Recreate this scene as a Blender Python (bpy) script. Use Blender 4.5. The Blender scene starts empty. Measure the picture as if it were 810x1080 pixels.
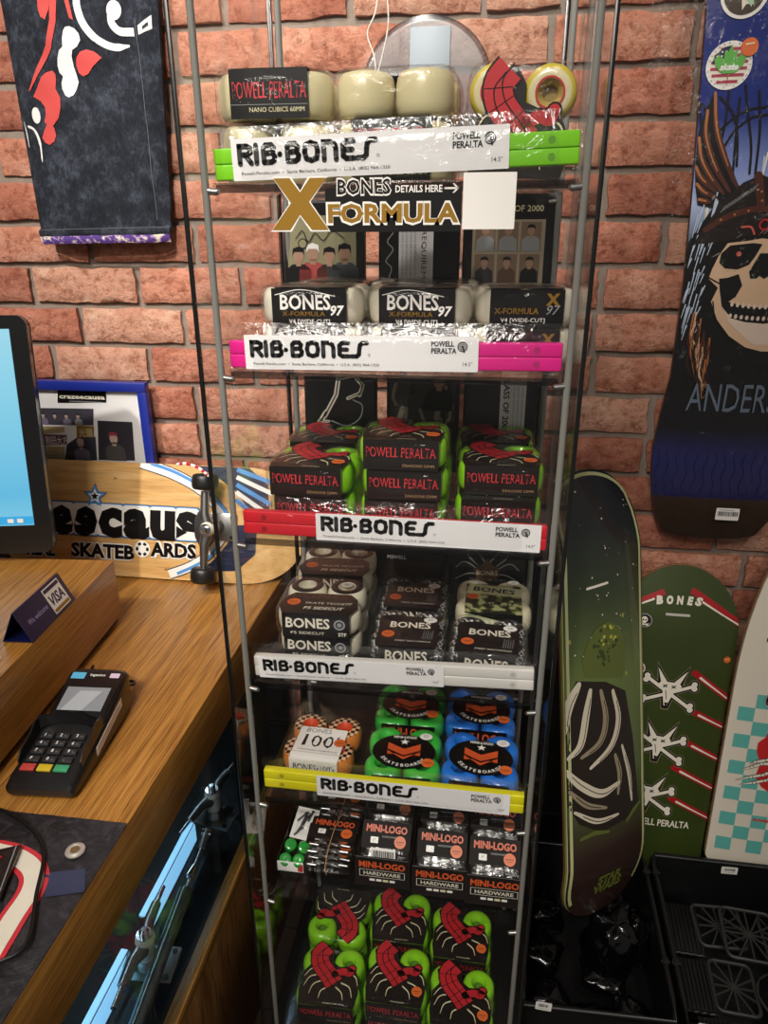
import bpy, bmesh, math, random
from mathutils import Vector, Matrix, noise
from mathutils.geometry import tessellate_polygon
R = math.radians
PI = math.pi
S = bpy.context.scene
COL = S.collection

# ------------------------------------------------------------------ camera
cam_d = bpy.data.cameras.new('camera')
cam = bpy.data.objects.new('camera', cam_d)
COL.objects.link(cam)
cam_d.sensor_fit = 'VERTICAL'
cam_d.sensor_height = 36.0
cam_d.lens = 25.0
cam_d.clip_start = 0.02
cam.location = (0, 0, 1.5)
cam.rotation_mode = 'XYZ'
cam.rotation_euler = (Matrix.Rotation(R(8.5), 4, 'Z') @ Matrix.Rotation(R(90 - 21.15), 4, 'X') @ Matrix.Rotation(R(-0.2), 4, 'Z')).to_euler()
S.camera = cam

# ------------------------------------------------------------------ world, lamps, exposure
W = bpy.data.worlds.new('shop_air')
S.world = W
W.use_nodes = True
W.node_tree.nodes['Background'].inputs[0].default_value = (1.0, 0.93, 0.86, 1)
W.node_tree.nodes['Background'].inputs[1].default_value = 0.16
S.view_settings.view_transform = 'Standard'
S.view_settings.look = 'None'
S.view_settings.gamma = 1
S.view_settings.use_curve_mapping = False
S.view_settings.exposure = 0.0
S.cycles.transparent_max_bounces = 40
S.cycles.max_bounces = 8
S.cycles.sample_clamp_indirect = 4.0


def spot(name, loc, target, power, ang, blend=0.5, rad=0.035, col=(1, 0.94, 0.87)):
    d = bpy.data.lights.new(name, 'SPOT')
    d.energy = power
    d.spot_size = R(ang)
    d.spot_blend = blend
    d.shadow_soft_size = rad
    d.color = col
    o = bpy.data.objects.new(name, d)
    COL.objects.link(o)
    o.location = loc
    o.rotation_euler = (Vector(target) - Vector(loc)).to_track_quat('-Z', 'Y').to_euler()
    return o


def area(name, loc, target, power, sx, sy, col=(1, 0.92, 0.82)):
    d = bpy.data.lights.new(name, 'AREA')
    d.shape = 'RECTANGLE'
    d.size = sx
    d.size_y = sy
    d.energy = power
    d.color = col
    o = bpy.data.objects.new(name, d)
    COL.objects.link(o)
    o.location = loc
    o.rotation_euler = (Vector(target) - Vector(loc)).to_track_quat('-Z', 'Y').to_euler()
    return o


spot('track_spot_left', (-1.15, -0.25, 2.75), (-0.75, 1.33, 1.6), 175, 50, 0.85)
spot('track_spot_middle', (-0.3, -0.5, 2.75), (-0.22, 1.1, 1.6), 78, 37, 0.85)
spot('track_spot_wall', (-0.3, 0.3, 2.9), (-0.25, 1.33, 1.75), 85, 46, 0.9)
spot('track_spot_case', (-0.25, -0.9, 2.6), (-0.14, 0.85, 0.85), 112, 28, 0.9)
spot('added_spot_boards', (0.75, -0.3, 2.75), (0.47, 1.12, 0.55), 46, 32, 0.9)  # unseen spot added to brighten the decks and bins at right
spot('track_spot_right', (0.95, 0.2, 2.85), (0.52, 1.33, 2.05), 36, 38, 0.5)
spot('track_spot_counter', (-0.55, 0.1, 2.75), (-0.5, 0.75, 0.85), 30, 50, 0.8)
area('soft_fill', (-0.6, -1.3, 2.95), (-0.1, 0.9, 1.0), 36, 1.3, 0.7)  # unseen soft fill, added to light the front faces

# ------------------------------------------------------------------ materials
MATS = {}


def lin(c):
    if isinstance(c, str):
        c = [int(c[i:i + 2], 16) / 255 for i in (0, 2, 4)]
    return tuple((x / 12.92 if x <= 0.04045 else ((x + 0.055) / 1.055) ** 2.4) for x in c) + (1,)


def nodes(name):
    m = bpy.data.materials.new(name)
    m.use_nodes = True
    nt = m.node_tree
    b = nt.nodes['Principled BSDF']
    MATS[name] = m
    return m, nt, b


def coords(nt, kind='Object', scale=(1, 1, 1), rot=(0, 0, 0)):
    t = nt.nodes.new('ShaderNodeTexCoord')
    mp = nt.nodes.new('ShaderNodeMapping')
    mp.inputs['Scale'].default_value = scale
    mp.inputs['Rotation'].default_value = rot
    nt.links.new(t.outputs[kind], mp.inputs[0])
    return mp.outputs[0]


def tex(nt, vec, scale, detail=4, rough=0.55, dist=0):
    n = nt.nodes.new('ShaderNodeTexNoise')
    n.inputs['Scale'].default_value = scale
    n.inputs['Detail'].default_value = detail
    n.inputs['Roughness'].default_value = rough
    n.inputs['Distortion'].default_value = dist
    nt.links.new(vec, n.inputs['Vector'])
    return n.outputs['Fac']


def ramp(nt, fac, stops, interp='LINEAR'):
    r = nt.nodes.new('ShaderNodeValToRGB')
    r.color_ramp.interpolation = interp
    el = r.color_ramp.elements
    while len(el) < len(stops):
        el.new(0.5)
    for e, (p, c) in zip(el, stops):
        e.position = p
        e.color = lin(c)
    nt.links.new(fac, r.inputs[0])
    return r.outputs[0]


def mixc(nt, fac, a, b, mode='MIX'):
    x = nt.nodes.new('ShaderNodeMix')
    x.data_type = 'RGBA'
    x.blend_type = mode
    for inp, v in ((x.inputs[0], fac), (x.inputs[6], a), (x.inputs[7], b)):
        if hasattr(v, 'links'):
            nt.links.new(v, inp)
        else:
            inp.default_value = v
    return x.outputs[2]


def bump(nt, b, h, strength=0.3, dist=0.002):
    n = nt.nodes.new('ShaderNodeBump')
    n.inputs['Strength'].default_value = strength
    n.inputs['Distance'].default_value = dist
    nt.links.new(h, n.inputs['Height'])
    nt.links.new(n.outputs[0], b.inputs['Normal'])


def flat(name, c, rough=0.5, metal=0, coat=0, spec=0.5, emit=0, var=0, vs=40, bmp=0, bs=200):
    if name in MATS:
        return MATS[name]
    m, nt, b = nodes(name)
    b.inputs['Base Color'].default_value = lin(c)
    b.inputs['Roughness'].default_value = rough
    b.inputs['Metallic'].default_value = metal
    b.inputs['Coat Weight'].default_value = coat
    b.inputs['Coat Roughness'].default_value = 0.08
    b.inputs['Specular IOR Level'].default_value = spec
    if emit:
        b.inputs['Emission Color'].default_value = lin(c)
        b.inputs['Emission Strength'].default_value = emit
    if var:
        v = coords(nt)
        f = tex(nt, v, vs)
        cc = lin(c)
        lo = tuple(x * (1 - var) for x in cc[:3]) + (1,)
        hi = tuple(min(1, x * (1 + var)) for x in cc[:3]) + (1,)
        nt.links.new(mixc(nt, f, lo, hi), b.inputs['Base Color'])
    if bmp:
        v = coords(nt)
        bump(nt, b, tex(nt, v, bs), bmp, 0.001)
    return m


def clear(name, tint=(1, 1, 1), refl=1.0, base=0.02, rough=0.02, bmp=0, bs=60, bd=0.002, stretch=(1, 1, 1)):
    """thin see-through sheet: what lies behind passes straight, the surface mirrors by Fresnel"""
    if name in MATS:
        return MATS[name]
    m = bpy.data.materials.new(name)
    MATS[name] = m
    m.use_nodes = True
    nt = m.node_tree
    nt.nodes.clear()
    out = nt.nodes.new('ShaderNodeOutputMaterial')
    tr = nt.nodes.new('ShaderNodeBsdfTransparent')
    tr.inputs[0].default_value = tuple(tint) + (1,)
    gl = nt.nodes.new('ShaderNodeBsdfGlossy')
    gl.inputs['Roughness'].default_value = rough
    fr = nt.nodes.new('ShaderNodeLayerWeight')
    fr.inputs['Blend'].default_value = 0.5
    pw = nt.nodes.new('ShaderNodeMath')
    pw.operation = 'POWER'
    pw.inputs[1].default_value = 5
    nt.links.new(fr.outputs['Facing'], pw.inputs[0])
    ma = nt.nodes.new('ShaderNodeMath')
    ma.operation = 'MULTIPLY_ADD'
    ma.use_clamp = True
    ma.inputs[1].default_value = refl
    ma.inputs[2].default_value = base
    nt.links.new(pw.outputs[0], ma.inputs[0])
    mx = nt.nodes.new('ShaderNodeMixShader')
    nt.links.new(ma.outputs[0], mx.inputs[0])
    nt.links.new(tr.outputs[0], mx.inputs[1])
    nt.links.new(gl.outputs[0], mx.inputs[2])
    nt.links.new(mx.outputs[0], out.inputs[0])
    if bmp:
        v = coords(nt, scale=stretch)
        n = nt.nodes.new('ShaderNodeBump')
        n.inputs['Strength'].default_value = bmp
        n.inputs['Distance'].default_value = bd
        nt.links.new(tex(nt, v, bs, 3, 0.6, 1.0), n.inputs['Height'])
        nt.links.new(n.outputs[0], gl.inputs['Normal'])
        nt.links.new(n.outputs[0], fr.inputs['Normal'])
    return m


def brick_mat(name, a, b_, c):
    m, nt, b = nodes(name)
    v = coords(nt)
    f1 = tex(nt, v, 17, 8, 0.68)
    f2 = tex(nt, v, 55, 8, 0.72)
    col = ramp(nt, f1, [(0.3, a), (0.52, b_), (0.72, c)])
    spk = ramp(nt, f2, [(0.27, '6e4a3c'), (0.4, 'c9b0a4'), (0.5, 'ffffff'), (0.64, 'ffffff'), (0.7, 'fff4ea')])
    nt.links.new(mixc(nt, 0.75, col, spk, 'MULTIPLY'), b.inputs['Base Color'])
    b.inputs['Roughness'].default_value = 0.78
    b.inputs['Specular IOR Level'].default_value = 0.25
    mm = nt.nodes.new('ShaderNodeMath')
    mm.operation = 'ADD'
    nt.links.new(f2, mm.inputs[0])
    nt.links.new(tex(nt, v, 35, 6, 0.7), mm.inputs[1])
    bump(nt, b, mm.outputs[0], 0.9, 0.008)
    return m


BRICKS = [brick_mat('brick_orange', 'b0715a', 'c3876f', 'd6a68f'), brick_mat('brick_red', 'a05f4c', 'b5755f', 'c98f7a'),
          brick_mat('brick_pale', 'b8806a', 'c9977f', 'd9b39c'), brick_mat('brick_deep', '93594a', 'aa6d58', 'c4907a')]
MORTAR = flat('mortar', '83766b', 0.9, var=0.25, vs=60, bmp=0.8, bs=220)


def wood_mat(name, a, b_, c, along=(14, 1.0, 14), rough=0.38, coat=0.15, lines=0.8):
    m, nt, b = nodes(name)
    v = coords(nt, scale=along)
    f = tex(nt, v, 5, 6, 0.62, 0.15)
    v2 = coords(nt, scale=tuple(x * 3.0 if x > 2 else x * 1.5 for x in along))
    g = tex(nt, v2, 9, 4, 0.65, 0.1)
    col = ramp(nt, f, [(0.3, a), (0.5, b_), (0.68, c)])
    ln = ramp(nt, g, [(0.36, '7a5226'), (0.5, 'f0e4d4'), (0.6, 'ffffff')])
    nt.links.new(mixc(nt, lines, col, ln, 'MULTIPLY'), b.inputs['Base Color'])
    b.inputs['Roughness'].default_value = rough
    b.inputs['Coat Weight'].default_value = coat
    b.inputs['Coat Roughness'].default_value = 0.25
    bump(nt, b, g, 0.12, 0.001)
    return m


OAK = wood_mat('counter_oak', '9a6c2e', 'b8843c', 'c6934a', (26, 0.8, 26))
OAKD = wood_mat('cabinet_oak', '8a5c30', '9d6d3c', 'a97a48', (10, 10, 1.0), 0.5, 0.0)
MAPLE = wood_mat('deck_maple', 'c79a5c', 'd9ad6e', 'e2bd84', (1.0, 9, 9), 0.35, 0.3, 0.25)

BLK = flat('black_print', '0b0a0a', 0.32, coat=0.25)
BLKM = flat('black_matte', '0a0a0a', 0.6)
BLKP = flat('black_plastic', '0d0d0e', 0.4, spec=0.45)
BLKG = flat('black_gloss_film', '060607', 0.16, bmp=0.25, bs=70)
WHT = flat('white_print', 'ebe8e2', 0.4)
PAPER = flat('card_paper', 'e6e4e4', 0.42, coat=0.2)
GREYI = flat('grey_print', '8f9091', 0.45)
DGREY = flat('dark_print', '2b2a2b', 0.45)
RED = flat('claw_red', 'b3222a', 0.4)
REDD = flat('lettering_red', 'c8323c', 0.4)
CREAM = flat('talon_cream', 'd8cfa6', 0.45)
ORG = flat('sticker_orange', 'd9682c', 0.45)
ORGD = flat('logo_orange', 'd2572a', 0.45)
BRN = flat('print_brown', '59402f', 0.45)
GOLD = flat('print_gold', '9a7426', 0.38, metal=0.35)
SKIN = flat('print_skin', 'a58069', 0.5)
LIME = flat('wheel_lime', '86c81e', 0.3, coat=0.4)
IVORY = flat('wheel_ivory', 'd9d3b4', 0.34, coat=0.35)
WCREAM = flat('wheel_cream', 'cfc39a', 0.3, coat=0.4)
MINT = flat('wheel_green', '39b23e', 0.3, coat=0.4)
BLUE = flat('wheel_blue', '1f6fd0', 0.3, coat=0.4)
WORG = flat('wheel_orange', 'd8803a', 0.35, coat=0.3)
HOLE = flat('wheel_core', '3a372e', 0.6)
STEEL = flat('steel', 'a9a8a6', 0.32, metal=1.0, bmp=0.1, bs=120)
CHROME = flat('chrome', 'd5d6d8', 0.14, metal=1.0)
BWHT = flat('bone_white', 'e3dccb', 0.42)
OLIVE = flat('deck_olive', '36421a', 0.3, coat=0.3, var=0.2, vs=9)
DRED = flat('stripe_red', 'a3161f', 0.38)
TEAL = flat('check_teal', '5fb0a8', 0.38)
OFFW = flat('deck_cream', 'ddd4c4', 0.36, coat=0.2)
RUB = flat('wheel_black', '171717', 0.4)
SKY = flat('swoosh_blue', '4f8fd0', 0.4)
NAVY = flat('outline_navy', '1a2340', 0.4)

GLASS = clear('case_glass', (0.993, 0.997, 0.996), 0.8, 0.018)
ACRYL = clear('acrylic_shelf', (0.98, 0.985, 0.985), 0.9, 0.025, 0.06, 0.15, 30)
ROD = flat('acrylic_post', '807f79', 0.22, spec=0.8, coat=0.5)
WRAP = clear('shrink_wrap_film', (0.995, 0.995, 0.995), 0.75, 0.03, 0.1, 0.55, 55, 0.004)
BAG = clear('poly_bag_film', (0.99, 0.99, 0.99), 0.8, 0.06, 0.14, 0.6, 48, 0.005)
SMOKE = clear('smoke_film', (0.5, 0.5, 0.5), 0.9, 0.03, 0.12, 0.6, 40)


def reaper_mat():
    m, nt, b = nodes('wheel_reaper')
    v = coords(nt)
    f = tex(nt, v, 130, 5, 0.75, 1.5)
    nt.links.new(ramp(nt, f, [(0.52, '0d0d0d'), (0.58, 'd0cfcb')]), b.inputs['Base Color'])
    b.inputs['Roughness'].default_value = 0.3
    b.inputs['Coat Weight'].default_value = 0.4
    return m


REAP = reaper_mat()


def checker_face():
    m, nt, b = nodes('wheel_checks')
    v = coords(nt)
    c = nt.nodes.new('ShaderNodeTexChecker')
    c.inputs['Scale'].default_value = 170
    c.inputs['Color1'].default_value = lin('15110e')
    c.inputs['Color2'].default_value = lin('e0b48c')
    nt.links.new(v, c.inputs['Vector'])
    nt.links.new(c.outputs[0], b.inputs['Base Color'])
    b.inputs['Roughness'].default_value = 0.35
    return m


CHK = checker_face()


def camo_mat():
    m, nt, b = nodes('label_camo')
    f = tex(nt, coords(nt), 75, 1, 0.4)
    nt.links.new(ramp(nt, f, [(0.42, '20241a'), (0.47, '556030'), (0.56, 'a8a878')], 'CONSTANT'), b.inputs['Base Color'])
    b.inputs['Roughness'].default_value = 0.4
    return m


CAMO = camo_mat()


def star_deck():
    m, nt, b = nodes('deck_starfield')
    t = nt.nodes.new('ShaderNodeTexCoord')
    sp = nt.nodes.new('ShaderNodeSeparateXYZ')
    nt.links.new(t.outputs['Object'], sp.inputs[0])
    col = ramp(nt, sp.outputs[1], [(0.0, '2c1d18'), (0.14, '332420'), (0.28, '4b5a2a'), (0.45, '5c6b34'), (0.6, '303c22'), (0.72, '1d2222'), (0.8, '232528')])
    nt.links.new(col, b.inputs['Base Color'])
    b.inputs['Roughness'].default_value = 0.24
    b.inputs['Coat Weight'].default_value = 0.5
    return m


def night_deck():
    m, nt, b = nodes('deck_night_sky')
    t = nt.nodes.new('ShaderNodeTexCoord')
    sp = nt.nodes.new('ShaderNodeSeparateXYZ')
    nt.links.new(t.outputs['Object'], sp.inputs[0])
    col = ramp(nt, sp.outputs[1], [(0.0, '2e2119'), (0.082, '35261c'), (0.084, '191a4c'), (0.16, '1b1c58'), (0.21, '08080d'), (0.3, '060608'),
                                   (0.5, '0c1024'), (0.57, 'a4b4d4'), (0.62, '7f90c8'), (0.69, '20307c'), (0.9, '17256e')])
    nt.links.new(col, b.inputs['Base Color'])
    b.inputs['Roughness'].default_value = 0.26
    b.inputs['Coat Weight'].default_value = 0.4
    return m


STARD = star_deck()
NIGHT = night_deck()


def denim_mat():
    m, nt, b = nodes('black_denim')
    v = coords(nt)
    f = tex(nt, v, 26, 8, 0.75)
    g = tex(nt, coords(nt, scale=(1, 1, 0.25)), 420, 3, 0.7)
    col = ramp(nt, f, [(0.3, '111318'), (0.5, '232730'), (0.7, '4a505c')])
    nt.links.new(mixc(nt, 0.6, col, ramp(nt, g, [(0.35, '555a66'), (0.62, 'ffffff')]), 'MULTIPLY'), b.inputs['Base Color'])
    b.inputs['Roughness'].default_value = 0.85
    b.inputs['Specular IOR Level'].default_value = 0.2
    bump(nt, b, g, 0.4, 0.001)
    return m


DENIM = denim_mat()


def floral_mat():
    m, nt, b = nodes('floral_lining')
    f = tex(nt, coords(nt), 85, 2, 0.5)
    nt.links.new(ramp(nt, f, [(0.4, '5c3f8e'), (0.52, 'a98fb8'), (0.6, 'e6dcc8'), (0.7, '7c4a86')], 'CONSTANT'), b.inputs['Base Color'])
    b.inputs['Roughness'].default_value = 0.8
    return m


FLORAL = floral_mat()


# ------------------------------------------------------------------ mesh builder
EPS = 0.00028
GL = {}


def glyphs(s, bold=0.0, shear=0.0, res=2):
    k = (s, bold, shear, res)
    if k not in GL:
        cu = bpy.data.curves.new('glyphs', 'FONT')
        cu.body = s
        cu.size = 1
        cu.offset = bold
        cu.shear = shear
        cu.resolution_u = res
        o = bpy.data.objects.new('glyphs', cu)
        me = bpy.data.meshes.new_from_object(o)
        vs = [(v.co.x, v.co.y) for v in me.vertices]
        fs = [tuple(p.vertices) for p in me.polygons]
        bpy.data.objects.remove(o)
        bpy.data.curves.remove(cu)
        bpy.data.meshes.remove(me)
        GL[k] = (vs, fs)
    return GL[k]


def plane(o, ux, uy, eps=EPS):
    o = Vector(o)
    ux = Vector(ux)
    uy = Vector(uy)
    n = ux.cross(uy).normalized()
    return lambda x, y, l=0: o + ux * x + uy * y + n * (l * eps)


class MB:
    clip = None

    def __init__(s):
        s.bm = bmesh.new()
        s.mats = []

    def mi(s, m):
        if m not in s.mats:
            s.mats.append(m)
        return s.mats.index(m)

    def raw(s, vs, fs, m, X=None):
        i = s.mi(m)
        bv = [s.bm.verts.new((X @ Vector(v)) if X else v) for v in vs]
        for f in fs:
            try:
                fc = s.bm.faces.new([bv[k] for k in f])
                fc.material_index = i
            except ValueError:
                pass
        return bv

    def box(s, c, d, m, r=0.0, X=None, seg=2):
        b2 = bmesh.new()
        bmesh.ops.create_cube(b2, size=1)
        for v in b2.verts:
            v.co = Vector((v.co.x * d[0], v.co.y * d[1], v.co.z * d[2]))
        if r > 0:
            bmesh.ops.bevel(b2, geom=list(b2.edges), offset=min(r, min(d) * 0.49), segments=seg, affect='EDGES', profile=0.5)
        b2.verts.index_update()
        vs = [Vector(c) + v.co for v in b2.verts]
        fs = [[v.index for v in f.verts] for f in b2.faces]
        b2.free()
        s.raw(vs, fs, m, X)

    def lathe(s, prof, m, seg=24, X=None):
        """prof: (r, z, material or None)"""
        rings = []
        for p in prof:
            r, z = p[0], p[1]
            ring = [s.bm.verts.new((X @ Vector((r * math.cos(2 * PI * k / seg), r * math.sin(2 * PI * k / seg), z))) if X else
                                   (r * math.cos(2 * PI * k / seg), r * math.sin(2 * PI * k / seg), z)) for k in range(seg)]
            rings.append(ring)
        for j in range(len(prof) - 1):
            mm = prof[j][2] if len(prof[j]) > 2 and prof[j][2] else m
            i = s.mi(mm)
            for k in range(seg):
                a, b = rings[j], rings[j + 1]
                f = s.bm.faces.new((a[k], b[k], b[(k + 1) % seg], a[(k + 1) % seg]))
                f.material_index = i
        for ring, flip in ((rings[0], False), (rings[-1], True)):
            try:
                f = s.bm.faces.new(ring if not flip else ring[::-1])
                f.material_index = s.mi(prof[0][2] if (not flip and len(prof[0]) > 2 and prof[0][2]) else m)
            except ValueError:
                pass

    def tube(s, pts, r, m, seg=8, closed=False, X=None, caps=True):
        pts = [Vector(p) for p in pts]
        n = len(pts)
        rings = []
        up = Vector((0, 0, 1))
        prev = None
        for i, p in enumerate(pts):
            if closed:
                t = (pts[(i + 1) % n] - pts[i - 1]).normalized()
            else:
                t = (pts[min(i + 1, n - 1)] - pts[max(i - 1, 0)]).normalized()
            if prev is None:
                a = t.cross(up)
                if a.length < 1e-3:
                    a = t.cross(Vector((1, 0, 0)))
            else:
                a = prev - t * prev.dot(t)
            a.normalize()
            prev = a
            b = t.cross(a)
            rr = r[i] if isinstance(r, (list, tuple)) else r
            rings.append([p + (a * math.cos(2 * PI * k / seg) + b * math.sin(2 * PI * k / seg)) * rr for k in range(seg)])
        vs = [v for ring in rings for v in ring]
        fs = []
        for i in range(n if closed else n - 1):
            j = (i + 1) % n
            for k in range(seg):
                fs.append((i * seg + k, i * seg + (k + 1) % seg, j * seg + (k + 1) % seg, j * seg + k))
        if caps and not closed:
            fs.append(tuple(range(seg))[::-1])
            fs.append(tuple((n - 1) * seg + k for k in range(seg)))
        s.raw(vs, fs, m, X)

    def cyl(s, p0, p1, r, m, seg=16, X=None):
        s.tube([p0, p1], r, m, seg, X=X)

    def grid(s, nu, nv, fn, m, X=None, wrapu=False, flip=False):
        vs = [fn(i / (nu if wrapu else nu - 1), j / (nv - 1)) for j in range(nv) for i in range(nu)]
        fs = []
        for j in range(nv - 1):
            for i in range(nu if wrapu else nu - 1):
                a = j * nu + i
                b = j * nu + (i + 1) % nu
                f = (a, b, b + nu, a + nu)
                fs.append(f[::-1] if flip else f)
        s.raw(vs, fs, m, X)

    def prism(s, pts, h, m, f, side=None):
        """polygon pts in the plane map f, thickness h along its normal, front face outward"""
        n = len(pts)
        nrm = (f(0, 0, 1) - f(0, 0, 0)).normalized()
        lo = [f(x, y) for x, y in pts]
        hi = [p + nrm * h for p in lo]
        tri = tessellate_polygon([[Vector((x, y, 0)) for x, y in pts]])
        area2 = sum(pts[i][0] * pts[(i + 1) % n][1] - pts[(i + 1) % n][0] * pts[i][1] for i in range(n))
        fs = []
        for t in tri:
            fs.append(tuple(k + n for k in t))
            fs.append(tuple(t)[::-1])
        sd = []
        for i in range(n):
            j = (i + 1) % n
            sd.append((i, j, j + n, i + n) if area2 > 0 else (j, i, i + n, j + n))
        vs = lo + hi
        bv = s.raw(vs, fs, m)
        i2 = s.mi(side or m)
        for q in sd:
            try:
                fc = s.bm.faces.new([bv[k] for k in q])
                fc.material_index = i2
            except ValueError:
                pass

    # ---- flat ink
    def tris(s, pts, tl, m, f, l=1, sub=None):
        P = [tuple(p[:2]) for p in pts]
        T = [tuple(t) for t in tl]
        if s.clip and not sub:
            sub = 0.03
        if sub:
            out = []
            st = list(T)
            cache = {}
            clip = s.clip
            while st:
                t = st.pop()
                lim = sub
                if clip:
                    ins = [clip(*P[q]) for q in t]
                    if not any(ins):
                        lim = min(sub, 0.01)
                    elif not all(ins):
                        lim = 0.0025
                e = [(math.dist(P[t[k]], P[t[(k + 1) % 3]]), k) for k in range(3)]
                L, k = max(e)
                if L <= lim:
                    if not clip or clip(sum(P[q][0] for q in t) / 3, sum(P[q][1] for q in t) / 3):
                        out.append(t)
                    continue
                a, b, c = t[k], t[(k + 1) % 3], t[(k + 2) % 3]
                key = (min(a, b), max(a, b))
                if key not in cache:
                    P.append(((P[a][0] + P[b][0]) / 2, (P[a][1] + P[b][1]) / 2))
                    cache[key] = len(P) - 1
                mdx = cache[key]
                st.append((a, mdx, c))
                st.append((mdx, b, c))
            T = out
        s.raw([f(x, y, l) for x, y in P], T, m)

    def poly(s, pts, m, f, l=1, sub=None):
        tl = tessellate_polygon([[Vector((p[0], p[1], 0)) for p in pts]])
        s.tris(pts, tl, m, f, l, sub)

    def disc(s, c, r, m, f, l=1, ry=None, n=20, sub=None, a=0):
        ry = r if ry is None else ry
        ca, sa = math.cos(a), math.sin(a)
        pts = []
        for k in range(n):
            x, y = r * math.cos(2 * PI * k / n), ry * math.sin(2 * PI * k / n)
            pts.append((c[0] + x * ca - y * sa, c[1] + x * sa + y * ca))
        s.poly(pts, m, f, l, sub)

    def ring(s, c, r0, r1, m, f, l=1, n=24, asp=1.0):
        pts = []
        for k in range(n):
            a = 2 * PI * k / n
            pts.append((c[0] + r0 * math.cos(a), c[1] + r0 * asp * math.sin(a)))
        for k in range(n):
            a = 2 * PI * k / n
            pts.append((c[0] + r1 * math.cos(a), c[1] + r1 * asp * math.sin(a)))
        tl = []
        for k in range(n):
            j = (k + 1) % n
            tl += [(k, n + k, n + j), (k, n + j, j)]
        s.tris(pts, tl, m, f, l)

    def stroke(s, pts, w, m, f, l=1, closed=False, cap=True, sub=None):
        pts = [Vector((p[0], p[1])) for p in pts]
        n = len(pts)
        ws = list(w) if isinstance(w, (list, tuple)) else [w] * n
        if closed:
            pts = pts + [pts[0]]
            ws = ws + [ws[0]]
            n += 1
        # mitred ribbon
        L, Rr = [], []
        for i in range(n):
            d0 = (pts[i] - pts[i - 1]).normalized() if i > 0 else None
            d1 = (pts[i + 1] - pts[i]).normalized() if i < n - 1 else None
            if d0 is None:
                d0 = (pts[0] - pts[-2]).normalized() if closed else d1
            if d1 is None:
                d1 = (pts[1] - pts[0]).normalized() if closed else d0
            t = (d0 + d1)
            t = t.normalized() if t.length > 1e-6 else d0
            nn = Vector((-t.y, t.x))
            k = max(0.45, abs(nn.dot(Vector((-d0.y, d0.x)))))
            o = nn * (ws[i] / 2 / k)
            L.append(pts[i] + o)
            Rr.append(pts[i] - o)
        P = [(p.x, p.y) for p in L + Rr]
        tl = []
        for i in range(n - 1):
            tl += [(n + i, n + i + 1, i + 1), (n + i, i + 1, i)]
        s.tris(P, tl, m, f, l, sub)
        if cap and not closed:
            for i in (0, n - 1):
                if ws[i] > 1e-5:
                    s.disc((pts[i].x, pts[i].y), ws[i] / 2, m, f, l, n=10)

    def text(s, st, x, y, h, m, f, l=1, al='l', w=None, bold=0.0, shear=0.0, rot=0.0, sub=None, mirror=False, jag=0.0, res=2):
        """cap height h, optional total width w, baseline at y"""
        vs, fs = glyphs(st, bold, shear, res)
        if not vs:
            return 0
        x0 = min(v[0] for v in vs)
        x1 = max(v[0] for v in vs)
        k = h / 0.729
        kx = k if w is None else w / (x1 - x0)
        W_ = (x1 - x0) * kx
        ox = {'l': 0, 'c': -W_ / 2, 'r': -W_}[al]
        ca, sa = math.cos(rot), math.sin(rot)
        P = []
        rnd = random.Random(len(st))
        for vx, vy in vs:
            a = (vx - x0) * kx + ox
            if mirror:
                a = 2 * ox + W_ - a
            b = vy * k
            if jag:
                a += rnd.uniform(-jag, jag)
                b += rnd.uniform(-jag, jag)
            P.append((x + a * ca - b * sa, y + a * sa + b * ca))
        F = [fc[::-1] for fc in fs] if mirror else fs
        if sub:
            tl = []
            for fc in F:
                for q in range(1, len(fc) - 1):
                    tl.append((fc[0], fc[q], fc[q + 1]))
            s.tris(P, tl, m, f, l, sub)
        else:
            s.raw([f(a, b, l) for a, b in P], F, m)
        return W_

    def mesh(s, name, sharp=38):
        me = bpy.data.meshes.new(name)
        s.bm.normal_update()
        s.bm.to_mesh(me)
        s.bm.free()
        for m in s.mats:
            me.materials.append(m)
        me.polygons.foreach_set('use_smooth', [True] * len(me.polygons))
        me.set_sharp_from_angle(angle=R(sharp))
        me.update()
        return me

    def build(s, name, parent=None, loc=None, sharp=38):
        return link(name, s.mesh(name, sharp), parent, loc)


def link(name, me, parent=None, loc=None, X=None):
    o = bpy.data.objects.new(name, me)
    COL.objects.link(o)
    if parent:
        o.parent = parent
    if loc:
        o.location = loc
    if X is not None:
        o.matrix_local = X
    return o


def tag(o, label, cat, group=None, kind=None):
    o['label'] = label
    o['category'] = cat
    if group:
        o['group'] = group
    if kind:
        o['kind'] = kind
    return o


def thing(name, label, cat, loc=(0, 0, 0), rz=0.0, group=None):
    o = bpy.data.objects.new(name, None)
    o.empty_display_size = 0.03
    COL.objects.link(o)
    o.location = loc
    o.rotation_euler = (0, 0, rz)
    return tag(o, label, cat, group)


def struct(o):
    o['kind'] = 'structure'
    return o


def dup(root, label, loc, rz=0.0, group=None, rot=None):
    r = root.copy()
    COL.objects.link(r)
    r.location = loc
    r.rotation_euler = rot if rot else (0, 0, rz)
    r['label'] = label
    if group:
        r['group'] = group
    for ch in list(root.children):
        c = ch.copy()
        COL.objects.link(c)
        c.parent = r
        for g in list(ch.children):
            d = g.copy()
            COL.objects.link(d)
            d.parent = c
    return r


def rrect(x0, y0, x1, y1, r, n=4):
    pts = []
    for cx, cy, a0 in ((x1 - r, y1 - r, 0), (x0 + r, y1 - r, 90), (x0 + r, y0 + r, 180), (x1 - r, y0 + r, 270)):
        for k in range(n + 1):
            a = R(a0 + 90 * k / n)
            pts.append((cx + r * math.cos(a), cy + r * math.sin(a)))
    return pts


def rect(x0, y0, x1, y1):
    return [(x0, y0), (x1, y0), (x1, y1), (x0, y1)]


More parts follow.
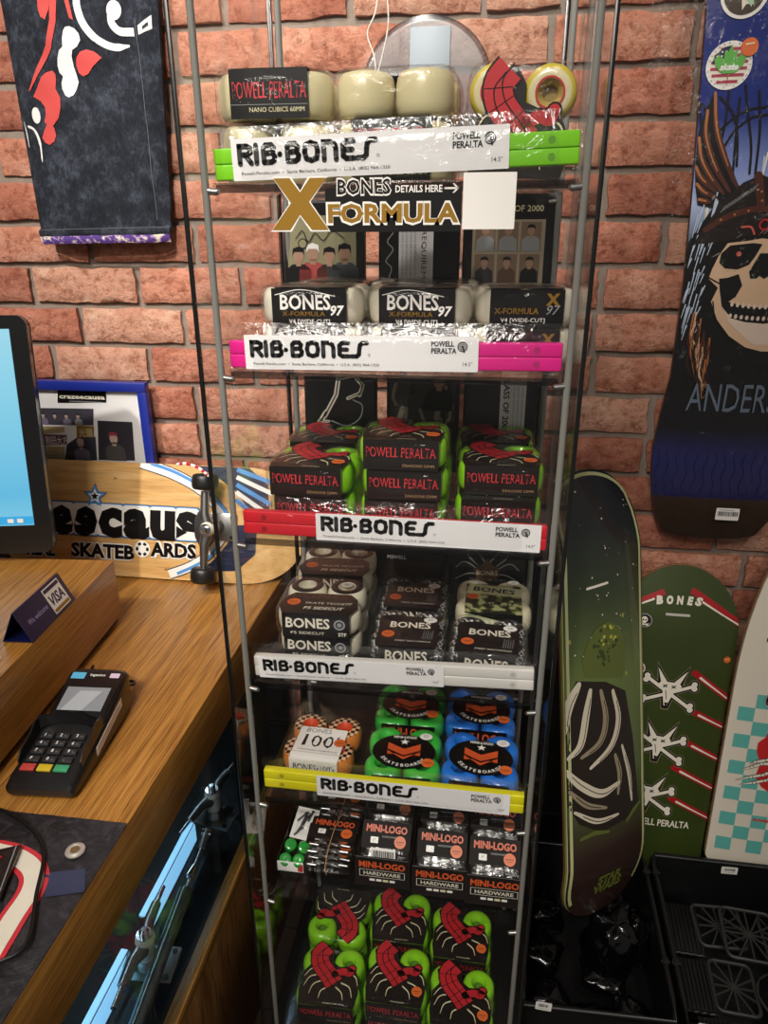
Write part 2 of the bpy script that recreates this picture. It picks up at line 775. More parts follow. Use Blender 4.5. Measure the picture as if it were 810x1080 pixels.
def curve(pts, n=6):
    """Catmull-Rom through points"""
    P = [Vector(p) for p in pts]
    P = [P[0] * 2 - P[1]] + P + [P[-1] * 2 - P[-2]]
    out = []
    for i in range(1, len(P) - 2):
        for k in range(n):
            t = k / n
            a, b, c, d = P[i - 1], P[i], P[i + 1], P[i + 2]
            out.append(0.5 * ((2 * b) + (c - a) * t + (2 * a - 5 * b + 4 * c - d) * t * t + (3 * b - a - 3 * c + d) * t ** 3))
    out.append(P[-2])
    return out


def lerp(v, tab):
    for (a, p), (b, q) in zip(tab, tab[1:]):
        if v <= b:
            return p + (q - p) * max(0, min(1, (v - a) / (b - a)))
    return tab[-1][1]


# ------------------------------------------------------------------ the setting
WY = 1.33


def build_wall():
    mb = MB()
    rnd = random.Random(7)
    x0, x1, z1 = -2.0, 1.7, 2.42
    mb.raw([(x0, WY + 0.012, 0), (x1, WY + 0.012, 0), (x1, WY + 0.012, z1), (x0, WY + 0.012, z1),
            (x0, WY + 0.12, 0), (x1, WY + 0.12, 0), (x1, WY + 0.12, z1), (x0, WY + 0.12, z1)],
           [(0, 1, 2, 3), (5, 4, 7, 6), (4, 0, 3, 7), (1, 5, 6, 2), (3, 2, 6, 7), (4, 5, 1, 0)], MORTAR)
    ph, pw = 0.0747, 0.2165
    k0 = -18
    for k in range(k0, 17):
        zb = 1.303 + k * ph
        if zb < -0.05 or zb > z1 - 0.03:
            continue
        off = -0.912 if k % 2 == 0 else -0.79
        i0 = int((x0 - off) / pw) - 1
        edge = off + i0 * pw
        while edge < x1:
            wdt = pw + rnd.uniform(-0.012, 0.012)
            if rnd.random() < 0.1:
                wdt *= 0.55
            xa, xb = edge + 0.006, edge + wdt - 0.006
            edge += wdt
            if edge - off > 0 and rnd.random() < 0.35:     # keep the bond in step
                n = round((edge - off) / pw * 2) / 2
                edge = off + n * pw
                xb = edge - 0.006
            xa, xb = max(xa, x0), min(xb, x1)
            if xb - xa < 0.035:
                continue
            za, zb2 = zb + 0.006, zb + ph - 0.006
            m = rnd.choices(BRICKS, (5, 3, 3, 3))[0]
            nx, nz = max(3, int((xb - xa) / 0.02)), 6
            seed = rnd.uniform(0, 100)
            tilt = rnd.uniform(-0.003, 0.003)
            base = WY + rnd.uniform(-0.003, 0.003)
            vs = []
            for j in range(nz + 1):
                for i in range(nx + 1):
                    u, v = i / nx, j / nz
                    x = xa + (xb - xa) * u
                    z = za + (zb2 - za) * v
                    nn = noise.noise((x * 28 + seed, z * 28, seed))
                    n2 = noise.noise((x * 70, z * 70 + seed, 3))
                    ed = min(u * (xb - xa), (1 - u) * (xb - xa), v * (zb2 - za), (1 - v) * (zb2 - za))
                    y = base + tilt * (u - 0.5) - 0.0035 * nn - 0.002 * n2
                    if ed < 1e-6:
                        x += 0.004 * n2 + (0.004 if u == 0 else -0.004 if u == 1 else 0) * nn
                        z += 0.0038 * nn + 0.002 * n2
                        y += 0.005 + 0.002 * nn
                    elif ed < 0.013 and nn > 0.25:
                        y += 0.004 * nn
                    vs.append((x, y, z))
            fs = []
            for j in range(nz):
                for i in range(nx):
                    a = j * (nx + 1) + i
                    fs.append((a, a + 1, a + nx + 2, a + nx + 1))
            n0 = len(vs)
            border = [i for i in range(nx + 1)] + [j * (nx + 1) + nx for j in range(1, nz + 1)] + \
                     [nz * (nx + 1) + i for i in range(nx - 1, -1, -1)] + [j * (nx + 1) for j in range(nz - 1, 0, -1)]
            for b in border:
                vs.append((vs[b][0], WY + 0.0125, vs[b][2]))
            nb = len(border)
            for q in range(nb):
                w = (q + 1) % nb
                fs.append((border[w], border[q], n0 + q, n0 + w))
            mb.raw(vs, fs, m)
    return struct(mb.build('wall_back', sharp=60))


build_wall()
mb = MB()
FLOOR = flat('floor_boards', '3a2c22', 0.5, var=0.3, vs=6)
mb.box((-0.15, 0.3, -0.02), (3.7, 2.3, 0.04), FLOOR)
for k in range(12):
    mb.box((-0.15, -0.75 + k * 0.19, 0.0005), (3.7, 0.004, 0.001), BLKM)
struct(mb.build('floor'))
mb = MB()
DARK = flat('wall_shade_dark', '0f0d0b', 0.55, var=0.3, vs=12)  # slatted sheet added to keep the shaded wall behind the case dark
mb.box((-0.06, 1.30, 0.465), (0.645, 0.03, 0.93), DARK, 0.004)
for k in range(5):
    mb.box((-0.06, 1.284, 0.1 + k * 0.19), (0.645, 0.004, 0.008), BLKM, 0.001)
struct(mb.build('wall_shade_sheet'))

# ------------------------------------------------------------------ the display case
XL, XR, YF, YB = -0.309, 0.091, 0.735, 1.07
SHELVES = [1.552, 1.3635, 1.162, 0.957, 0.763, 0.578, 0.268]
case = thing('display_case', 'tall clear acrylic display case with seven shelves of skateboard wheels', 'display case', (-0.109, 0.9, 0))
EDGE = flat('pane_edge', '0c0d0d', 0.25, coat=0.3)


def local(mb_, name, parent, sharp=38):
    """mesh written in world coordinates, parented to a thing that stands unrotated at its base"""
    me = mb_.mesh(name, sharp)
    me.transform(Matrix.Translation(-Vector(parent.location)) if parent.parent is None else Matrix.Identity(4))
    return link(name, me, parent)


for x in (XL, XR):
    mb = MB()
    mb.box((x, (YF + YB) / 2, 1.135), (0.0026, YB - YF - 0.004, 1.75), GLASS)
    local(mb, 'side_pane', case)
    mb = MB()
    mb.box((x, YF - 0.001, 1.135), (0.0044, 0.0044, 1.75), EDGE, 0.0008)
    local(mb, 'edge_strip', case)
    mb = MB()
    xr = x if x < 0 else x - 0.018
    mb.box((xr, YB - 0.001, 1.135), (0.006, 0.006, 1.75), EDGE, 0.0008)
    local(mb, 'edge_strip', case)
mb = MB()
mb.box(((XL + XR) / 2, YF, 1.135), (XR - XL - 0.006, 0.0024, 1.75), GLASS)
local(mb, 'front_pane', case)
mb = MB()
mb.box(((XL + XR) / 2, YB, 1.135), (XR - XL - 0.02, 0.0024, 1.75), GLASS)
local(mb, 'rear_pane', case)
PX = (-0.2935, 0.0795)
for x in PX:
    for y, r in ((0.7525, 0.0037), (1.052, 0.0045)):
        mb = MB()
        mb.tube([(x, y, 0.262 + k * 0.116) for k in range(16)], r, ROD, 10)
        local(mb, 'post', case)
for i, z in enumerate(SHELVES):
    mb = MB()
    mb.box((-0.107, 0.912, z - 0.003), (0.362, 0.308, 0.005), ACRYL, 0.0012)
    if i < 5:
        lip = (0.0, 0.0, 0.0015, 0.003, 0.0115)[i]
        mb.box((-0.107, 0.7605, z - 0.006), (0.356, 0.003, 0.008), SMOKE, 0.0006)
        if lip:
            mb.box((-0.107, 0.771, z + lip / 2), (0.356, 0.008, lip), ACRYL, 0.0004)
    local(mb, 'shelf', case)
    if i < 6:
        for x in PX:
            for y in (0.7525, 1.052):
                mb = MB()
                sg = 1 if x < 0 else -1
                mb.tube([(x + sg * 0.003, y, z - 0.0085), (x + sg * 0.012, y - 0.001, z - 0.0095), (x + sg * 0.0145, y - 0.002, z - 0.0085)], [0.0034, 0.0034, 0.0024], STEEL, 10)
                local(mb, 'shelf_peg', case)
mb = MB()
mb.box((-0.109, 0.9025, 0.13), (0.412, 0.349, 0.26), BLKP, 0.004)
mb.box((-0.109, 0.9025, 0.25), (0.404, 0.341, 0.022), BLKP, 0.002)
local(mb, 'base', case)


# ------------------------------------------------------------------ rail packs on the shelf fronts
def logo_letters():
    """six rounded fat letters, x advance in units of the letter height"""
    L = []
    L.append((0.86, [[(0.12, 0.1), (0.12, 0.88), (0.5, 0.88), (0.68, 0.78), (0.68, 0.6), (0.5, 0.5), (0.3, 0.5)], [(0.42, 0.48), (0.7, 0.1)]]))
    L.append((0.36, [[(0.12, 0.1), (0.12, 0.9)]]))
    L.append((0.86, [[(0.14, 0.12), (0.14, 0.76), (0.26, 0.88), (0.55, 0.88), (0.66, 0.76), (0.6, 0.55), (0.3, 0.52)],
                     [(0.6, 0.52), (0.7, 0.36), (0.66, 0.2), (0.52, 0.12), (0.14, 0.12)]]))
    L.append((0.36, [[(0.1, 0.45), (0.11, 0.46)]]))
    L.append((0.88, L[2][1]))
    L.append((0.98, [[(0.2, 0.2), (0.13, 0.5), (0.2, 0.8), (0.46, 0.89), (0.72, 0.8), (0.79, 0.5), (0.72, 0.2), (0.46, 0.11), (0.2, 0.2)]]))
    L.append((0.94, [[(0.12, 0.1), (0.12, 0.88), (0.42, 0.88), (0.66, 0.78), (0.72, 0.6), (0.72, 0.1)]]))
    L.append((0.8, [[(0.66, 0.12), (0.3, 0.12), (0.14, 0.24), (0.14, 0.72), (0.3, 0.88), (0.66, 0.88)], [(0.2, 0.5), (0.58, 0.5)]]))
    L.append((0.86, [[(0.02, 0.12), (0.34, 0.12), (0.48, 0.24), (0.5, 0.5), (0.55, 0.76), (0.7, 0.88), (0.95, 0.88)]]))
    return L


def rail_logo(mb, x, y, h, f, l=1, m=None):
    for adv, strokes in logo_letters():
        for st in strokes:
            pts = [(x + p[0] * h, y + p[1] * h) for p in st]
            wd = h * 0.26
            mb.stroke(pts, wd, m or DGREY, f, l)
            for p in pts[1:-1]:
                mb.disc(p, wd / 2, m or DGREY, f, l, n=10)
        x += adv * h
    return x


def round_logo(mb, c, r, m, f, l=1):
    mb.ring(c, r * 0.78, r, m, f, l)
    mb.ring(c, r * 0.46, r * 0.64, m, f, l, 20)
    mb.disc(c, r * 0.3, m, f, l)
    mb.stroke([(c[0] + r * 0.1, c[1] - r * 0.1), (c[0] + r * 0.35, c[1] - r * 1.05)], r * 0.3, m, f, l)


BAGM = MATS['poly_bag_film']


def rail_pack(label, z0, colour, cx0, cx1, tilt, hole=True, ch=0.046, cz=-0.004):
    """two stacked plastic rails 14.5 in long in a clear bag with a printed header"""
    x0, x1, y = -0.2865, 0.0735, 0.770
    L = x1 - x0
    root = thing('rail_pack', label, 'skateboard rails', (x0, y, z0), 0, 'bagged deck rails along the shelf fronts')
    root.rotation_euler = (0, R(-tilt), 0)
    hr = 0.0148
    for k in range(2):
        mb = MB()
        zc = hr * (k + 0.5)
        mb.box((L / 2, 0, zc), (L, 0.011, hr - 0.0002), colour, 0.0016, seg=3)
        f = plane((0, -0.0056, zc), (1, 0, 0), (0, 0, 1))
        dk = flat(colour.name + '_hole', {'rail_green': '5a9a18', 'rail_pink': 'b01a68', 'rail_red': '96141c', 'rail_white': 'b9b6b0', 'rail_yellow': 'a89e10'}[colour.name], 0.5)
        for q in (0.026, L * 0.5, L - 0.026):
            mb.ring((q, 0), 0.0022, 0.0034, dk, f, 1, 14)
            mb.disc((q, 0), 0.0021, dk, f, 1, n=12)
        mb.build('rail', root)
    # header card
    a, b = cx0 - x0, cx1 - x0
    mb = MB()
    f = plane((0, -0.0066, cz), (1, 0, 0), (0, 0, 1))
    mb.prism(rrect(a, 0, b, ch, 0.001, 2), 0.0006, PAPER, f)
    f = plane((0, -0.0073, cz), (1, 0, 0), (0, 0, 1))
    wl = b - a
    k = wl / 0.29
    end = rail_logo(mb, a + 0.006, ch * 0.35, min(ch * 0.56, 0.0212 * k), f)
    mb.ring((end + 0.004, ch * 0.45), 0.0012, 0.0016, GREYI, f, 1, 12)
    mb.text('R', end + 0.004, ch * 0.45 - 0.0007, 0.0014, GREYI, f, 1, 'c')
    mb.text('Powell-Peralta.com  \u2022  Santa Barbara, California  \u2022  U.S.A. (805) 964-1330', a + 0.009, ch * 0.13, ch * 0.082, DGREY, f, 1, 'l', w=wl * 0.55)
    tx = a + wl * 0.805
    mb.text('POWELL', tx, ch * 0.72, ch * 0.155, BLK, f, 1, 'l', w=0.0275 * k, bold=0.03)
    mb.text('PERALTA', tx, ch * 0.52, ch * 0.155, BLK, f, 1, 'l', w=0.0305 * k, bold=0.03)
    round_logo(mb, (tx + 0.0375 * k, ch * 0.71), ch * 0.145, BLK, f)
    mb.text('14.5"', b - 0.006, ch * 0.17, ch * 0.11, DGREY, f, 1, 'r')
    mb.build('header_card', root)
    # bag
    mb = MB()

    def bagfn(u, v, s):
        X = -0.003 + (L + 0.006) * u
        Z = -0.0035 + (0.052) * v
        th = 0.0085 * min(1, 10 * u, 10 * (1 - u)) * (1.0 if v < 0.62 else max(0.12, 1 - (v - 0.62) * 2.4)) * min(1, v * 9 + 0.25)
        nz = noise.noise((X * 34, Z * 40, z0 * 9 + s)) * 0.0013 * (1 if v > 0.6 or u < 0.08 or u > 0.92 else 0.25)
        return (X, s * th + nz, Z)
    mb.grid(70, 12, lambda u, v: bagfn(u, v, -1), BAGM)
    mb.grid(70, 12, lambda u, v: bagfn(u, v, 1), BAGM, flip=True)
    mb.build('bag', root, sharp=180)
    return root


rail_pack('lime green deck rails in a clear bag on the top shelf edge', 1.5535, flat('rail_green', '7ac81c', 0.35, coat=0.3), -0.2665, 0.008, 1.6, ch=0.038, cz=-0.001)
rail_pack('hot pink deck rails in a clear bag on the second shelf edge', 1.3645, flat('rail_pink', 'd81a82', 0.35, coat=0.3), -0.268, -0.013, 0.5, ch=0.037, cz=-0.001)
rail_pack('red deck rails with the header card pushed to the right end', 1.164, flat('rail_red', 'c81c2a', 0.35, coat=0.3), -0.196, 0.0665, -0.2, ch=0.034, cz=-0.002)
rail_pack('white deck rails in a clear bag below the ivory wheels', 0.960, flat('rail_white', 'd4d1cb', 0.4, coat=0.2), -0.28, -0.038, 1.9, ch=0.0305, cz=-0.0005)
rail_pack('yellow deck rails in a clear bag above the hardware boxes', 0.775, flat('rail_yellow', 'd8cf16', 0.35, coat=0.3), -0.21, 0.055, 0.0, ch=0.034, cz=-0.003)

# sticker on the glass
st = thing('window_sticker', 'big gold X lettered sticker on the glass below the green rails', 'sticker', (-0.1, 0.7335, 1.53))
mb = MB()
GL_Y = 0.73355
fg = plane((0, GL_Y, 0), (1, 0, 0), (0, 0, 1), 0.00015)
mb.prism(rrect(-0.166, 1.5045, -0.0345, 1.5435, 0.001), 0.00012, BLK, fg)
fg = plane((0, GL_Y - 0.0002, 0), (1, 0, 0), (0, 0, 1), 0.00015)
for mm, l, ex in ((WHT, 1, 0.0014), (GOLD, 3, 0)):
    mb.poly([(-0.2165 - ex, 1.553 + ex), (-0.2005 + ex, 1.553 + ex), (-0.1905, 1.5405 + ex), (-0.1805 - ex, 1.553 + ex), (-0.164 + ex, 1.553 + ex),
             (-0.182 + ex, 1.532), (-0.163 + ex, 1.5065 - ex), (-0.180 - ex, 1.5065 - ex), (-0.1915, 1.5205 - ex), (-0.202 + ex, 1.5065 - ex), (-0.2205 - ex, 1.5065 - ex), (-0.2 - ex, 1.531)], mm, fg, l)
mb.text('FORMULA', -0.1655, 1.5125, 0.0185, WHT, fg, 2, 'l', w=0.1305, bold=0.075)
mb.text('FORMULA', -0.1635, 1.5135, 0.0165, GOLD, fg, 3, 'l', w=0.1265, bold=0.035)
mb.text('BONES', -0.1545, 1.5378, 0.0145, WHT, fg, 2, 'l', w=0.053, bold=0.06, jag=0.0002)
mb.text('BONES', -0.1535, 1.5386, 0.0128, BLK, fg, 3, 'l', w=0.051, bold=0.02, jag=0.0004)
mb.text('DETAILS HERE', -0.0975, 1.5395, 0.0062, WHT, fg, 2, 'l', w=0.0445, bold=0.02)
mb.stroke([(-0.0505, 1.5425), (-0.0385, 1.5425)], 0.0016, WHT, fg, 2)
mb.stroke([(-0.0425, 1.5462), (-0.0382, 1.5425), (-0.0425, 1.5388)], 0.0014, WHT, fg, 2)
local(mb, 'lettering', st)
mb = MB()
fg = plane((0, GL_Y, 0), (1, 0, 0), (0, 0, 1), 0.00015)
mb.prism(rrect(-0.0335, 1.5065, 0.0155, 1.5555, 0.0008), 0.00012, WHT, fg)
local(mb, 'white_square', st)


# ------------------------------------------------------------------ wheel packs
def wheel(Rr, h, side, face=None, core=None, hub=None, fr=0.84):
    face = face or side
    core = core or HOLE
    hub = hub or side
    mb = MB()
    rc = Rr * 0.42
    mb.lathe([(0.0035, h * 0.62, core), (rc * 0.62, h * 0.62, core), (rc * 0.66, h * 0.74, hub), (rc * 0.95, h * 0.9, hub), (rc * 1.12, h * 0.985, face), (Rr * 0.66, h, face),
              (Rr * fr, h * 0.965, side), (Rr * 0.945, h * 0.86, side), (Rr * 0.99, h * 0.7, side), (Rr, h * 0.52, side), (Rr * 0.99, h * 0.3, side),
              (Rr * 0.945, h * 0.14, side), (Rr * 0.84, h * 0.035, side), (Rr * 0.6, 0.0, side), (Rr * 0.3, 0.0, core), (0.0035, 0.0, core)], side, 28)
    return mb.mesh('wheel', 50)


def wrap_mesh(hw, hd, h, seed):
    mb = MB()

    def sup(a, k=1.0):
        ca, sa = math.cos(a), math.sin(a)
        e = 0.34
        return math.copysign(abs(ca) ** e, ca) * k, math.copysign(abs(sa) ** e, sa) * k
    tab = [(0, 0.0), (0.08, 0.5), (0.2, 0.93), (0.3, 1.0), (0.7, 1.0), (0.8, 0.93), (0.92, 0.5), (1.0, 0.0)]
    zt = [(0, 0.0), (0.2, 0.0), (0.3, 0.16), (0.7, 0.84), (0.8, 1.0), (1.0, 1.0)]

    def fn(u, v):
        k = lerp(v, tab)
        sx, sy = sup(2 * PI * u, k)
        z = -0.0002 + (h + 0.0022) * lerp(v, zt)
        x, y = sx * hw, sy * hd
        n = noise.noise((x * 60 + seed, y * 60, z * 70)) * 0.0011
        return (x + n * (1 if abs(x) > hw * 0.8 else 0), y + n * (1 if abs(y) > hd * 0.8 else 0), max(-0.0002, z + n * 0.8 * (1 if v > 0.6 else 0)))
    mb.grid(40, 15, fn, WRAP, wrapu=True)
    return mb.mesh('shrink_wrap', 180)


def make_kind(w, h, Rr, wmesh, label_mb, seed, gap=0.0, label_name='label'):
    """returns builder of one pack: four wheels, printed label, film"""
    lm = label_mb.mesh(label_name)
    wm = wrap_mesh(w / 2 + 0.0022, w / 2 + 0.0022, h, seed)
    o = w / 2 - Rr
    first = []

    def place(label, loc, rz=0.0, group=None, rot=None):
        if first:
            return dup(first[0], label, loc, R(rz), group, rot)
        root = thing('wheel_pack', label, 'skateboard wheels', loc, R(rz), group)
        if rot:
            root.rotation_euler = rot
        for sx in (-1, 1):
            for sy in (-1, 1):
                link('wheel', wmesh, root, (sx * o, sy * o, 0))
        link(label_name, lm, root)
        link('shrink_wrap', wm, root)
        first.append(root)
        return root
    return place


def tfront(w, l0=0.0):
    return plane((0, -w / 2 - 0.0012, 0), (1, 0, 0), (0, 0, 1))


def ttop(h):
    return plane((0, 0, h + 0.0009), (1, 0, 0), (0, 1, 0))


def claw(mb, f, s=1.0, l=1, red=None):
    """red scaly claw gripping with pale talons"""
    red = red or RED
    c = lambda pts: [(x * s, y * s) for x, y in pts]
    # talons left and right
    for pts in ([(-0.018, 0.008), (-0.034, 0.006), (-0.044, -0.008)], [(-0.016, -0.002), (-0.034, -0.008), (-0.042, -0.024)],
                [(-0.012, -0.012), (-0.026, -0.02), (-0.031, -0.036)], [(0.012, -0.022), (0.022, -0.03), (0.026, -0.042)],
                [(0.02, -0.014), (0.034, -0.02), (0.04, -0.036)], [(0.03, 0.004), (0.042, -0.002), (0.047, -0.016)], [(-0.004, -0.024), (-0.012, -0.03), (-0.014, -0.042)]):
        q = curve(c(pts), 4)
        n = len(q)
        mb.stroke(q, [0.0062 * s * (1 - 0.6 * i / (n - 1)) for i in range(n)], BLK, f, l)
        mb.stroke(q, [0.0026 * s * (1 - 0.7 * i / (n - 1)) for i in range(n)], CREAM, f, l + 1)
    wrist = curve(c([(-0.014, 0.048), (-0.024, 0.034), (-0.02, 0.016), (-0.004, -0.002), (0.008, -0.016)]), 5)
    thumb = curve(c([(0.006, 0.0), (0.02, 0.006), (0.03, 0.004), (0.034, 0.012)]), 4)
    mb.stroke(wrist, 0.033 * s, BLK, f, l + 1, cap=False)
    mb.stroke(thumb, 0.016 * s, BLK, f, l + 1)
    mb.stroke(wrist, 0.029 * s, red, f, l + 2, cap=False)
    mb.stroke(thumb, 0.012 * s, red, f, l + 2)
    for off in (-0.0048, 0.0048):
        sh = [Vector((p[0] + off * s * 0.8, p[1] + off * s * 0.8)) for p in wrist]
        mb.stroke(sh, 0.0014 * s, BLK, f, l + 3)
    for k in (0.35, 0.55, 0.75, 0.93):
        i = int(k * (len(wrist) - 2))
        p, d = wrist[i], (wrist[i + 1] - wrist[i]).normalized()
        nn = Vector((-d.y, d.x))
        mb.stroke([p - nn * 0.014 * s, p + nn * 0.014 * s], 0.0009 * s, BLK, f, l + 3)


def price_dot(mb, c, r, f, l=3):
    mb.disc(c, r, ORG, f, l, n=22)
    mb.text('USED', c[0], c[1] - r * 0.1, r * 0.3, DRED, f, l + 1, 'c') if False else None
    mb.stroke([(c[0] - r * 0.6, c[1]), (c[0] + r * 0.55, c[1] + r * 0.06)], r * 0.16, flat('dot_ink', '8d3d1a', 0.5), f, l + 1)
    mb.stroke([(c[0] - r * 0.4, c[1] - r * 0.35), (c[0] + r * 0.4, c[1] - r * 0.32)], r * 0.09, flat('dot_ink', '8d3d1a', 0.5), f, l + 1)


def dragon_label(w, h, dot=True, line2='DRAGONS 53MM', brown=False):
    mb = MB()
    base = flat('label_dark', '17120f', 0.36, coat=0.2)
    ft = ttop(h)
    out = [(-0.045, -0.054), (-0.049, -0.03), (-0.047, 0.0), (-0.037, 0.014), (-0.043, 0.036), (-0.032, 0.049), (-0.012, 0.051), (-0.002, 0.04), (-0.001, 0.022),
           (0.012, 0.014), (0.03, 0.016), (0.041, 0.008), (0.049, -0.012), (0.049, -0.03), (0.045, -0.054)]
    mb.prism(out, 0.0004, base, ft)
    ft = ttop(h + 0.0004)
    claw(mb, ft)
    mb.text(line2, 0.006, -0.05, 0.0022, CREAM, ft, 1, 'c')
    if dot:
        price_dot(mb, (0.036, -0.028), 0.0085, ft, 5)
    ff = tfront(w)
    mb.prism(rect(-0.045, 0.0005, 0.045, h + 0.001), 0.0004, base, ff)
    ff = tfront(w + 0.0009)
    mb.text('POWELL PERALTA', 0, h * 0.45, h * 0.36, REDD, ff, 1, 'c', w=0.083, bold=-0.012, jag=0.0005)
    mb.text(line2, 0.04, h * 0.14, h * 0.1, flat('print_tan', '9b7a55', 0.5), ff, 1, 'r')
    mb.stroke([(-0.045, h * 0.34), (0.045, h * 0.34)], 0.0004, DGREY, ff, 1, cap=False)
    return mb


WL = 0.107
LIMEW = wheel(0.0265, 0.0365, LIME, None, flat('lime_core', '55801a', 0.5), LIME)
pl_drag = make_kind(WL, 0.0365, 0.0265, LIMEW, dragon_label(WL, 0.0365), 1.0)
pl_drag2 = make_kind(WL, 0.0365, 0.0265, LIMEW, dragon_label(WL, 0.0365, False), 2.0)
G = 'lime wheel packs with red claw on the third shelf'
z3, hh = SHELVES[2], 0.0388
pl_drag('lime claw wheel pack at the bottom of the front left stack', (-0.215, 0.862, z3), 1, G)
pl_drag('lime claw wheel pack on top of the front left stack', (-0.216, 0.858, z3 + hh), -2, G)
pl_drag2('lime claw wheel pack at the bottom of the three-high centre stack', (-0.1, 0.862, z3), 0, G)
pl_drag('lime claw wheel pack in the middle of the centre stack', (-0.0975, 0.86, z3 + hh), 1, G)
pl_drag('lime claw wheel pack on top of the three-high centre stack', (-0.1, 0.858, z3 + 2 * hh), 0, G)
pl_drag2('lime claw wheel pack at the bottom of the front right stack', (0.0175, 0.88, z3), 0, G)
pl_drag('lime claw wheel pack on top of the front right stack', (0.0185, 0.895, z3 + hh), 1.5, G)
pl_drag2('lower lime claw pack of the rear left stack', (-0.226, 0.977, z3), 0, G)
pl_drag('upper lime claw pack of the rear left stack', (-0.224, 0.972, z3 + hh), 2, G)
pl_drag2('lower lime claw pack of the rear right stack', (0.014, 0.996, z3), 0, G)
pl_drag('upper lime claw pack of the rear right stack', (0.012, 1.004, z3 + hh), -1, G)

# bottom shelf: two layers deep, seen from above
G = 'lime claw wheel packs on the bottom shelf'
z7 = SHELVES[6]
for (x, y, rz, kind, place_) in ((-0.214, 0.812, 2, pl_drag2, 'front left'), (-0.1045, 0.83, 0, pl_drag, 'front centre'), (0.004, 0.808, -2, pl_drag, 'front right'),
                                 (-0.222, 0.928, 178, pl_drag2, 'rear left'), (-0.112, 0.94, 1, pl_drag2, 'rear centre'), (-0.001, 0.922, -1, pl_drag, 'rear right')):
    pl_drag2('under pack of the %s lime claw stack at the case bottom' % place_, (x + 0.001, y + 0.002, z7), rz, G)
    extra = ', claw upside down' if place_ == 'rear left' else ''
    kind('top pack of the %s lime claw stack at the case bottom%s' % (place_, extra), (x, y, z7 + hh), rz, G)


# ---- top shelf
def nano_label(w, h, tz=0.42):
    mb = MB()
    ff = plane((0, -w / 2 - 0.0012, 0), (1, 0, 0), (0, 0, 1))
    mb.prism(rect(-0.042, 0.0005, 0.041, h + 0.0005), 0.0004, BLK, ff)
    ft = ttop(h)
    mb.prism(rect(-0.042, -w / 2 - 0.001, 0.041, 0.01), 0.0004, BLK, ft)
    ff = plane((0, -w / 2 - 0.0017, 0), (1, 0, 0), (0, 0, 1))
    mb.text('POWELL PERALTA', 0, h * tz, 0.0165, REDD, ff, 1, 'c', w=0.078, bold=-0.012, jag=0.0006)
    mb.text('NANO CUBICS 60MM', 0.037, h * 0.15, h * 0.1, CREAM, ff, 1, 'r')
    mb.stroke([(-0.042, h * 0.3), (0.041, h * 0.3)], 0.0005, GREYI, ff, 1, cap=False)
    return mb


def bare_label(w, h):
    mb = MB()
    ft = ttop(h)
    mb.prism(rect(-0.03, -0.01, 0.03, w / 2), 0.0004, BLK, ft)
    mb.prism(rect(-0.03, 0.0005, 0.03, h), 0.0004, BLK, plane((0, w / 2 + 0.0008, 0), (-1, 0, 0), (0, 0, 1)))
    return mb


WN = 0.126
NANOW = wheel(0.0312, 0.0455, WCREAM)
WIDEW = wheel(0.0312, 0.061, WCREAM)
pl_lowb = make_kind(WN, 0.061, 0.0312, WIDEW, bare_label(WN, 0.061), 3.5)
pl_lown = make_kind(WN, 0.061, 0.0312, WIDEW, nano_label(WN, 0.061, 0.62), 4.5)
pl_nano = make_kind(WN, 0.0455, 0.0312, NANOW, nano_label(WN, 0.0455), 3.0)
pl_bare = make_kind(WN, 0.0455, 0.0312, NANOW, bare_label(WN, 0.0455), 4.0)
G = 'cream wheel packs on the top shelf'
z1 = SHELVES[0]
pl_lowb('cream wheel pack without front label under the red lettered pack', (-0.243, 0.884, z1), 1, G)
pl_nano('cream wheel pack with black and red label, top left of the case', (-0.2435, 0.882, z1 + 0.0635), 2, G)
pl_lown('cream wheel pack under the pair of bare cream wheels on top shelf', (-0.1125, 0.884, z1), -1, G)
pl_bare('cream wheel pack showing two bare wheels, upper middle of the top shelf', (-0.112, 0.888, z1 + 0.0635), -3, G)


def nano_claw(w, h):
    mb = MB()
    ft = ttop(h)
    base = flat('label_dark', '17120f', 0.36, coat=0.2)
    mb.prism([(-0.05, -0.054), (-0.054, -0.03), (-0.045, -0.004), (-0.036, 0.012), (-0.04, 0.036), (-0.026, 0.052), (-0.006, 0.052), (0.004, 0.036), (0.004, 0.02),
              (0.02, 0.014), (0.04, 0.012), (0.052, -0.008), (0.054, -0.03), (0.05, -0.054)], 0.0004, base, ft)
    ft = ttop(h + 0.0004)
    claw(mb, ft, 1.05)
    mb.ring((0.029, 0.029), 0.0135, 0.0155, RED, ft, 0, 28)
    mb.ring((-0.029, 0.029), 0.0135, 0.0155, RED, ft, -1, 28)
    price_dot(mb, (0.037, -0.022), 0.0085, ft, 5)
    return mb


YELW = wheel(0.0285, 0.036, flat('wheel_yellow', 'c9b53c', 0.3, coat=0.4), WCREAM, flat('tan_core', '8a7440', 0.5), flat('hub_tan', 'b29a58', 0.4), 0.8)
pl_stand = make_kind(0.115, 0.036, 0.0285, YELW, nano_claw(0.115, 0.036), 5.0)
pl_stand('cream and yellow wheel pack with red claw standing upright, top right', (0.02, 0.912, z1 + 0.0635), 0, 'cream wheel packs on the top shelf', (R(93), R(3), R(-4)))


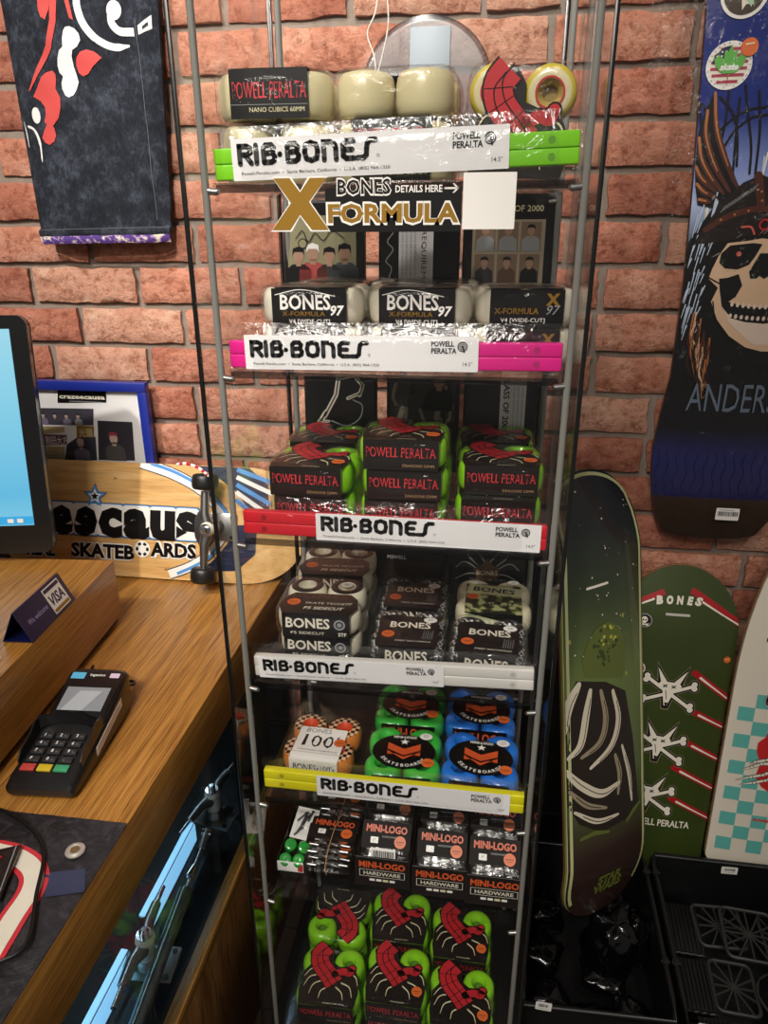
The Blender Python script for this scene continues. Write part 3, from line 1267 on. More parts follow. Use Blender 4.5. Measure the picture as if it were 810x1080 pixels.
# ---- second shelf: X formula
def xf_label(w, h, big=True):
    mb = MB()
    ff = tfront(w)
    hw = w * 0.36
    mb.prism(rect(-hw, 0.0005, hw, h), 0.0004, BLK, ff)
    ft = ttop(h)
    mb.prism(rrect(-hw, -w / 2 - 0.001, hw, 0.012, 0.003), 0.0004, BLK, ft)
    ft2 = ttop(h + 0.0004)
    mb.text('BONES', 0, -0.03, 0.014, DGREY, ft2, 1, 'c', w=hw * 1.5)
    mb.stroke([(-hw + 0.004, -0.042), (hw - 0.004, -0.04)], 0.0012, GREYI, ft2, 1)
    f2 = tfront(w + 0.0009)
    if big:
        for mm, l, bd in ((WHT, 1, 0.02),):
            mb.text('BONES', -hw * 0.1, h * 0.45, h * 0.4, mm, f2, l, 'c', w=hw * 1.35, bold=bd, jag=0.0003)
        mb.stroke(curve([(-hw * 0.9, h * 0.83), (-hw * 0.2, h * 0.97), (hw * 0.7, h * 0.8)], 5), 0.0009, WHT, f2, 1)
        mb.text('X-FORMULA', -hw * 0.15, h * 0.27, h * 0.13, GOLD, f2, 1, 'c', w=hw * 1.15)
        mb.text('97', hw * 0.94, h * 0.3, h * 0.26, WHT, f2, 1, 'r', bold=0.03, shear=0.2)
        mb.text('V4 [WIDE-CUT]', 0, h * 0.07, h * 0.12, WHT, f2, 1, 'c', w=hw * 1.1)
    else:
        mb.text('X', hw * 0.5, h * 0.6, h * 0.3, GOLD, f2, 1, 'l', bold=0.05)
        mb.text('X-FORMULA', -hw * 0.88, h * 0.36, h * 0.16, GOLD, f2, 1, 'l', w=hw * 1.2, bold=0.02)
        mb.text('97', hw * 0.9, h * 0.34, h * 0.26, GREYI, f2, 1, 'r', shear=0.3)
        mb.text('V4 [WIDE-CUT]', -hw * 0.1, h * 0.14, h * 0.11, WHT, f2, 1, 'c', w=hw * 1.2)
    return mb


WX = 0.118
IVW = wheel(0.029, 0.0405, flat('wheel_natural', 'ddd7c2', 0.36, coat=0.3))
pl_xf = make_kind(WX, 0.0405, 0.029, IVW, xf_label(WX, 0.0405), 6.0)
WX3 = 0.112
IVW3 = wheel(0.0275, 0.04, flat('wheel_natural', 'ddd7c2', 0.36, coat=0.3))
pl_xf2 = make_kind(WX3, 0.04, 0.0275, IVW3, xf_label(WX3, 0.04, False), 7.0)
G = 'ivory wheel packs with black labels on the second shelf'
z2 = SHELVES[1]
pl_xf('ivory wheel pack at the bottom of the left stack behind pink rails', (-0.206, 0.862, z2), 0, G)
pl_xf('ivory wheel pack numbered 97 on top of the front left stack', (-0.2065, 0.865, z2 + 0.0428), 2, G)
pl_xf('ivory wheel pack under the rear left stack of second shelf', (-0.196, 0.985, z2), 0, G)
pl_xf('ivory wheel pack on top of the rear left stack of second shelf', (-0.193, 0.987, z2 + 0.0428), -3, G)
pl_xf('ivory wheel pack numbered 97 low in the front centre stack', (-0.081, 0.868, z2), 0, G)
pl_xf('ivory wheel pack numbered 97 lying on the front centre stack', (-0.082, 0.872, z2 + 0.0428), -2, G)
pl_xf2('ivory wheel pack under the rear centre stack of second shelf', (-0.076, 0.99, z2), 1, G)
pl_xf2('ivory wheel pack on top of the rear centre stack, black top label', (-0.0745, 0.99, z2 + 0.0424), 2, G)
pl_xf2('ivory wheel pack at the bottom of the right stack behind pink rails', (0.034, 0.88, z2), 0, G)
pl_xf2('ivory wheel pack with small gold X on the right stack', (0.0335, 0.882, z2 + 0.0424), 3, G)


# ---- fourth shelf
def bones_label(w, h, l1, l2, back='BONES', dotx=-0.036, frontbase=None, size=True):
    mb = MB()
    hw = w * 0.4
    ft = ttop(h)
    base = flat('label_black', '131112', 0.34, coat=0.2)
    mb.prism([(-hw, -w / 2 - 0.001), (-w * 0.47, -w * 0.34), (-w * 0.44, -w * 0.12), (-hw * 0.86, 0.0), (hw * 0.86, 0.0), (w * 0.44, -w * 0.12), (w * 0.47, -w * 0.34), (hw, -w / 2 - 0.001)], 0.0004, base, ft)
    f = ttop(h + 0.0004)
    mb.text(back, -0.002, -w * 0.13, w * 0.11, BRN, f, 1, 'c', w=hw * 1.7, jag=0.0003)
    mb.text(l1, 0.006, -w * 0.27, w * 0.045, BWHT, f, 1, 'c', w=hw * 1.1)
    mb.text('STF', hw * 0.98, -w * 0.27, w * 0.055, BWHT, f, 1, 'r', shear=0.3)
    mb.text(l2, 0.008, -w * 0.4, w * 0.065, BWHT, f, 1, 'c', w=hw * 1.2, shear=0.2, bold=0.02)
    price_dot(mb, (dotx, -w * 0.24), 0.0092, f, 2)
    if size:
        mb.disc((w * 0.25, w * 0.25), 0.0085, WHT, f, 2, 0.0065, 20)
        mb.text('52MM', w * 0.25, w * 0.25 + 0.0005, 0.0022, BLK, f, 3, 'c')
        mb.text('STF', w * 0.25, w * 0.25 - 0.0035, 0.0024, BLK, f, 3, 'c')
    ff = tfront(w)
    mb.prism(rect(-hw, 0.0005, hw, h + 0.001), 0.0004, frontbase or base, ff)
    f2 = tfront(w + 0.0009)
    mb.text('BONES', -hw * 0.24, h * 0.44, h * 0.42, BWHT, f2, 1, 'c', w=hw * 1.3, bold=0.02, jag=0.0004)
    mb.ring((hw * 0.7, h * 0.62), h * 0.15, h * 0.22, GREYI, f2, 1, 18)
    mb.disc((hw * 0.7, h * 0.62), h * 0.09, GREYI, f2, 1)
    mb.text(l2, -hw * 0.25, h * 0.16, h * 0.12, BWHT, f2, 1, 'c', w=hw)
    mb.text('STF', hw * 0.9, h * 0.14, h * 0.15, BWHT, f2, 1, 'r', bold=0.02)
    return mb


SIDEW = wheel(0.0285, 0.0355, flat('wheel_white', 'e2dcc4', 0.33, coat=0.35), flat('face_black', '141313', 0.35, coat=0.2), flat('ivory_core', 'b8ae90', 0.5), flat('hub_white', 'd8d2bc', 0.4), 0.82)
WB = 0.115
pl_side = make_kind(WB, 0.0355, 0.0285, SIDEW, bones_label(WB, 0.0355, 'SKATE TECH', 'P5 SIDECUT'), 8.0)
G = 'white wheel packs with black faces on the fourth shelf'
z4 = SHELVES[3]
hb = 0.0378
pl_side('white black-faced wheel pack under the front left stack, fourth shelf', (-0.216, 0.876, z4), 1, G)
pl_side('white black-faced lettered pack on top of the front left stack, fourth shelf', (-0.2165, 0.8705, z4 + hb), 2, G)
pl_side('white black-faced wheel pack under the rear left stack, fourth shelf', (-0.221, 0.99, z4), 0, G)
pl_side('white black-faced lettered pack on top of the rear left stack', (-0.2205, 0.9895, z4 + hb), 3, G)


def reaper_label(w, h):
    mb = MB()
    hw = w * 0.36
    base = flat('label_black', '131112', 0.34, coat=0.2)
    ft = ttop(h)
    mb.prism(rrect(-hw - 0.004, -w / 2 - 0.001, hw + 0.004, w * 0.26, 0.006), 0.0004, base, ft)
    f = ttop(h + 0.0004)
    mb.disc((-0.022, w * 0.2), 0.013, BLKM, f, 1, 0.009)
    mb.text('BONES', 0.002, -w * 0.05, w * 0.15, BWHT, f, 1, 'c', w=hw * 1.5, bold=0.02, jag=0.0005)
    mb.text('REAPER', hw * 0.9, -w * 0.17, w * 0.07, DGREY, f, 1, 'r', w=hw * 0.9)
    mb.text('STREET TECH FORMULA', 0.008, -w * 0.4, w * 0.035, BWHT, f, 1, 'c', w=hw * 1.3)
    price_dot(mb, (-hw * 0.72, -w * 0.23), 0.0088, f, 2)
    mb.disc((hw * 0.78, w * 0.17), 0.0095, WHT, f, 2, 0.0075)
    mb.text('54', hw * 0.78, w * 0.15, 0.0048, BLK, f, 3, 'c')
    for q in range(5):
        mb.stroke([(hw * (0.55 + 0.08 * q), -w * 0.32), (hw * (0.6 + 0.08 * q), -w * (0.1 + 0.02 * (q % 2)))], 0.0007, GREYI, f, 1)
    ff = tfront(w)
    mb.prism(rect(-hw, 0.0005, hw, h + 0.001), 0.0004, base, ff)
    f2 = tfront(w + 0.0009)
    mb.text('BONES', 0, h * 0.36, h * 0.48, BWHT, f2, 1, 'c', w=hw * 1.5, bold=0.02, jag=0.0005)
    mb.text('REAPER', 0, h * 0.12, h * 0.16, GREYI, f2, 1, 'c')
    return mb


WRP = 0.104
REAW = wheel(0.0255, 0.034, REAP)
pl_reap = make_kind(WRP, 0.034, 0.0255, REAW, reaper_label(WRP, 0.034), 9.0)
G = 'black speckled wheel packs on the fourth shelf'
pl_reap('black speckled wheel pack at the front centre of fourth shelf', (-0.0945, 0.866, z4), 2, G)
pl_reap('black speckled wheel pack behind the front centre one', (-0.098, 0.973, z4), 1, G)
pl_reap('black speckled wheel pack at the front right of fourth shelf', (0.0155, 0.86, z4), -2, G)


def camo_label(w, h):
    mb = MB()
    hw = w * 0.37
    ft = ttop(h)
    mb.prism(rrect(-hw, -w / 2 - 0.001, hw, w * 0.3, 0.004), 0.0004, CAMO, ft)
    f = ttop(h + 0.0004)
    pale = flat('label_pale_green', 'c3c79c', 0.4)
    mb.poly([(-hw, w * 0.0), (-hw * 0.9, w * 0.3), (hw, w * 0.2), (hw, -w * 0.02)], pale, f, 1)
    mb.text('BONES', 0, w * 0.06, w * 0.13, BLK, f, 2, 'c', w=hw * 1.5, rot=-0.1, bold=0.02, jag=0.0004)
    price_dot(mb, (-hw * 0.75, -w * 0.08), 0.009, f, 2)
    mb.disc((w * 0.27, w * 0.38), 0.009, WHT, f, 3, 0.007)
    mb.text('53', w * 0.27, w * 0.36, 0.0045, BLK, f, 4, 'c')
    mb.text('99A', hw * 0.6, -w * 0.3, w * 0.08, pale, f, 2, 'c')
    mb.text('X-97', -hw * 0.2, -w * 0.28, w * 0.06, pale, f, 2, 'c')
    ff = tfront(w)
    mb.prism(rect(-hw, 0.0005, hw, h + 0.001), 0.0004, BLK, ff)
    f2 = tfront(w + 0.0009)
    mb.poly([(-hw, h * 0.6), (-hw, h), (hw * 0.6, h * 0.62), (hw * 0.6, h * 0.5)], pale, f2, 1)
    mb.text('BONES', 0, h * 0.25, h * 0.5, BWHT, f2, 2, 'c', w=hw * 1.5, bold=0.02, jag=0.0005)
    return mb


pl_camo = make_kind(0.112, 0.036, 0.0275, wheel(0.0275, 0.036, IVORY, None, flat('tan_core', '8a7440', 0.5)), camo_label(0.112, 0.036), 10.0)
pl_camo('ivory wheel pack with green camouflage label, rear right of fourth shelf', (0.022, 0.972, z4), 0, 'camouflage label packs')

# ---- fifth shelf
OW = wheel(0.0265, 0.034, WORG, CHK, flat('orange_core', 'b03a1a', 0.5), flat('hub_red', 'd04a28', 0.4), 0.9)


def hundred_label(w, h):
    mb = MB()
    ft = ttop(h)
    mb.prism(rrect(-0.037, -w / 2 - 0.001, 0.035, 0.017, 0.002), 0.0004, WHT, ft)
    f = ttop(h + 0.0004)
    mb.text('BONES', -0.008, 0.005, 0.0095, GREYI, f, 1, 'c', w=0.038, bold=0.01, jag=0.0004)
    mb.text("100'", 0.0, -0.026, 0.026, BLK, f, 1, 'c', w=0.052, bold=0.0, jag=0.0012)
    mb.text('ORIGINAL FORMULA', 0, -0.036, 0.0035, DGREY, f, 1, 'c', w=0.06)
    mb.stroke([(-0.035, -0.04), (0.033, -0.04)], 0.0005, DGREY, f, 1)
    price_dot(mb, (0.029, -0.013), 0.0088, f, 2)
    ff = tfront(w)
    mb.prism(rect(-0.037, 0.0005, 0.035, h + 0.001), 0.0004, WHT, ff)
    f2 = tfront(w + 0.0009)
    mb.text("BONES\u2022100's", 0, h * 0.45, h * 0.36, DGREY, f2, 1, 'c', w=0.062, jag=0.0004)
    return mb


pl_hund = make_kind(0.107, 0.034, 0.0265, OW, hundred_label(0.107, 0.034), 11.0)
z5 = SHELVES[4]
pl_hund('orange wheel pack with checkered faces and white label numbered 100', (-0.222, 0.856, z5), -2, 'orange wheel packs')


def mini_label(w, h):
    mb = MB()
    ft = ttop(h)
    pts = [(0.046 * math.cos(2 * PI * k / 40), -0.004 + 0.037 * math.sin(2 * PI * k / 40)) for k in range(40)]
    mb.prism(pts, 0.0004, BLK, ft)
    f = ttop(h + 0.0004)
    star = [((0.007 if k % 2 == 0 else 0.0028) * math.sin(2 * PI * k / 10), 0.016 + (0.007 if k % 2 == 0 else 0.0028) * math.cos(2 * PI * k / 10)) for k in range(10)]
    mb.poly(star, WHT, f, 1)
    for dx in (-1, 1):
        mb.poly([(dx * 0.024, 0.013), (dx * 0.024, -0.001), (0, -0.013), (0, 0.0005)], ORGD, f, 1)
        mb.poly([(dx * 0.024, -0.004), (dx * 0.024, -0.013), (dx * 0.012, -0.0105), (0, -0.0165), (0, -0.022), (0, -0.0165)][:5], ORGD, f, 1)
    mb.text('MINI-LOGO', 0, 0.024, 0.0055, WHT, f, 1, 'c', w=0.034, bold=0.02)
    for k, chx in enumerate('SKATEBOARDS'):
        a = R(-150 + 12 * k)
        mb.text(chx, 0.036 * math.cos(a), -0.004 + 0.031 * math.sin(a) - 0.002, 0.006, WHT, f, 1, 'c', rot=a + PI / 2, bold=0.02)
    price_dot(mb, (0.036, -0.026), 0.0092, f, 2)
    mb.disc((0.031, 0.031), 0.0095, WHT, f, 1, 0.0075)
    mb.text('53MM', 0.031, 0.0315, 0.0024, BLK, f, 2, 'c')
    mb.text('101A', 0.031, 0.0275, 0.0024, BLK, f, 2, 'c')
    ff = tfront(w)
    mb.prism(rect(-0.041, h * 0.28, 0.041, h * 1.0), 0.0004, BLK, ff)
    f2 = tfront(w + 0.0009)
    mb.text('MINI-LOGO', 0, h * 0.4, h * 0.46, ORGD, f2, 1, 'c', w=0.076, bold=0.03)
    return mb


WM = 0.11
GRW = wheel(0.027, 0.034, MINT, None, flat('green_core', '1d6a24', 0.5))
BLW = wheel(0.027, 0.034, BLUE, None, flat('blue_core', '103f7c', 0.5))
pl_mg = make_kind(WM, 0.034, 0.027, GRW, mini_label(WM, 0.034), 12.0)
pl_mb = make_kind(WM, 0.034, 0.027, BLW, mini_label(WM, 0.034), 13.0)
G = 'green wheel packs with orange chevron'
pl_mg('green wheel pack with orange chevron, front of the fifth shelf', (-0.0975, 0.843, z5), 2, G)
pl_mg('green wheel pack with orange chevron behind the front green pack', (-0.0995, 0.956, z5), 1, G)
G = 'blue wheel packs with orange chevron'
pl_mb('blue wheel pack with orange chevron, front of the fifth shelf', (0.0145, 0.846, z5), -2, G)
pl_mb('blue wheel pack with orange chevron behind the front blue pack', (0.0125, 0.959, z5), -1, G)


# ---- hardware shelf
z6 = SHELVES[5]
CARD = flat('hardware_card', '1a1411', 0.62, spec=0.2)
CARDB = flat('carton_brown', '241c18', 0.5)


def sq(mb, x, y, t, f, l=2):
    mb.poly(rrect(x - 0.006, y - 0.0045, x + 0.006, y + 0.0045, 0.0008, 2), WHT, f, l)
    mb.text(t, x, y - 0.002, 0.004, BLK, f, l + 1, 'c', bold=0.02)


def packet_parts():
    hd = MB()
    f = plane((0, 0, 0.0052), (1, 0, 0), (0, 1, 0))
    hd.prism(rrect(-0.038, 0.022, 0.038, 0.062, 0.002, 2), 0.0006, CARD, f)
    hd.box((0, 0.042, 0.003), (0.075, 0.039, 0.0044), CARD, 0.001)
    f = plane((0, 0, 0.006), (1, 0, 0), (0, 1, 0))
    hd.text('MINI-LOGO', 0, 0.046, 0.0105, ORGD, f, 1, 'c', w=0.064, bold=0.035)
    hd.text('HARDWARE', -0.006, 0.0385, 0.003, GREYI, f, 1, 'l')
    sq(hd, -0.018, 0.034, '1"', f, 1)
    price_dot(hd, (0.022, 0.034), 0.009, f, 1)
    bg = MB()

    def fn(u, v, s):
        x, y = -0.037 + 0.074 * u, -0.002 + 0.026 * v
        t = 0.0055 * min(1, 6 * u, 6 * (1 - u)) * min(1, 3 * v + 0.15)
        return (x, y, 0.0035 + s * t * 0.7 + 0.0012 * noise.noise((x * 60, y * 60, s)))
    bg.grid(18, 8, lambda u, v: fn(u, v, 1), BAG)
    bg.grid(18, 8, lambda u, v: fn(u, v, -1), BAG, flip=True)
    bo = MB()
    rnd = random.Random(5)
    for k in range(8):
        x, y, a = rnd.uniform(-0.027, 0.027), rnd.uniform(0.004, 0.017), rnd.uniform(0, PI)
        d = Vector((math.cos(a), math.sin(a) * 0.35, 0)) * 0.008
        bo.tube([Vector((x, y, 0.0035)) - d, Vector((x, y, 0.0035)) + d * 0.8, Vector((x, y, 0.0035)) + d * 0.82, Vector((x, y, 0.0035)) + d], [0.0014, 0.0014, 0.0028, 0.0024], STEEL, 7)
    return [('header_card', hd.mesh('header_card')), ('bag', bg.mesh('bag', 180)), ('bolts', bo.mesh('bolts'))]


PKT = []
PK_PARTS = packet_parts()


def packet(label, loc, tilt, rz=0, group='hardware packets standing in the cartons'):
    rot = (R(tilt), 0, R(rz))
    if PKT:
        return dup(PKT[0], label, loc, 0, group, rot)
    root = thing('hardware_packet', label, 'hardware packet', loc, 0, group)
    root.rotation_euler = rot
    for n, me in PK_PARTS:
        link(n, me, root)
    PKT.append(root)
    return root


CARTON = []


def carton(label, x, y, w=0.083):
    if CARTON:
        r = dup(CARTON[0], label, (x, y, z6), R(0.5), 'mini hardware cartons')
        return r
    root = thing('hardware_carton', label, 'carton', (x, y, z6), 0, 'mini hardware cartons')
    mb = MB()
    t = 0.0012
    d, hf, hbk = 0.17, 0.058, 0.062
    mb.box((0, d / 2, t / 2), (w, d, t), CARDB)
    mb.box((0, t / 2, hf / 2), (w, t, hf), CARDB, 0.0004)
    mb.box((0, d - t / 2, hbk / 2), (w, t, hbk), CARDB)
    for sx in (-1, 1):
        f = plane((sx * (w / 2 - t / 2), 0, 0), (0, 1, 0), (0, 0, 1))
        mb.prism([(0, 0), (d, 0), (d, hbk), (d * 0.5, hf * 0.62), (0.012, hf * 0.7), (0, hf)], 0.001, CARDB, f)
    mb.build('carton_tray', root)
    mb = MB()
    f = plane((0, -0.0002, 0), (1, 0, 0), (0, 0, 1))
    mb.prism(rect(-w / 2 + 0.0006, 0.0008, w / 2 - 0.0006, hf), 0.0003, CARD, f)
    f = plane((0, -0.0006, 0), (1, 0, 0), (0, 0, 1))
    mb.text('MINI-LOGO', 0, 0.038, 0.012, ORGD, f, 1, 'c', w=0.07, bold=0.035)
    mb.stroke(rect(-0.034, 0.0205, 0.034, 0.0335), 0.0007, BWHT, f, 1, closed=True)
    mb.text('HARDWARE', 0, 0.0235, 0.007, BWHT, f, 1, 'c', w=0.056, bold=0.015)
    for k in range(4):
        mb.poly(rect(-0.019 + k * 0.0102, 0.0118, -0.011 + k * 0.0102, 0.0162), CREAM if k == 2 else WHT, f, 1)
    mb.stroke([(-w / 2 + 0.002, hf - 0.0006), (w / 2 - 0.002, hf - 0.0006)], 0.0006, GREYI, f, 1)
    mb.build('front_print', root)
    CARTON.append(root)
    return root


carton('dark hardware carton with orange lettering, leftmost of three, white barcode above', -0.1235, 0.793)
carton('dark hardware carton with orange lettering, middle of three', -0.0365, 0.788)
carton('dark hardware carton with orange lettering, rightmost of three', 0.0435, 0.784)
for cx, cy, nm in ((-0.1235, 0.793, 'left'), (-0.0365, 0.788, 'middle'), (0.0435, 0.784, 'right')):
    packet('orange lettered packet at the front of the %s hardware carton' % nm, (cx, cy + 0.02, z6 + 0.022), 42)
    packet('orange lettered packet in the back of the %s hardware carton' % nm, (cx, cy + 0.085, z6 + 0.026), 44)
# barcode slip stuck in the left carton
t = thing('barcode_slip', 'white barcode slip at the front of the left hardware carton', 'price label', (-0.1235, 0.797, z6 + 0.05))
t.rotation_euler = (R(62), 0, 0)
mb = MB()
mb.prism(rrect(-0.019, -0.004, 0.019, 0.0165, 0.001, 2), 0.0004, WHT, plane((0, 0, 0), (1, 0, 0), (0, 1, 0)))
f = plane((0, 0, 0.0005), (1, 0, 0), (0, 1, 0))
rnd = random.Random(3)
x = -0.015
while x < 0.015:
    wd = rnd.choice((0.0006, 0.001, 0.0015))
    mb.poly(rect(x, 0.002, x + wd, 0.013), BLK, f, 1)
    x += wd + rnd.choice((0.0006, 0.001))
mb.build('slip', t)
# flat stack at the left, held by a rubber band
for k in range(4):
    packet('clear hardware packet %s of the banded stack' % ('lowest', 'second from below', 'third from below', 'topmost')[k] if k else 'lowest clear hardware packet of the banded stack', (-0.2135 + 0.002 * (k % 2), 0.805 + 0.004 * k, z6 + 0.001 + 0.0095 * k), 4, (1, -2, 2, -1)[k], 'banded hardware packets')
for k in range(3):
    packet('hardware packet in the rear banded stack, %s layer' % ('bottom', 'middle', 'top')[k], (-0.2115, 0.893 + 0.004 * k, z6 + 0.001 + 0.0105 * k), 5, (1, -1, 2)[k], 'banded hardware packets')
bandm = flat('rubber_band', 'b88a5c', 0.5)
tb = MB()
pts = [(-0.212, 0.801, z6 + 0.002), (-0.2125, 0.798, z6 + 0.02), (-0.2105, 0.812, z6 + 0.0405), (-0.2085, 0.845, z6 + 0.0455), (-0.206, 0.882, z6 + 0.0425), (-0.2045, 0.95, z6 + 0.039), (-0.2045, 0.962, z6 + 0.03), (-0.205, 0.966, z6 + 0.003)]
tb.tube(curve(pts, 5), 0.0007, bandm, 6)
tag(tb.build('rubber_band'), 'tan rubber band around the flat hardware packets', 'rubber band')

# small carton of green bushings
t = thing('bushing_carton', 'small white fronted carton holding green bushings, left of the hardware', 'carton', (-0.2685, 0.8, z6))
mb = MB()
mb.box((0, 0.055, 0.0006), (0.043, 0.11, 0.0012), CARDB)
mb.box((0, 0.0006, 0.010), (0.043, 0.0012, 0.020), WHT, 0.0003)
mb.box((0, 0.1094, 0.02), (0.043, 0.0012, 0.04), CARDB)
for sx in (-1, 1):
    mb.box((sx * 0.0209, 0.055, 0.011), (0.0012, 0.11, 0.022), CARDB, 0.0003)
mb.poly(rect(0.012, 0.003, 0.02, 0.018), RED, plane((0, -0.0003, 0), (1, 0, 0), (0, 0, 1)), 1)
mb.build('carton_tray', t)
BUSH = flat('bushing_green', '2d9a3c', 0.2, coat=0.6)
mb = MB()
mb.lathe([(0.003, 0.0165), (0.0062, 0.017), (0.009, 0.0155), (0.0102, 0.011), (0.0102, 0.006), (0.009, 0.0012), (0.006, 0.0), (0.003, 0.0005)], BUSH, 18)
bm_ = mb.mesh('bushing')
first = None
for k, (x, y, z, tl, ps) in enumerate(((-0.0095, 0.014, 0.0075, 35, 'front left'), (0.0105, 0.013, 0.0075, 30, 'front right'), (-0.0095, 0.036, 0.012, 28, 'rear left'), (0.0105, 0.0365, 0.011, 38, 'rear right'))):
    o = link('bushing', bm_, None, (-0.2685 + x, 0.8 + y, z6 + z))
    o.rotation_euler = (R(tl), 0, R(12 * k))
    tag(o, 'shiny green bushing, %s of the four in the small carton' % ps, 'bushing', 'green bushings')
t = thing('bolt_bag', 'clear bag of dark bolts on a white card behind the green bushings', 'hardware bag', (-0.2665, 0.862, z6 + 0.014))
t.rotation_euler = (R(28), 0, R(-8))
mb = MB()
mb.prism(rrect(-0.019, -0.008, 0.019, 0.042, 0.001, 2), 0.0006, WHT, plane((0, 0, 0), (1, 0, 0), (0, 1, 0)))
mb.build('card', t)
mb = MB()
rnd = random.Random(11)
for k in range(9):
    c = Vector((rnd.uniform(-0.008, 0.008), rnd.uniform(0.002, 0.03), 0.004 + 0.003 * rnd.random()))
    a = rnd.uniform(0.9, 1.6)
    d = Vector((math.cos(a), math.sin(a), 0)) * 0.009
    mb.tube([c - d, c + d * 0.8, c + d * 0.82, c + d], [0.0013, 0.0013, 0.0026, 0.0022], BLKP, 7)
mb.build('bolts', t)
mb = MB()
mb.grid(14, 9, lambda u, v: (-0.014 + 0.028 * u, -0.002 + 0.038 * v, 0.001 + 0.009 * min(1, 5 * u, 5 * (1 - u), 5 * v, 5 * (1 - v)) + 0.001 * noise.noise((u * 8, v * 8, 2))), BAG)
mb.build('bag', t, sharp=180)


# ---- video cases standing at the back of the shelves
def figure(mb, f, x, y, s, shirt, l=1, skin=SKIN, hair=BLK, cap=None):
    """a small printed half figure"""
    mb.poly([(x - 0.42 * s, y), (x - 0.4 * s, y + 0.5 * s), (x - 0.2 * s, y + 0.66 * s), (x + 0.2 * s, y + 0.66 * s), (x + 0.4 * s, y + 0.5 * s), (x + 0.42 * s, y)], shirt, f, l)
    mb.poly(rect(x - 0.08 * s, y + 0.6 * s, x + 0.08 * s, y + 0.75 * s), skin, f, l + 1)
    mb.disc((x, y + 0.9 * s), 0.17 * s, skin, f, l + 1, 0.22 * s, 14)
    mb.poly([(x - 0.19 * s, y + 0.92 * s), (x - 0.17 * s, y + 1.12 * s), (x, y + 1.18 * s), (x + 0.17 * s, y + 1.12 * s), (x + 0.19 * s, y + 0.92 * s), (x + 0.12 * s, y + 1.02 * s), (x - 0.12 * s, y + 1.02 * s)], cap or hair, f, l + 2)


def video_case(label, x0, x1, z, h, y=1.043, lean=3):
    root = thing('video_case', label, 'video case', ((x0 + x1) / 2, y, z), 0, None)
    root.rotation_euler = (R(-lean), 0, 0)
    w = x1 - x0
    mb = MB()
    mb.box((0, 0.007, h / 2), (w, 0.014, h), BLKP, 0.0015)
    mb.box((-w / 2 + 0.002, 0.007, h / 2), (0.004, 0.0146, h - 0.004), BLKP, 0.001)
    mb.build('case_shell', root)
    cv = MB()
    f0 = plane((0, -0.0004, 0), (1, 0, 0), (0, 0, 1))
    cv.prism(rect(-w / 2 + 0.004, 0.004, w / 2 - 0.003, h - 0.004), 0.0003, BLK, f0)
    return root, cv, plane((0, -0.0008, 0), (1, 0, 0), (0, 0, 1)), w, h


PALEY = flat('print_pale_wall', '8d8767', 0.5)
PINKT = flat('print_red_shirt', 'a8443f', 0.5)
r, cv, f, w, h = video_case('video case with four young men printed on it, left of second shelf', -0.3, -0.183, z2, 0.185)
cv.poly(rect(-w / 2 + 0.006, 0.07, w / 2 - 0.012, h - 0.02), PALEY, f, 1)
for k, (dx, sh) in enumerate(((-0.037, BLK), (-0.016, PINKT), (0.008, DGREY), (0.03, flat('print_grey_shirt', '474a50', 0.5)))):
    figure(cv, f, dx, 0.07, 0.046 + 0.004 * (k % 2), sh, 2, cap=(WHT if k == 1 else None))
cv.stroke(curve([(-0.04, 0.135), (-0.03, 0.145), (-0.022, 0.13), (-0.012, 0.142), (0.0, 0.132), (0.012, 0.145), (0.03, 0.135)], 4), 0.0012, BLK, f, 6)
cv.disc((-0.03, 0.128), 0.007, BLK, f, 5)
cv.disc((-0.03, 0.128), 0.0055, PALEY, f, 6)
cv.build('cover', r)
r, cv, f, w, h = video_case('black video case with a pale vertical text strip, middle of second shelf', -0.163, -0.05, z2, 0.185)
cv.poly(rect(-0.028, 0.04, 0.02, h - 0.03), PAPER, f, 1)
cv.text('REQUIREMENTS', 0.004, 0.145, 0.007, DGREY, f, 2, 'l', rot=-PI / 2, w=0.095)
for k in range(4):
    cv.text('ride every day and enter with the team all over again', -0.024 + 0.006 * k, 0.148, 0.003, GREYI, f, 2, 'l', rot=-PI / 2, w=0.1)
cv.text('mini cassette edition', 0.014, 0.148, 0.003, GREYI, f, 2, 'l', rot=-PI / 2, w=0.09) if False else None
cv.stroke(curve([(-0.045, 0.075), (-0.038, 0.095), (-0.046, 0.105), (-0.036, 0.12), (-0.044, 0.13), (-0.036, 0.142)], 4), 0.0016, GREYI, f, 2)
cv.build('cover', r)
r, cv, f, w, h = video_case('black video case with a grid of portrait photos, right of second shelf', -0.046, 0.076, z2, 0.19)
SEP = flat('print_sepia', '7a6450', 0.5)
cv.poly(rect(-w / 2 + 0.013, 0.03, w / 2 - 0.012, 0.158), flat('print_board', '9d8f78', 0.5), f, 1)
cv.text('CLASS OF 2000', 0.045, 0.168, 0.008, CREAM, f, 1, 'r', w=0.072)
for j in range(3):
    for i in range(3):
        x, y = -0.0305 + 0.0305 * i, 0.036 + 0.041 * j
        cv.poly(rect(x - 0.0135, y, x + 0.0135, y + 0.037), SEP, f, 2)
        figure(cv, f, x, y, 0.029, (BLK, DGREY, BRN)[(i + j) % 3] if j < 2 else GREYI, 3)
cv.build('cover', r)
r, cv, f, w, h = video_case('black video case with a white running skeleton leg, left of third shelf', -0.279, -0.168, z3, 0.185)
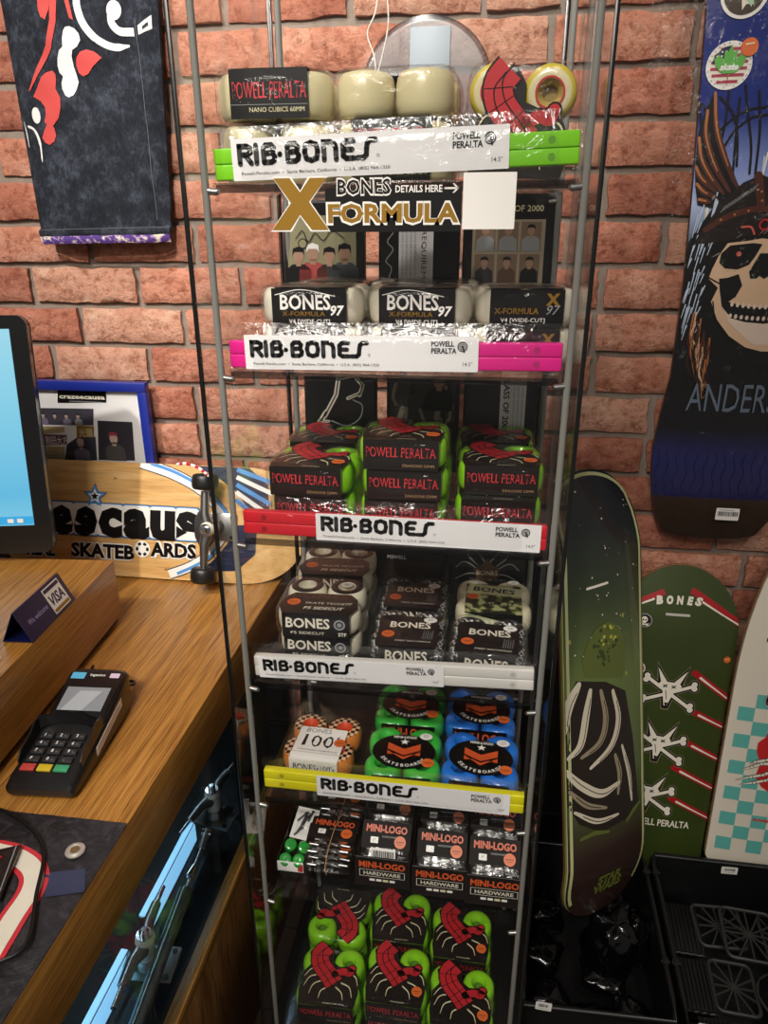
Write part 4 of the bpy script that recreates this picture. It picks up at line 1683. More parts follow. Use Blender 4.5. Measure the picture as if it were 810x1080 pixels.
for pts, wd in (([(-0.03, 0.075), (-0.022, 0.088)], 0.008), ([(-0.024, 0.082), (-0.006, 0.115), (-0.002, 0.14), (-0.008, 0.165)], 0.007), ([(0.0, 0.14), (0.022, 0.145), (0.035, 0.13), (0.03, 0.115)], 0.006),
                ([(0.012, 0.11), (0.03, 0.118)], 0.005), ([(-0.008, 0.165), (0.012, 0.172), (0.02, 0.155)], 0.007), ([(-0.034, 0.074), (-0.018, 0.074)], 0.004)):
    cv.stroke(pts, wd, BWHT, f, 1)
    cv.stroke(pts, wd * 0.25, BLK, f, 2)
cv.stroke(curve([(-0.014, 0.075), (0.01, 0.068), (0.03, 0.08), (0.034, 0.1), (0.02, 0.108)], 5), 0.002, GREYI, f, 1)
cv.build('cover', r)
r, cv, f, w, h = video_case('video case with black and white action photo, middle of third shelf', -0.152, -0.043, z3, 0.185)
PH = flat('print_photo_pale', '8f8878', 0.5)
cv.poly(rect(-w / 2 + 0.005, 0.08, w / 2 - 0.006, h - 0.008), flat('print_photo_dark', '3a3530', 0.5), f, 1)
rnd = random.Random(4)
for k in range(11):
    x = rnd.uniform(-0.045, 0.042)
    y = rnd.uniform(0.09, 0.16)
    cv.stroke(curve([(x, y), (x + rnd.uniform(-0.008, 0.008), y - 0.02), (x + rnd.uniform(-0.014, 0.014), y - 0.035 + rnd.uniform(-0.01, 0.02))], 4), rnd.uniform(0.003, 0.009), (PH, BLK, PH)[k % 3], f, 2 + (k % 3 == 1))
figure(cv, f, 0.024, 0.095, 0.05, BLK, 4)
cv.build('cover', r)
r, cv, f, w, h = video_case('black video case with a white CLASS OF 2000 strip, right of third shelf', -0.037, 0.07, z3, 0.185)
cv.poly(rect(0.0, 0.03, 0.037, h - 0.02), PAPER, f, 1)
cv.text('CLASS OF 2000', 0.005, 0.152, 0.0085, DGREY, f, 2, 'l', rot=-PI / 2, w=0.088, bold=0.02)
for k in range(3):
    cv.text('powell peralta skateboard video', 0.019 + 0.006 * k, 0.152, 0.003, GREYI, f, 2, 'l', rot=-PI / 2, w=0.08)
cv.build('cover', r)
r, cv, f, w, h = video_case('dark brown video case with white lettering, middle of fourth shelf', -0.213, -0.058, z4, 0.07, 1.045)
cv.poly(rect(-w / 2 + 0.006, 0.008, w / 2 - 0.006, 0.05), flat('print_deep_brown', '2c1a12', 0.45), f, 1)
cv.text('A CAPITAL IDEA', 0.0, 0.053, 0.006, WHT, f, 1, 'c', w=0.05, bold=0.02) if False else cv.text('POWELL', 0.0, 0.053, 0.006, WHT, f, 1, 'c', bold=0.02)
cv.build('cover', r)
r, cv, f, w, h = video_case('black video case with a pale horned dragon drawing, right of fourth shelf', -0.05, 0.072, z4, 0.085, 1.045)
for sgn in (-1, 1):
    for a, b, c in (((0.0, 0.05), (0.02, 0.075), (0.045, 0.07)), ((0.01, 0.04), (0.035, 0.055), (0.05, 0.045)), ((0.01, 0.035), (0.03, 0.035), (0.05, 0.025)), ((0.015, 0.05), (0.03, 0.065), (0.032, 0.08))):
        cv.stroke(curve([(sgn * a[0], a[1]), (sgn * b[0], b[1]), (sgn * c[0], c[1])], 5), 0.002, GREYI, f, 1)
cv.poly([(-0.018, 0.03), (-0.02, 0.045), (-0.008, 0.052), (0, 0.062), (0.008, 0.052), (0.02, 0.045), (0.018, 0.03), (0.006, 0.024), (-0.006, 0.024)], BRN, f, 2)
cv.text('BONES', 0, 0.034, 0.008, CREAM, f, 3, 'c', jag=0.0006)
cv.build('cover', r)

# ---- ringed disc and ribbon at the top back
t = thing('ringed_disc', 'dark translucent disc with grooves leaning at the back of top shelf', 'disc', (-0.098, 1.018, z1 + 0.001))
t.rotation_euler = (R(-6), 0, 0)
mb = MB()
DISC = clear('disc_vinyl', (0.52, 0.53, 0.56), 0.9, 0.035, 0.2)
mb.lathe([(0.012, 0.0), (0.03, 0.0015), (0.031, 0.0025)] + [(0.033 + 0.0034 * k, 0.0015 + 0.0011 * (k % 2)) for k in range(17)] + [(0.092, 0.0), (0.09, -0.002), (0.012, -0.002), (0.012, 0)], DISC, 64, Matrix.Translation((0, 0, 0.122)) @ Matrix.Scale(0.9, 4) @ Matrix.Rotation(R(90), 4, 'X'))
mb.build('disc', t)
mb = MB()
mb.box((0.004, -0.006, 0.152), (0.050, 0.001, 0.075), flat('slip_bluegrey', '8f9aa3', 0.5), 0.0004)
mb.build('paper_slip', t)
t = thing('hang_tag_string', 'thin white string loop hanging in the top left of the case', 'string', (-0.146, 0.94, z1 + 0.09))
mb = MB()
mb.tube(curve([(-0.005, 0, 0.3), (0.003, 0, 0.16), (-0.001, 0, 0.10), (-0.012, 0.002, 0.075), (-0.004, 0.003, 0.05), (-0.002, 0.002, 0.012)], 6), 0.0008, WHT, 6)
mb.tube(curve([(0.003, 0, 0.16), (0.012, 0, 0.1), (0.01, 0.001, 0.07), (-0.002, 0.002, 0.03)], 6), 0.0008, WHT, 6)
mb.build('string', t)


# ------------------------------------------------------------------ the counter on the left
ct = thing('wooden_counter', 'oak shop counter with a lit glass front along the left', 'counter', (-0.8, 0.7, 0))
cl = ct.location.copy()
mb = MB()
mb.box((-0.80, 0.715, 0.80), (0.80, 1.225, 0.10), OAK, 0.0015)
local(mb, 'countertop', ct)
mb = MB()
mb.box((-0.805, 0.715, 0.215), (0.79, 1.22, 0.43), OAKD, 0.002)
local(mb, 'base_cabinet', ct)
mb = MB()
mb.box((-0.408, 0.715, 0.436), (0.02, 1.222, 0.024), OAK, 0.0015)
local(mb, 'bottom_rail', ct)
mb = MB()
mb.box((-0.402, 0.715, 0.599), (0.004, 1.21, 0.30), GLASS)
local(mb, 'glass_front', ct)
mb = MB()
mb.box((-0.62, 0.715, 0.6), (0.012, 1.2, 0.3), BLKM)
mb.box((-0.51, 0.715, 0.437), (0.21, 1.2, 0.012), BLKM)
mb.box((-0.51, 1.315, 0.6), (0.21, 0.01, 0.3), BLKM)
local(mb, 'showcase_lining', ct)
mb = MB()
mb.box((-0.52, 0.715, 0.4985), (0.15, 1.18, 0.006), ACRYL, 0.001)
local(mb, 'glass_shelf', ct)

LEDM = bpy.data.materials.new('led_panel')
LEDM.use_nodes = True
b_ = LEDM.node_tree.nodes['Principled BSDF']
b_.inputs['Base Color'].default_value = (0.5, 0.75, 0.9, 1)
b_.inputs['Emission Color'].default_value = (0.25, 0.62, 1.0, 1)
b_.inputs['Emission Strength'].default_value = 1.0
for (ya, yb, nm) in ((0.44, 0.665, 'near'), (0.715, 0.905, 'far')):
    t = thing('led_strip', 'glowing pale blue light strip inside the showcase, %s one' % nm, 'light strip', (-0.478, (ya + yb) / 2, 0.5025), 0, 'showcase light strips')
    mb = MB()
    mb.box((-0.0, 0, 0.022), (0.012, yb - ya, 0.044), STEEL, 0.002)
    mb.build('channel', t)
    mb = MB()
    mb.box((0.0062, 0, 0.024), (0.002, yb - ya - 0.004, 0.036), LEDM, 0.0008)
    mb.box((0.0, 0, 0.0445), (0.010, yb - ya - 0.004, 0.002), LEDM, 0.0008)
    mb.build('diffuser', t)
d = bpy.data.lights.new('showcase_led', 'AREA')
d.shape = 'RECTANGLE'
d.size = 0.02
d.size_y = 1.0
d.energy = 0.7
d.color = (0.55, 0.82, 1.0)
o = bpy.data.objects.new('showcase_led', d)
COL.objects.link(o)
o.location = (-0.56, 0.75, 0.742)
o.rotation_euler = (0, R(20), 0)


def truck_parts(axle=0.2, wheels=None):
    """skateboard truck: base lies in XY, hanger above, axle along X"""
    P = []
    mb = MB()
    mb.box((0, 0, 0.002), (0.055, 0.082, 0.004), STEEL, 0.003)
    mb.lathe([(0.017, 0.0), (0.016, 0.012), (0.013, 0.016), (0.013, 0.018)], STEEL, 20)
    for sx in (-0.02, 0.02):
        for sy in (-0.032, 0.032):
            mb.cyl((sx, sy, 0.003), (sx, sy, 0.0055), 0.004, BLKP, 10)
    P.append(('baseplate', mb.mesh('baseplate')))
    mb = MB()
    mb.tube([(-axle / 2 + 0.03, 0.008, 0.045), (-0.03, 0.008, 0.045), (-0.012, 0.004, 0.042), (0.012, 0.004, 0.042), (0.03, 0.008, 0.045), (axle / 2 - 0.03, 0.008, 0.045)], [0.0075, 0.009, 0.012, 0.012, 0.009, 0.0075], STEEL, 14)
    mb.grid(13, 7, lambda u, v: ((0.05 - 0.03 * v) * (2 * u - 1), 0.008 + 0.024 * v, 0.045 - 0.012 * v + 0.004 * math.sin(PI * u)), STEEL)
    mb.grid(13, 7, lambda u, v: ((0.05 - 0.03 * v) * (2 * u - 1), 0.008 + 0.024 * v, 0.037 - 0.012 * v), STEEL, flip=True)
    mb.tube([(-axle / 2, 0.008, 0.045), (axle / 2, 0.008, 0.045)], 0.004, CHROME, 10)
    P.append(('hanger', mb.mesh('hanger')))
    mb = MB()
    mb.lathe([(0.004, 0.018), (0.012, 0.018), (0.0135, 0.024), (0.012, 0.03), (0.012, 0.048), (0.0145, 0.053), (0.012, 0.06), (0.009, 0.061)], BWHT, 20)
    P.append(('bushing', mb.mesh('bushing')))
    mb = MB()
    mb.lathe([(0.0115, 0.060), (0.0115, 0.0625), (0.007, 0.0625), (0.007, 0.069), (0.004, 0.072), (0.001, 0.072)], CHROME, 18)
    P.append(('kingpin_nut', mb.mesh('kingpin_nut')))
    return P


TRP = truck_parts(0.19)


def truck(label, loc, rot, group='spare skateboard trucks in the glass showcase'):
    root = thing('skateboard_truck', label, 'skateboard truck', loc, 0, group)
    root.rotation_euler = rot
    for n, me in TRP:
        link(n, me, root)
    return root


truck('metal skateboard truck lying at the near end of the lit showcase', (-0.452, 0.676, 0.5035), (0, 0, R(95)))
truck('metal skateboard truck lying at the far end of the lit showcase', (-0.462, 0.965, 0.5035), (0, 0, R(80)))
t = thing('gas_strut', 'grey metal gas strut inside the showcase glass', 'gas strut', (-0.424, 0.6, 0.50))
mb = MB()
mb.tube([(0, -0.055, 0.012), (0.0, 0.16, 0.062)], 0.0105, flat('strut_grey', '77807f', 0.22, metal=0.8), 16)
mb.build('cylinder', t)
mb = MB()
mb.tube([(0, 0.155, 0.061), (0, 0.235, 0.080)], 0.0035, CHROME, 10)
mb.box((0, 0.185, 0.070), (0.012, 0.022, 0.014), CHROME, 0.003)
mb.build('rod', t)
mb = MB()
mb.tube([(0, 0.225, 0.077), (0, 0.255, 0.085)], [0.006, 0.007], STEEL, 12)
mb.tube([(-0.008, 0.25, 0.084), (0.008, 0.25, 0.084)], 0.006, CHROME, 12)
mb.build('end_joint', t)
# black scribbled sign on the far glass
t = thing('showcase_decal', 'black decal with thin green script on the far end of the showcase glass', 'decal', (-0.3995, 1.0, 0.6))
mb = MB()
f = plane((-0.3994, 0, 0), (0, 1, 0), (0, 0, 1), 0.0003)
mb.prism(rrect(0.93, 0.5, 1.12, 0.742, 0.004), 0.0003, BLKM, f)
f = plane((-0.3989, 0, 0), (0, 1, 0), (0, 0, 1), 0.0003)
grn = flat('script_green', '4c5a2c', 0.5)
rnd = random.Random(9)
for k in range(7):
    x = 0.95 + 0.02 * k
    mb.stroke(curve([(x, 0.6 + 0.01 * (k % 3)), (x + 0.004, 0.64), (x + 0.012, 0.7 - 0.008 * (k % 2)), (x + 0.016, 0.66), (x + 0.008, 0.635), (x + 0.018, 0.6)], 5), 0.0018, grn, f, 1)
local(mb, 'print', t)

# raised till box
t = thing('till_box', 'raised oak box on the counter carrying the monitor', 'counter box', (-0.80, 0.65, 0.85), R(-5.5))
t.location = (-0.603, 0.656, 0.853)
t.rotation_euler = (0, 0, R(5.2))
mb = MB()
mb.box((-0.24, 0.0, 0.0645), (0.48, 0.80, 0.107), OAK, 0.0015)
mb.build('box', t)
mb = MB()
mb.box((-0.24, 0.0, 0.005), (0.468, 0.788, 0.010), BLKM, 0.001)
mb.build('plinth', t)

# monitor
t = thing('monitor', 'black computer monitor with a cyan screen on the oak box', 'monitor', (-0.966, 0.985, 0.9722))
t.rotation_euler = (0, 0, R(13))
mb = MB()
X = Matrix.Translation((0, 0, 0.016)) @ Matrix.Rotation(R(-8), 4, 'X')
fm = lambda x, y, l=0: X @ Vector((x, -0.0005 * l, y))
mb.prism(rrect(-0.235, 0, 0.235, 0.40, 0.018, 5), 0.0005, BLKP, lambda x, y, l=0: X @ Vector((x, 0.012 - l * 0.012, y)))
mb.box((0, 0.019, 0.20), (0.464, 0.03, 0.392), BLKP, 0.012, X)
mb.prism(rrect(-0.2345, 0.0005, 0.2345, 0.3995, 0.018, 5), 0.0135, flat('bezel_black', '08090b', 0.22, coat=0.5), lambda x, y, l=0: X @ Vector((x, 0.012 - l * 0.012, y)))
mb.build('housing', t)
SCR = bpy.data.materials.new('screen_cyan')
SCR.use_nodes = True
nt = SCR.node_tree
b_ = nt.nodes['Principled BSDF']
b_.inputs['Base Color'].default_value = (0.02, 0.03, 0.04, 1)
b_.inputs['Roughness'].default_value = 0.15
tc = nt.nodes.new('ShaderNodeTexCoord')
sp = nt.nodes.new('ShaderNodeSeparateXYZ')
nt.links.new(tc.outputs['Object'], sp.inputs[0])
cc = ramp(nt, sp.outputs[2], [(0.05, '2f9fd0'), (0.07, '7fd0ee'), (0.12, '63c2ea'), (0.3, '8fdaf2'), (0.4, 'a5e2f5')])
nt.links.new(cc, b_.inputs['Emission Color'])
b_.inputs['Emission Strength'].default_value = 0.85
mb = MB()
fs = lambda x, y, l=0: X @ Vector((x, -0.0025 - 0.0003 * l, y))
mb.prism(rect(-0.21, 0.05, 0.207, 0.378), 0.0004, SCR, fs)
fs2 = lambda x, y, l=0: X @ Vector((x, -0.0031 - 0.0003 * l, y))
bar = flat('taskbar_blue', '2d8fc4', 0.3, emit=0.5)
mb.poly(rect(-0.21, 0.052, 0.207, 0.066), bar, fs2, 1)
for k in range(6):
    mb.poly(rect(0.1 + 0.016 * k, 0.055, 0.11 + 0.016 * k, 0.062), WHT, fs2, 2) if k != 3 else None
mb.build('screen', t)
mb = MB()
mb.tube([(0, 0.05, 0.012), (0, 0.06, 0.06), (0, 0.055, 0.16)], [0.022, 0.02, 0.02], BLKP, 14)
mb.box((0, 0.02, 0.004), (0.2, 0.13, 0.008), BLKP, 0.003)
mb.build('stand', t)

# card sign tent
t = thing('sign_tent', 'navy folded table sign with a white and gold card mark', 'table sign', (-0.646, 0.90, 0.9722))
t.location = (-0.641, 0.842, 0.9722)
t.rotation_euler = (0, 0, R(5.2))
SIGN = flat('sign_navy', '0e1440', 0.35, coat=0.2)
mb = MB()
Ls, hs, bs = 0.128, 0.045, 0.021
for sx in (-1, 1):
    o0 = Vector((sx * bs, -Ls / 2, 0))
    uy = (Vector((0, -Ls / 2, hs)) - o0).normalized()
    f = plane(o0, (0, sx, 0), uy) if sx > 0 else plane(o0 + Vector((0, Ls, 0)), (0, -1, 0), uy)
    ln = math.hypot(bs, hs)
    mb.prism(rect(0, 0, Ls, ln), 0.001, SIGN, f)
    if sx > 0:
        fr = plane(o0 + f(0, 0, 1) * 0 + (f(0, 0, 1) - f(0, 0, 0)).normalized() * 0.0013, (0, 1, 0), uy)
mb.box((0, 0, 0.0006), (2 * bs, Ls, 0.001), SIGN)
mb.poly(rect(0.072, 0.004, 0.118, 0.046), WHT, fr, 1)
mb.poly(rect(0.074, 0.0385, 0.116, 0.044), SIGN, fr, 2)
mb.poly(rect(0.074, 0.006, 0.116, 0.011), GOLD, fr, 2)
mb.text('VISA', 0.095, 0.0165, 0.0165, SIGN, fr, 2, 'c', w=0.038, bold=0.03, shear=0.22)
mb.text('We welcome', 0.014, 0.02, 0.0085, flat('sign_lilac', 'a9a6d8', 0.4), fr, 1, 'l', w=0.052)
mb.build('folded_card', t)
t = thing('clear_stand', 'clear plastic stand on the oak box behind the card sign', 'stand', (-0.716, 0.80, 0.9722))
mb = MB()
mb.lathe([(0.028, 0.0), (0.028, 0.003), (0.01, 0.006), (0.006, 0.012), (0.0055, 0.05), (0.004, 0.07), (0.001, 0.07)], ACRYL, 20)
mb.build('stand', t)
mb = MB()
mb.prism(rrect(-0.045, 0.0, 0.0, 0.03, 0.003), 0.0006, WHT, plane((-0.628, 0.712, 0.9724), (0.95, 0.2, 0), (-0.2, 0.95, 0)))
tag(mb.build('paper_slip'), 'white paper corner lying on the oak box at the left edge', 'paper')

# card terminal
t = thing('card_terminal', 'black card payment terminal lying on the oak counter', 'card terminal', (-0.5335, 0.7215, 0.8502), R(4.5))
t.scale = (1.06, 1.06, 1.06)
TB = flat('terminal_black', '141416', 0.34, coat=0.2)
TG = flat('terminal_grey', '2b2c2f', 0.4)
secs = [(-0.092, 0.078, 0.006, 0.014), (-0.089, 0.084, 0.001, 0.019), (-0.075, 0.086, 0.0, 0.0235), (-0.02, 0.085, 0.0, 0.032), (0.0, 0.084, 0.0, 0.0375), (0.05, 0.081, 0.0, 0.052), (0.083, 0.078, 0.0, 0.060), (0.091, 0.074, 0.004, 0.057), (0.094, 0.064, 0.012, 0.046)]
mb = MB()
rings = []
for y, w, za, zb in secs:
    rings.append([(x, y, z) for x, z in rrect(-w / 2, za, w / 2, zb, min(0.009, (zb - za) * 0.45), 4)])
n = len(rings[0])
vs = [v for r_ in rings for v in r_]
fs = []
for i in range(len(rings) - 1):
    for k in range(n):
        fs.append((i * n + k, (i + 1) * n + k, (i + 1) * n + (k + 1) % n, i * n + (k + 1) % n))
fs.append(tuple(range(n)))
fs.append(tuple((len(rings) - 1) * n + k for k in range(n))[::-1])
mb.raw(vs, fs, TB)
mb.build('housing', t, sharp=30)
kp = plane((0, -0.075, 0.0238), (1, 0, 0), Vector((0, 0.055, 0.0085)).normalized(), 0.0003)
sc = plane((0, 0.0, 0.0379), (1, 0, 0), Vector((0, 0.083, 0.0225)).normalized(), 0.0003)
mb = MB()
mb.prism(rrect(-0.0365, 0.006, 0.0365, 0.083, 0.004), 0.0008, flat('terminal_face', '0c0c0e', 0.15, coat=0.6), sc)
s2 = plane(sc(0, 0, 3.2), (1, 0, 0), Vector((0, 0.083, 0.0225)).normalized(), 0.0003)
LCD = flat('lcd_grey', '8d9298', 0.18, coat=0.8)
mb.poly(rect(-0.0295, 0.018, 0.0295, 0.056), LCD, s2, 1)
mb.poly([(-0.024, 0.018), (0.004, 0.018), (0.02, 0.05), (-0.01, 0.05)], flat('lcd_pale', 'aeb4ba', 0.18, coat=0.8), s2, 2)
mb.poly(rrect(-0.033, 0.07, -0.014, 0.081, 0.001), flat('label_sky', '5cb4dc', 0.4), s2, 1)
mb.poly(rrect(0.02, 0.073, 0.033, 0.081, 0.001), flat('label_lilac', 'd8c4d8', 0.4), s2, 1)
mb.text('ingenico', 0.003, 0.0755, 0.0042, WHT, s2, 1, 'c', w=0.021, bold=0.02)
mb.build('screen', t)
mb = MB()
KEYS = [('1', '2', '3'), ('4', '5', '6'), ('7', '8', '9'), ('F', '0', '.')]
KM = flat('key_grey', '2a2a2c', 0.45)
kcol = [flat('key_red', 'b8423c', 0.4), flat('key_yellow', 'cdb22a', 0.4), flat('key_green', '3f9a6c', 0.4)]
kup = Vector((0, 0.055, 0.0085)).normalized()
kn = Vector((1, 0, 0)).cross(kup)
km = Matrix(((1, 0, 0), kup, kn)).transposed().to_4x4()


def keymesh(ch, m, w, h):
    k = MB()
    k.box((0, 0, 0.0014), (w, h, 0.0034), m, 0.0012)
    if ch:
        k.text(ch, -0.002, -0.002, 0.0045, WHT, plane((0, 0, 0.0033), (1, 0, 0), (0, 1, 0)), 1, 'c', bold=0.02)
        if ch not in 'F.':
            k.text('abc', 0.0022, -0.0018, 0.002, GREYI, plane((0, 0, 0.0033), (1, 0, 0), (0, 1, 0)), 1, 'l')
    return k.mesh('key')


for j in range(5):
    for i in range(3):
        x = -0.0205 + 0.0205 * i - 0.002
        y = 0.006 + 0.0122 * (j if j else 0)
        p = kp(x, y)
        me = keymesh(None, kcol[i], 0.0175, 0.0098) if j == 0 else keymesh(KEYS[4 - j][i], KM, 0.0165, 0.0088)
        o = link('key', me, t)
        o.matrix_local = Matrix.Translation(p) @ km
        if j == 0:
            o['label'] = ('red key', 'yellow key', 'green key')[i]
mb = MB()
# privacy shield: two side walls and a hood behind the keys
for sx in (-1, 1):
    f = plane((sx * 0.0375 + (0.001 if sx > 0 else -0.001), -0.075, 0.0235), (0, 1, 0), (0, 0, 1))
    mb.prism([(0.012, 0.0), (0.075, 0.012), (0.074, 0.027), (0.058, 0.029), (0.04, 0.02), (0.02, 0.016), (0.012, 0.008)], 0.002, TB, f)
mb.grid(14, 4, lambda u, v: ((2 * u - 1) * 0.0375, -0.0015 + 0.003 * v - 0.012 * (abs(2 * u - 1) ** 3), 0.0365 + 0.0155 * v - 0.002 * math.cos(PI * 3 * (2 * u - 1)) * v), TB)
mb.grid(14, 4, lambda u, v: ((2 * u - 1) * 0.0375, 0.0005 + 0.003 * v - 0.012 * (abs(2 * u - 1) ** 3), 0.0365 + 0.0155 * v - 0.002 * math.cos(PI * 3 * (2 * u - 1)) * v), TB, flip=True)
mb.build('privacy_shield', t)
mb = MB()
f = plane((0.0416, -0.055, 0.0), (0.0, 1, 0.0), (0, 0, 1), 0.0003)
sd = plane((0.0428, -0.03, 0.013), Vector((-0.03, 1, 0.16)).normalized(), (0, 0, 1), 0.0003)
mb.prism(rect(0, 0, 0.085, 0.012), 0.0004, WHT, sd)
sd = plane(sd(0, 0, 2), Vector((-0.03, 1, 0.16)).normalized(), (0, 0, 1), 0.0003)
for k in range(2):
    mb.text('SERIAL AND TERMINAL LABEL', 0.005, 0.003 + 0.005 * k, 0.0022, DGREY, sd, 1, 'l', w=0.07) if False else mb.stroke([(0.005, 0.004 + 0.004 * k), (0.076, 0.004 + 0.004 * k)], 0.0006, GREYI, sd, 1)
o = mb.build('side_label', t)
o['label'] = 'white paper strip'
mb = MB()
for k, pts in enumerate(([(-0.545, 0.805, 0.895), (-0.56, 0.845, 0.888), (-0.595, 0.868, 0.866), (-0.608, 0.885, 0.8535), (-0.613, 0.905, 0.8535)],
                         [(-0.54, 0.81, 0.885), (-0.52, 0.845, 0.88), (-0.545, 0.872, 0.866), (-0.585, 0.87, 0.8565), (-0.612, 0.9, 0.8535)],
                         [(-0.535, 0.812, 0.88), (-0.515, 0.85, 0.865), (-0.53, 0.87, 0.856), (-0.56, 0.865, 0.8535)])):
    mb.tube(curve(pts, 6), 0.0022, BLKP, 8)
tag(mb.build('terminal_cable'), 'black cable looping out behind the card terminal', 'cable')

# black banner on the counter
def banner_mat():
    m, nt, b = nodes('banner_black')
    v = coords(nt)
    f = tex(nt, v, 11, 9, 0.75, 1.2)
    g = tex(nt, v, 46, 6, 0.7, 2.0)
    col = ramp(nt, f, [(0.35, '121114'), (0.52, '232125'), (0.7, '3d393b')])
    nt.links.new(mixc(nt, 1.0, col, ramp(nt, g, [(0.5, '000000'), (0.62, '2c2a2c'), (0.66, '000000')]), 'ADD'), b.inputs['Base Color'])
    b.inputs['Roughness'].default_value = 0.32
    bump(nt, b, f, 0.5, 0.006)
    return m


BAN = banner_mat()


def ban_h(x, y):
    return 0.8512 + 0.0018 * max(0, noise.noise((x * 16, y * 16, 1))) + 0.0012 * max(0, noise.noise((x * 45, y * 38, 4)))


t = thing('vinyl_banner', 'black vinyl banner with a metal eyelet spread on the near counter', 'banner', (-0.6, 0.35, 0.8502))
mb = MB()
mb.grid(46, 46, lambda u, v: (-0.80 + 0.401 * u, 0.12 + 0.48 * v + 0.003 * (u - 0.5), ban_h(-0.80 + 0.4 * u, 0.12 + 0.48 * v)), BAN)
mb.grid(2, 2, lambda u, v: (-0.80 + 0.401 * u, 0.12 + 0.48 * v, 0.8504), BAN, flip=True)
fb = lambda x, y, l=0: Vector((x, y, ban_h(x, y) + 0.0006 + 0.0003 * l))
arc = curve([(-0.4505,0.4251),(-0.4549,0.4662),(-0.4566,0.5004),(-0.4694,0.5231),(-0.499,0.5381),(-0.5313,0.5426)], 8)
mb.stroke(arc, 0.030, REDD, fb, 1, sub=0.012)
mb.stroke(arc, 0.020, BWHT, fb, 2, sub=0.012)
mb.poly([(-0.4569,0.5213),(-0.4132,0.5343),(-0.3988,0.5057),(-0.4361,0.4941)], flat('banner_blue', '2c3350', 0.35), fb, 1, sub=0.012)
local(mb, 'sheet', t)
mb = MB()
gx, gy = [(-0.4375,0.5543)][0]
mb.lathe([(0.0052, 0.0005), (0.0054, 0.0028), (0.0075, 0.0036), (0.0105, 0.0024), (0.0112, 0.0008)], flat('eyelet_nickel', 'd8d2c8', 0.3, metal=0.6), 28, Matrix.Translation((gx, gy, 0.8525)))
mb.disc((gx, gy), 0.0056, flat('eyelet_hole', '6e5636', 0.6), plane((0, 0, 0.8545), (1, 0, 0), (0, 1, 0)), 1)
local(mb, 'eyelet', t)
mb = MB()
fl = plane((0, 0, 0.8562), (1, 0, 0), (0, 1, 0))
cp = [(-0.5522,0.5233),(-0.4993,0.5489),(-0.4772,0.4796),(-0.5217,0.4559)]
mb.prism(cp, 0.0025, BLK, fl)
fl = plane((0, 0, 0.8589), (1, 0, 0), (0, 1, 0))
mb.stroke([(cp[1][0] - 0.02, cp[1][1] - 0.026), (cp[1][0] - 0.012, cp[1][1] - 0.02)], 0.004, RED, fl, 1)
mb.stroke([(cp[1][0] - 0.004, cp[1][1] - 0.003), (cp[2][0] - 0.004, cp[2][1] + 0.003)], 0.0012, GREYI, fl, 1)
tag(mb.build('black_booklet'), 'black booklet lying on the banner at the left edge', 'booklet')
mb = MB()
cab = curve([(x, y, 0.8575 if k else 0.8575) for k, (x, y) in enumerate([(-0.5835,0.5973),(-0.5439,0.591),(-0.4932,0.5665),(-0.4646,0.5368),(-0.4435,0.4906),(-0.4229,0.4496),(-0.4215,0.4296),(-0.4386,0.4143)])], 8)
mb.tube(cab, 0.0021, BLKP, 8)
tag(mb.build('black_cable'), 'thin black cable curving over the vinyl banner', 'cable')

# ------------------------------------------------------------------ things on the left wall
def clerp(z, tab):
    return lerp(z, tab)


t = thing('denim_leg', 'black denim trouser leg with red and white prints hung on the bricks', 'trousers', (-0.70, 1.30, 1.497))
LX = [(1.497, -0.829), (1.56, -0.830), (1.7, -0.832), (1.86, -0.834), (2.05, -0.85)]
RX = [(1.497, -0.579), (1.56, -0.574), (1.7, -0.568), (1.86, -0.560), (2.05, -0.552)]


def jy(x, z):
    a, b = lerp(z, LX), lerp(z, RX)
    u = (x - a) / (b - a) * 2 - 1
    wr = 0.0035 * noise.noise((x * 9 + z * 6, z * 14, 2)) + 0.002 * noise.noise((x * 26, z * 30, 5))
    return 1.298 - 0.016 * (1 - min(1, abs(u)) ** 6) - wr * (1 - min(1, abs(u)) ** 8)


mb = MB()
mb.grid(46, 70, lambda u, v: (lambda z: (lambda x: (x, jy(x, z), z))(lerp(z, LX) + (lerp(z, RX) - lerp(z, LX)) * u))(1.51 + 0.54 * v), DENIM)
mb.grid(12, 20, lambda u, v: (lambda z: (lambda x: (x, 1.305 - 0.006 * (1 - abs(2 * u - 1)), z))(lerp(z, LX) + (lerp(z, RX) - lerp(z, LX)) * u))(1.51 + 0.54 * v), DENIM, flip=True)
for X_ in (LX, RX):
    mb.grid(2, 70, lambda u, v: (lambda z: (lerp(z, X_), 1.298 + 0.007 * (u if X_ is LX else 1 - u), z))(1.51 + 0.54 * v), DENIM, flip=(X_ is LX))
fj = lambda x, z, l=0: Vector((x, jy(x, z) - 0.0009 - 0.0004 * l, z))
JR = flat('print_jean_red', 'b83a35', 0.7, bmp=0.2, bs=300)
JW = flat('print_jean_white', 'cfcdcb', 0.7, bmp=0.2, bs=300)
SB = 0.012
stem = [(-0.7315,1.8702),(-0.7326,1.8578),(-0.736,1.8328),(-0.7508,1.7948),(-0.7755,1.7648),(-0.7992,1.7341)]
mb.stroke(stem, [0.012, 0.013, 0.011, 0.01, 0.008, 0.002], JR, fj, 1, sub=SB)
mb.poly([(-0.7594,1.8671),(-0.7602,1.8483),(-0.7567,1.8377),(-0.7494,1.8332),(-0.7409,1.8477),(-0.7376,1.8663)], JR, fj, 1, sub=SB)
mb.poly([(-0.7132,1.8654),(-0.7062,1.8339),(-0.6998,1.8307),(-0.7048,1.8651)], JR, fj, 1, sub=SB)
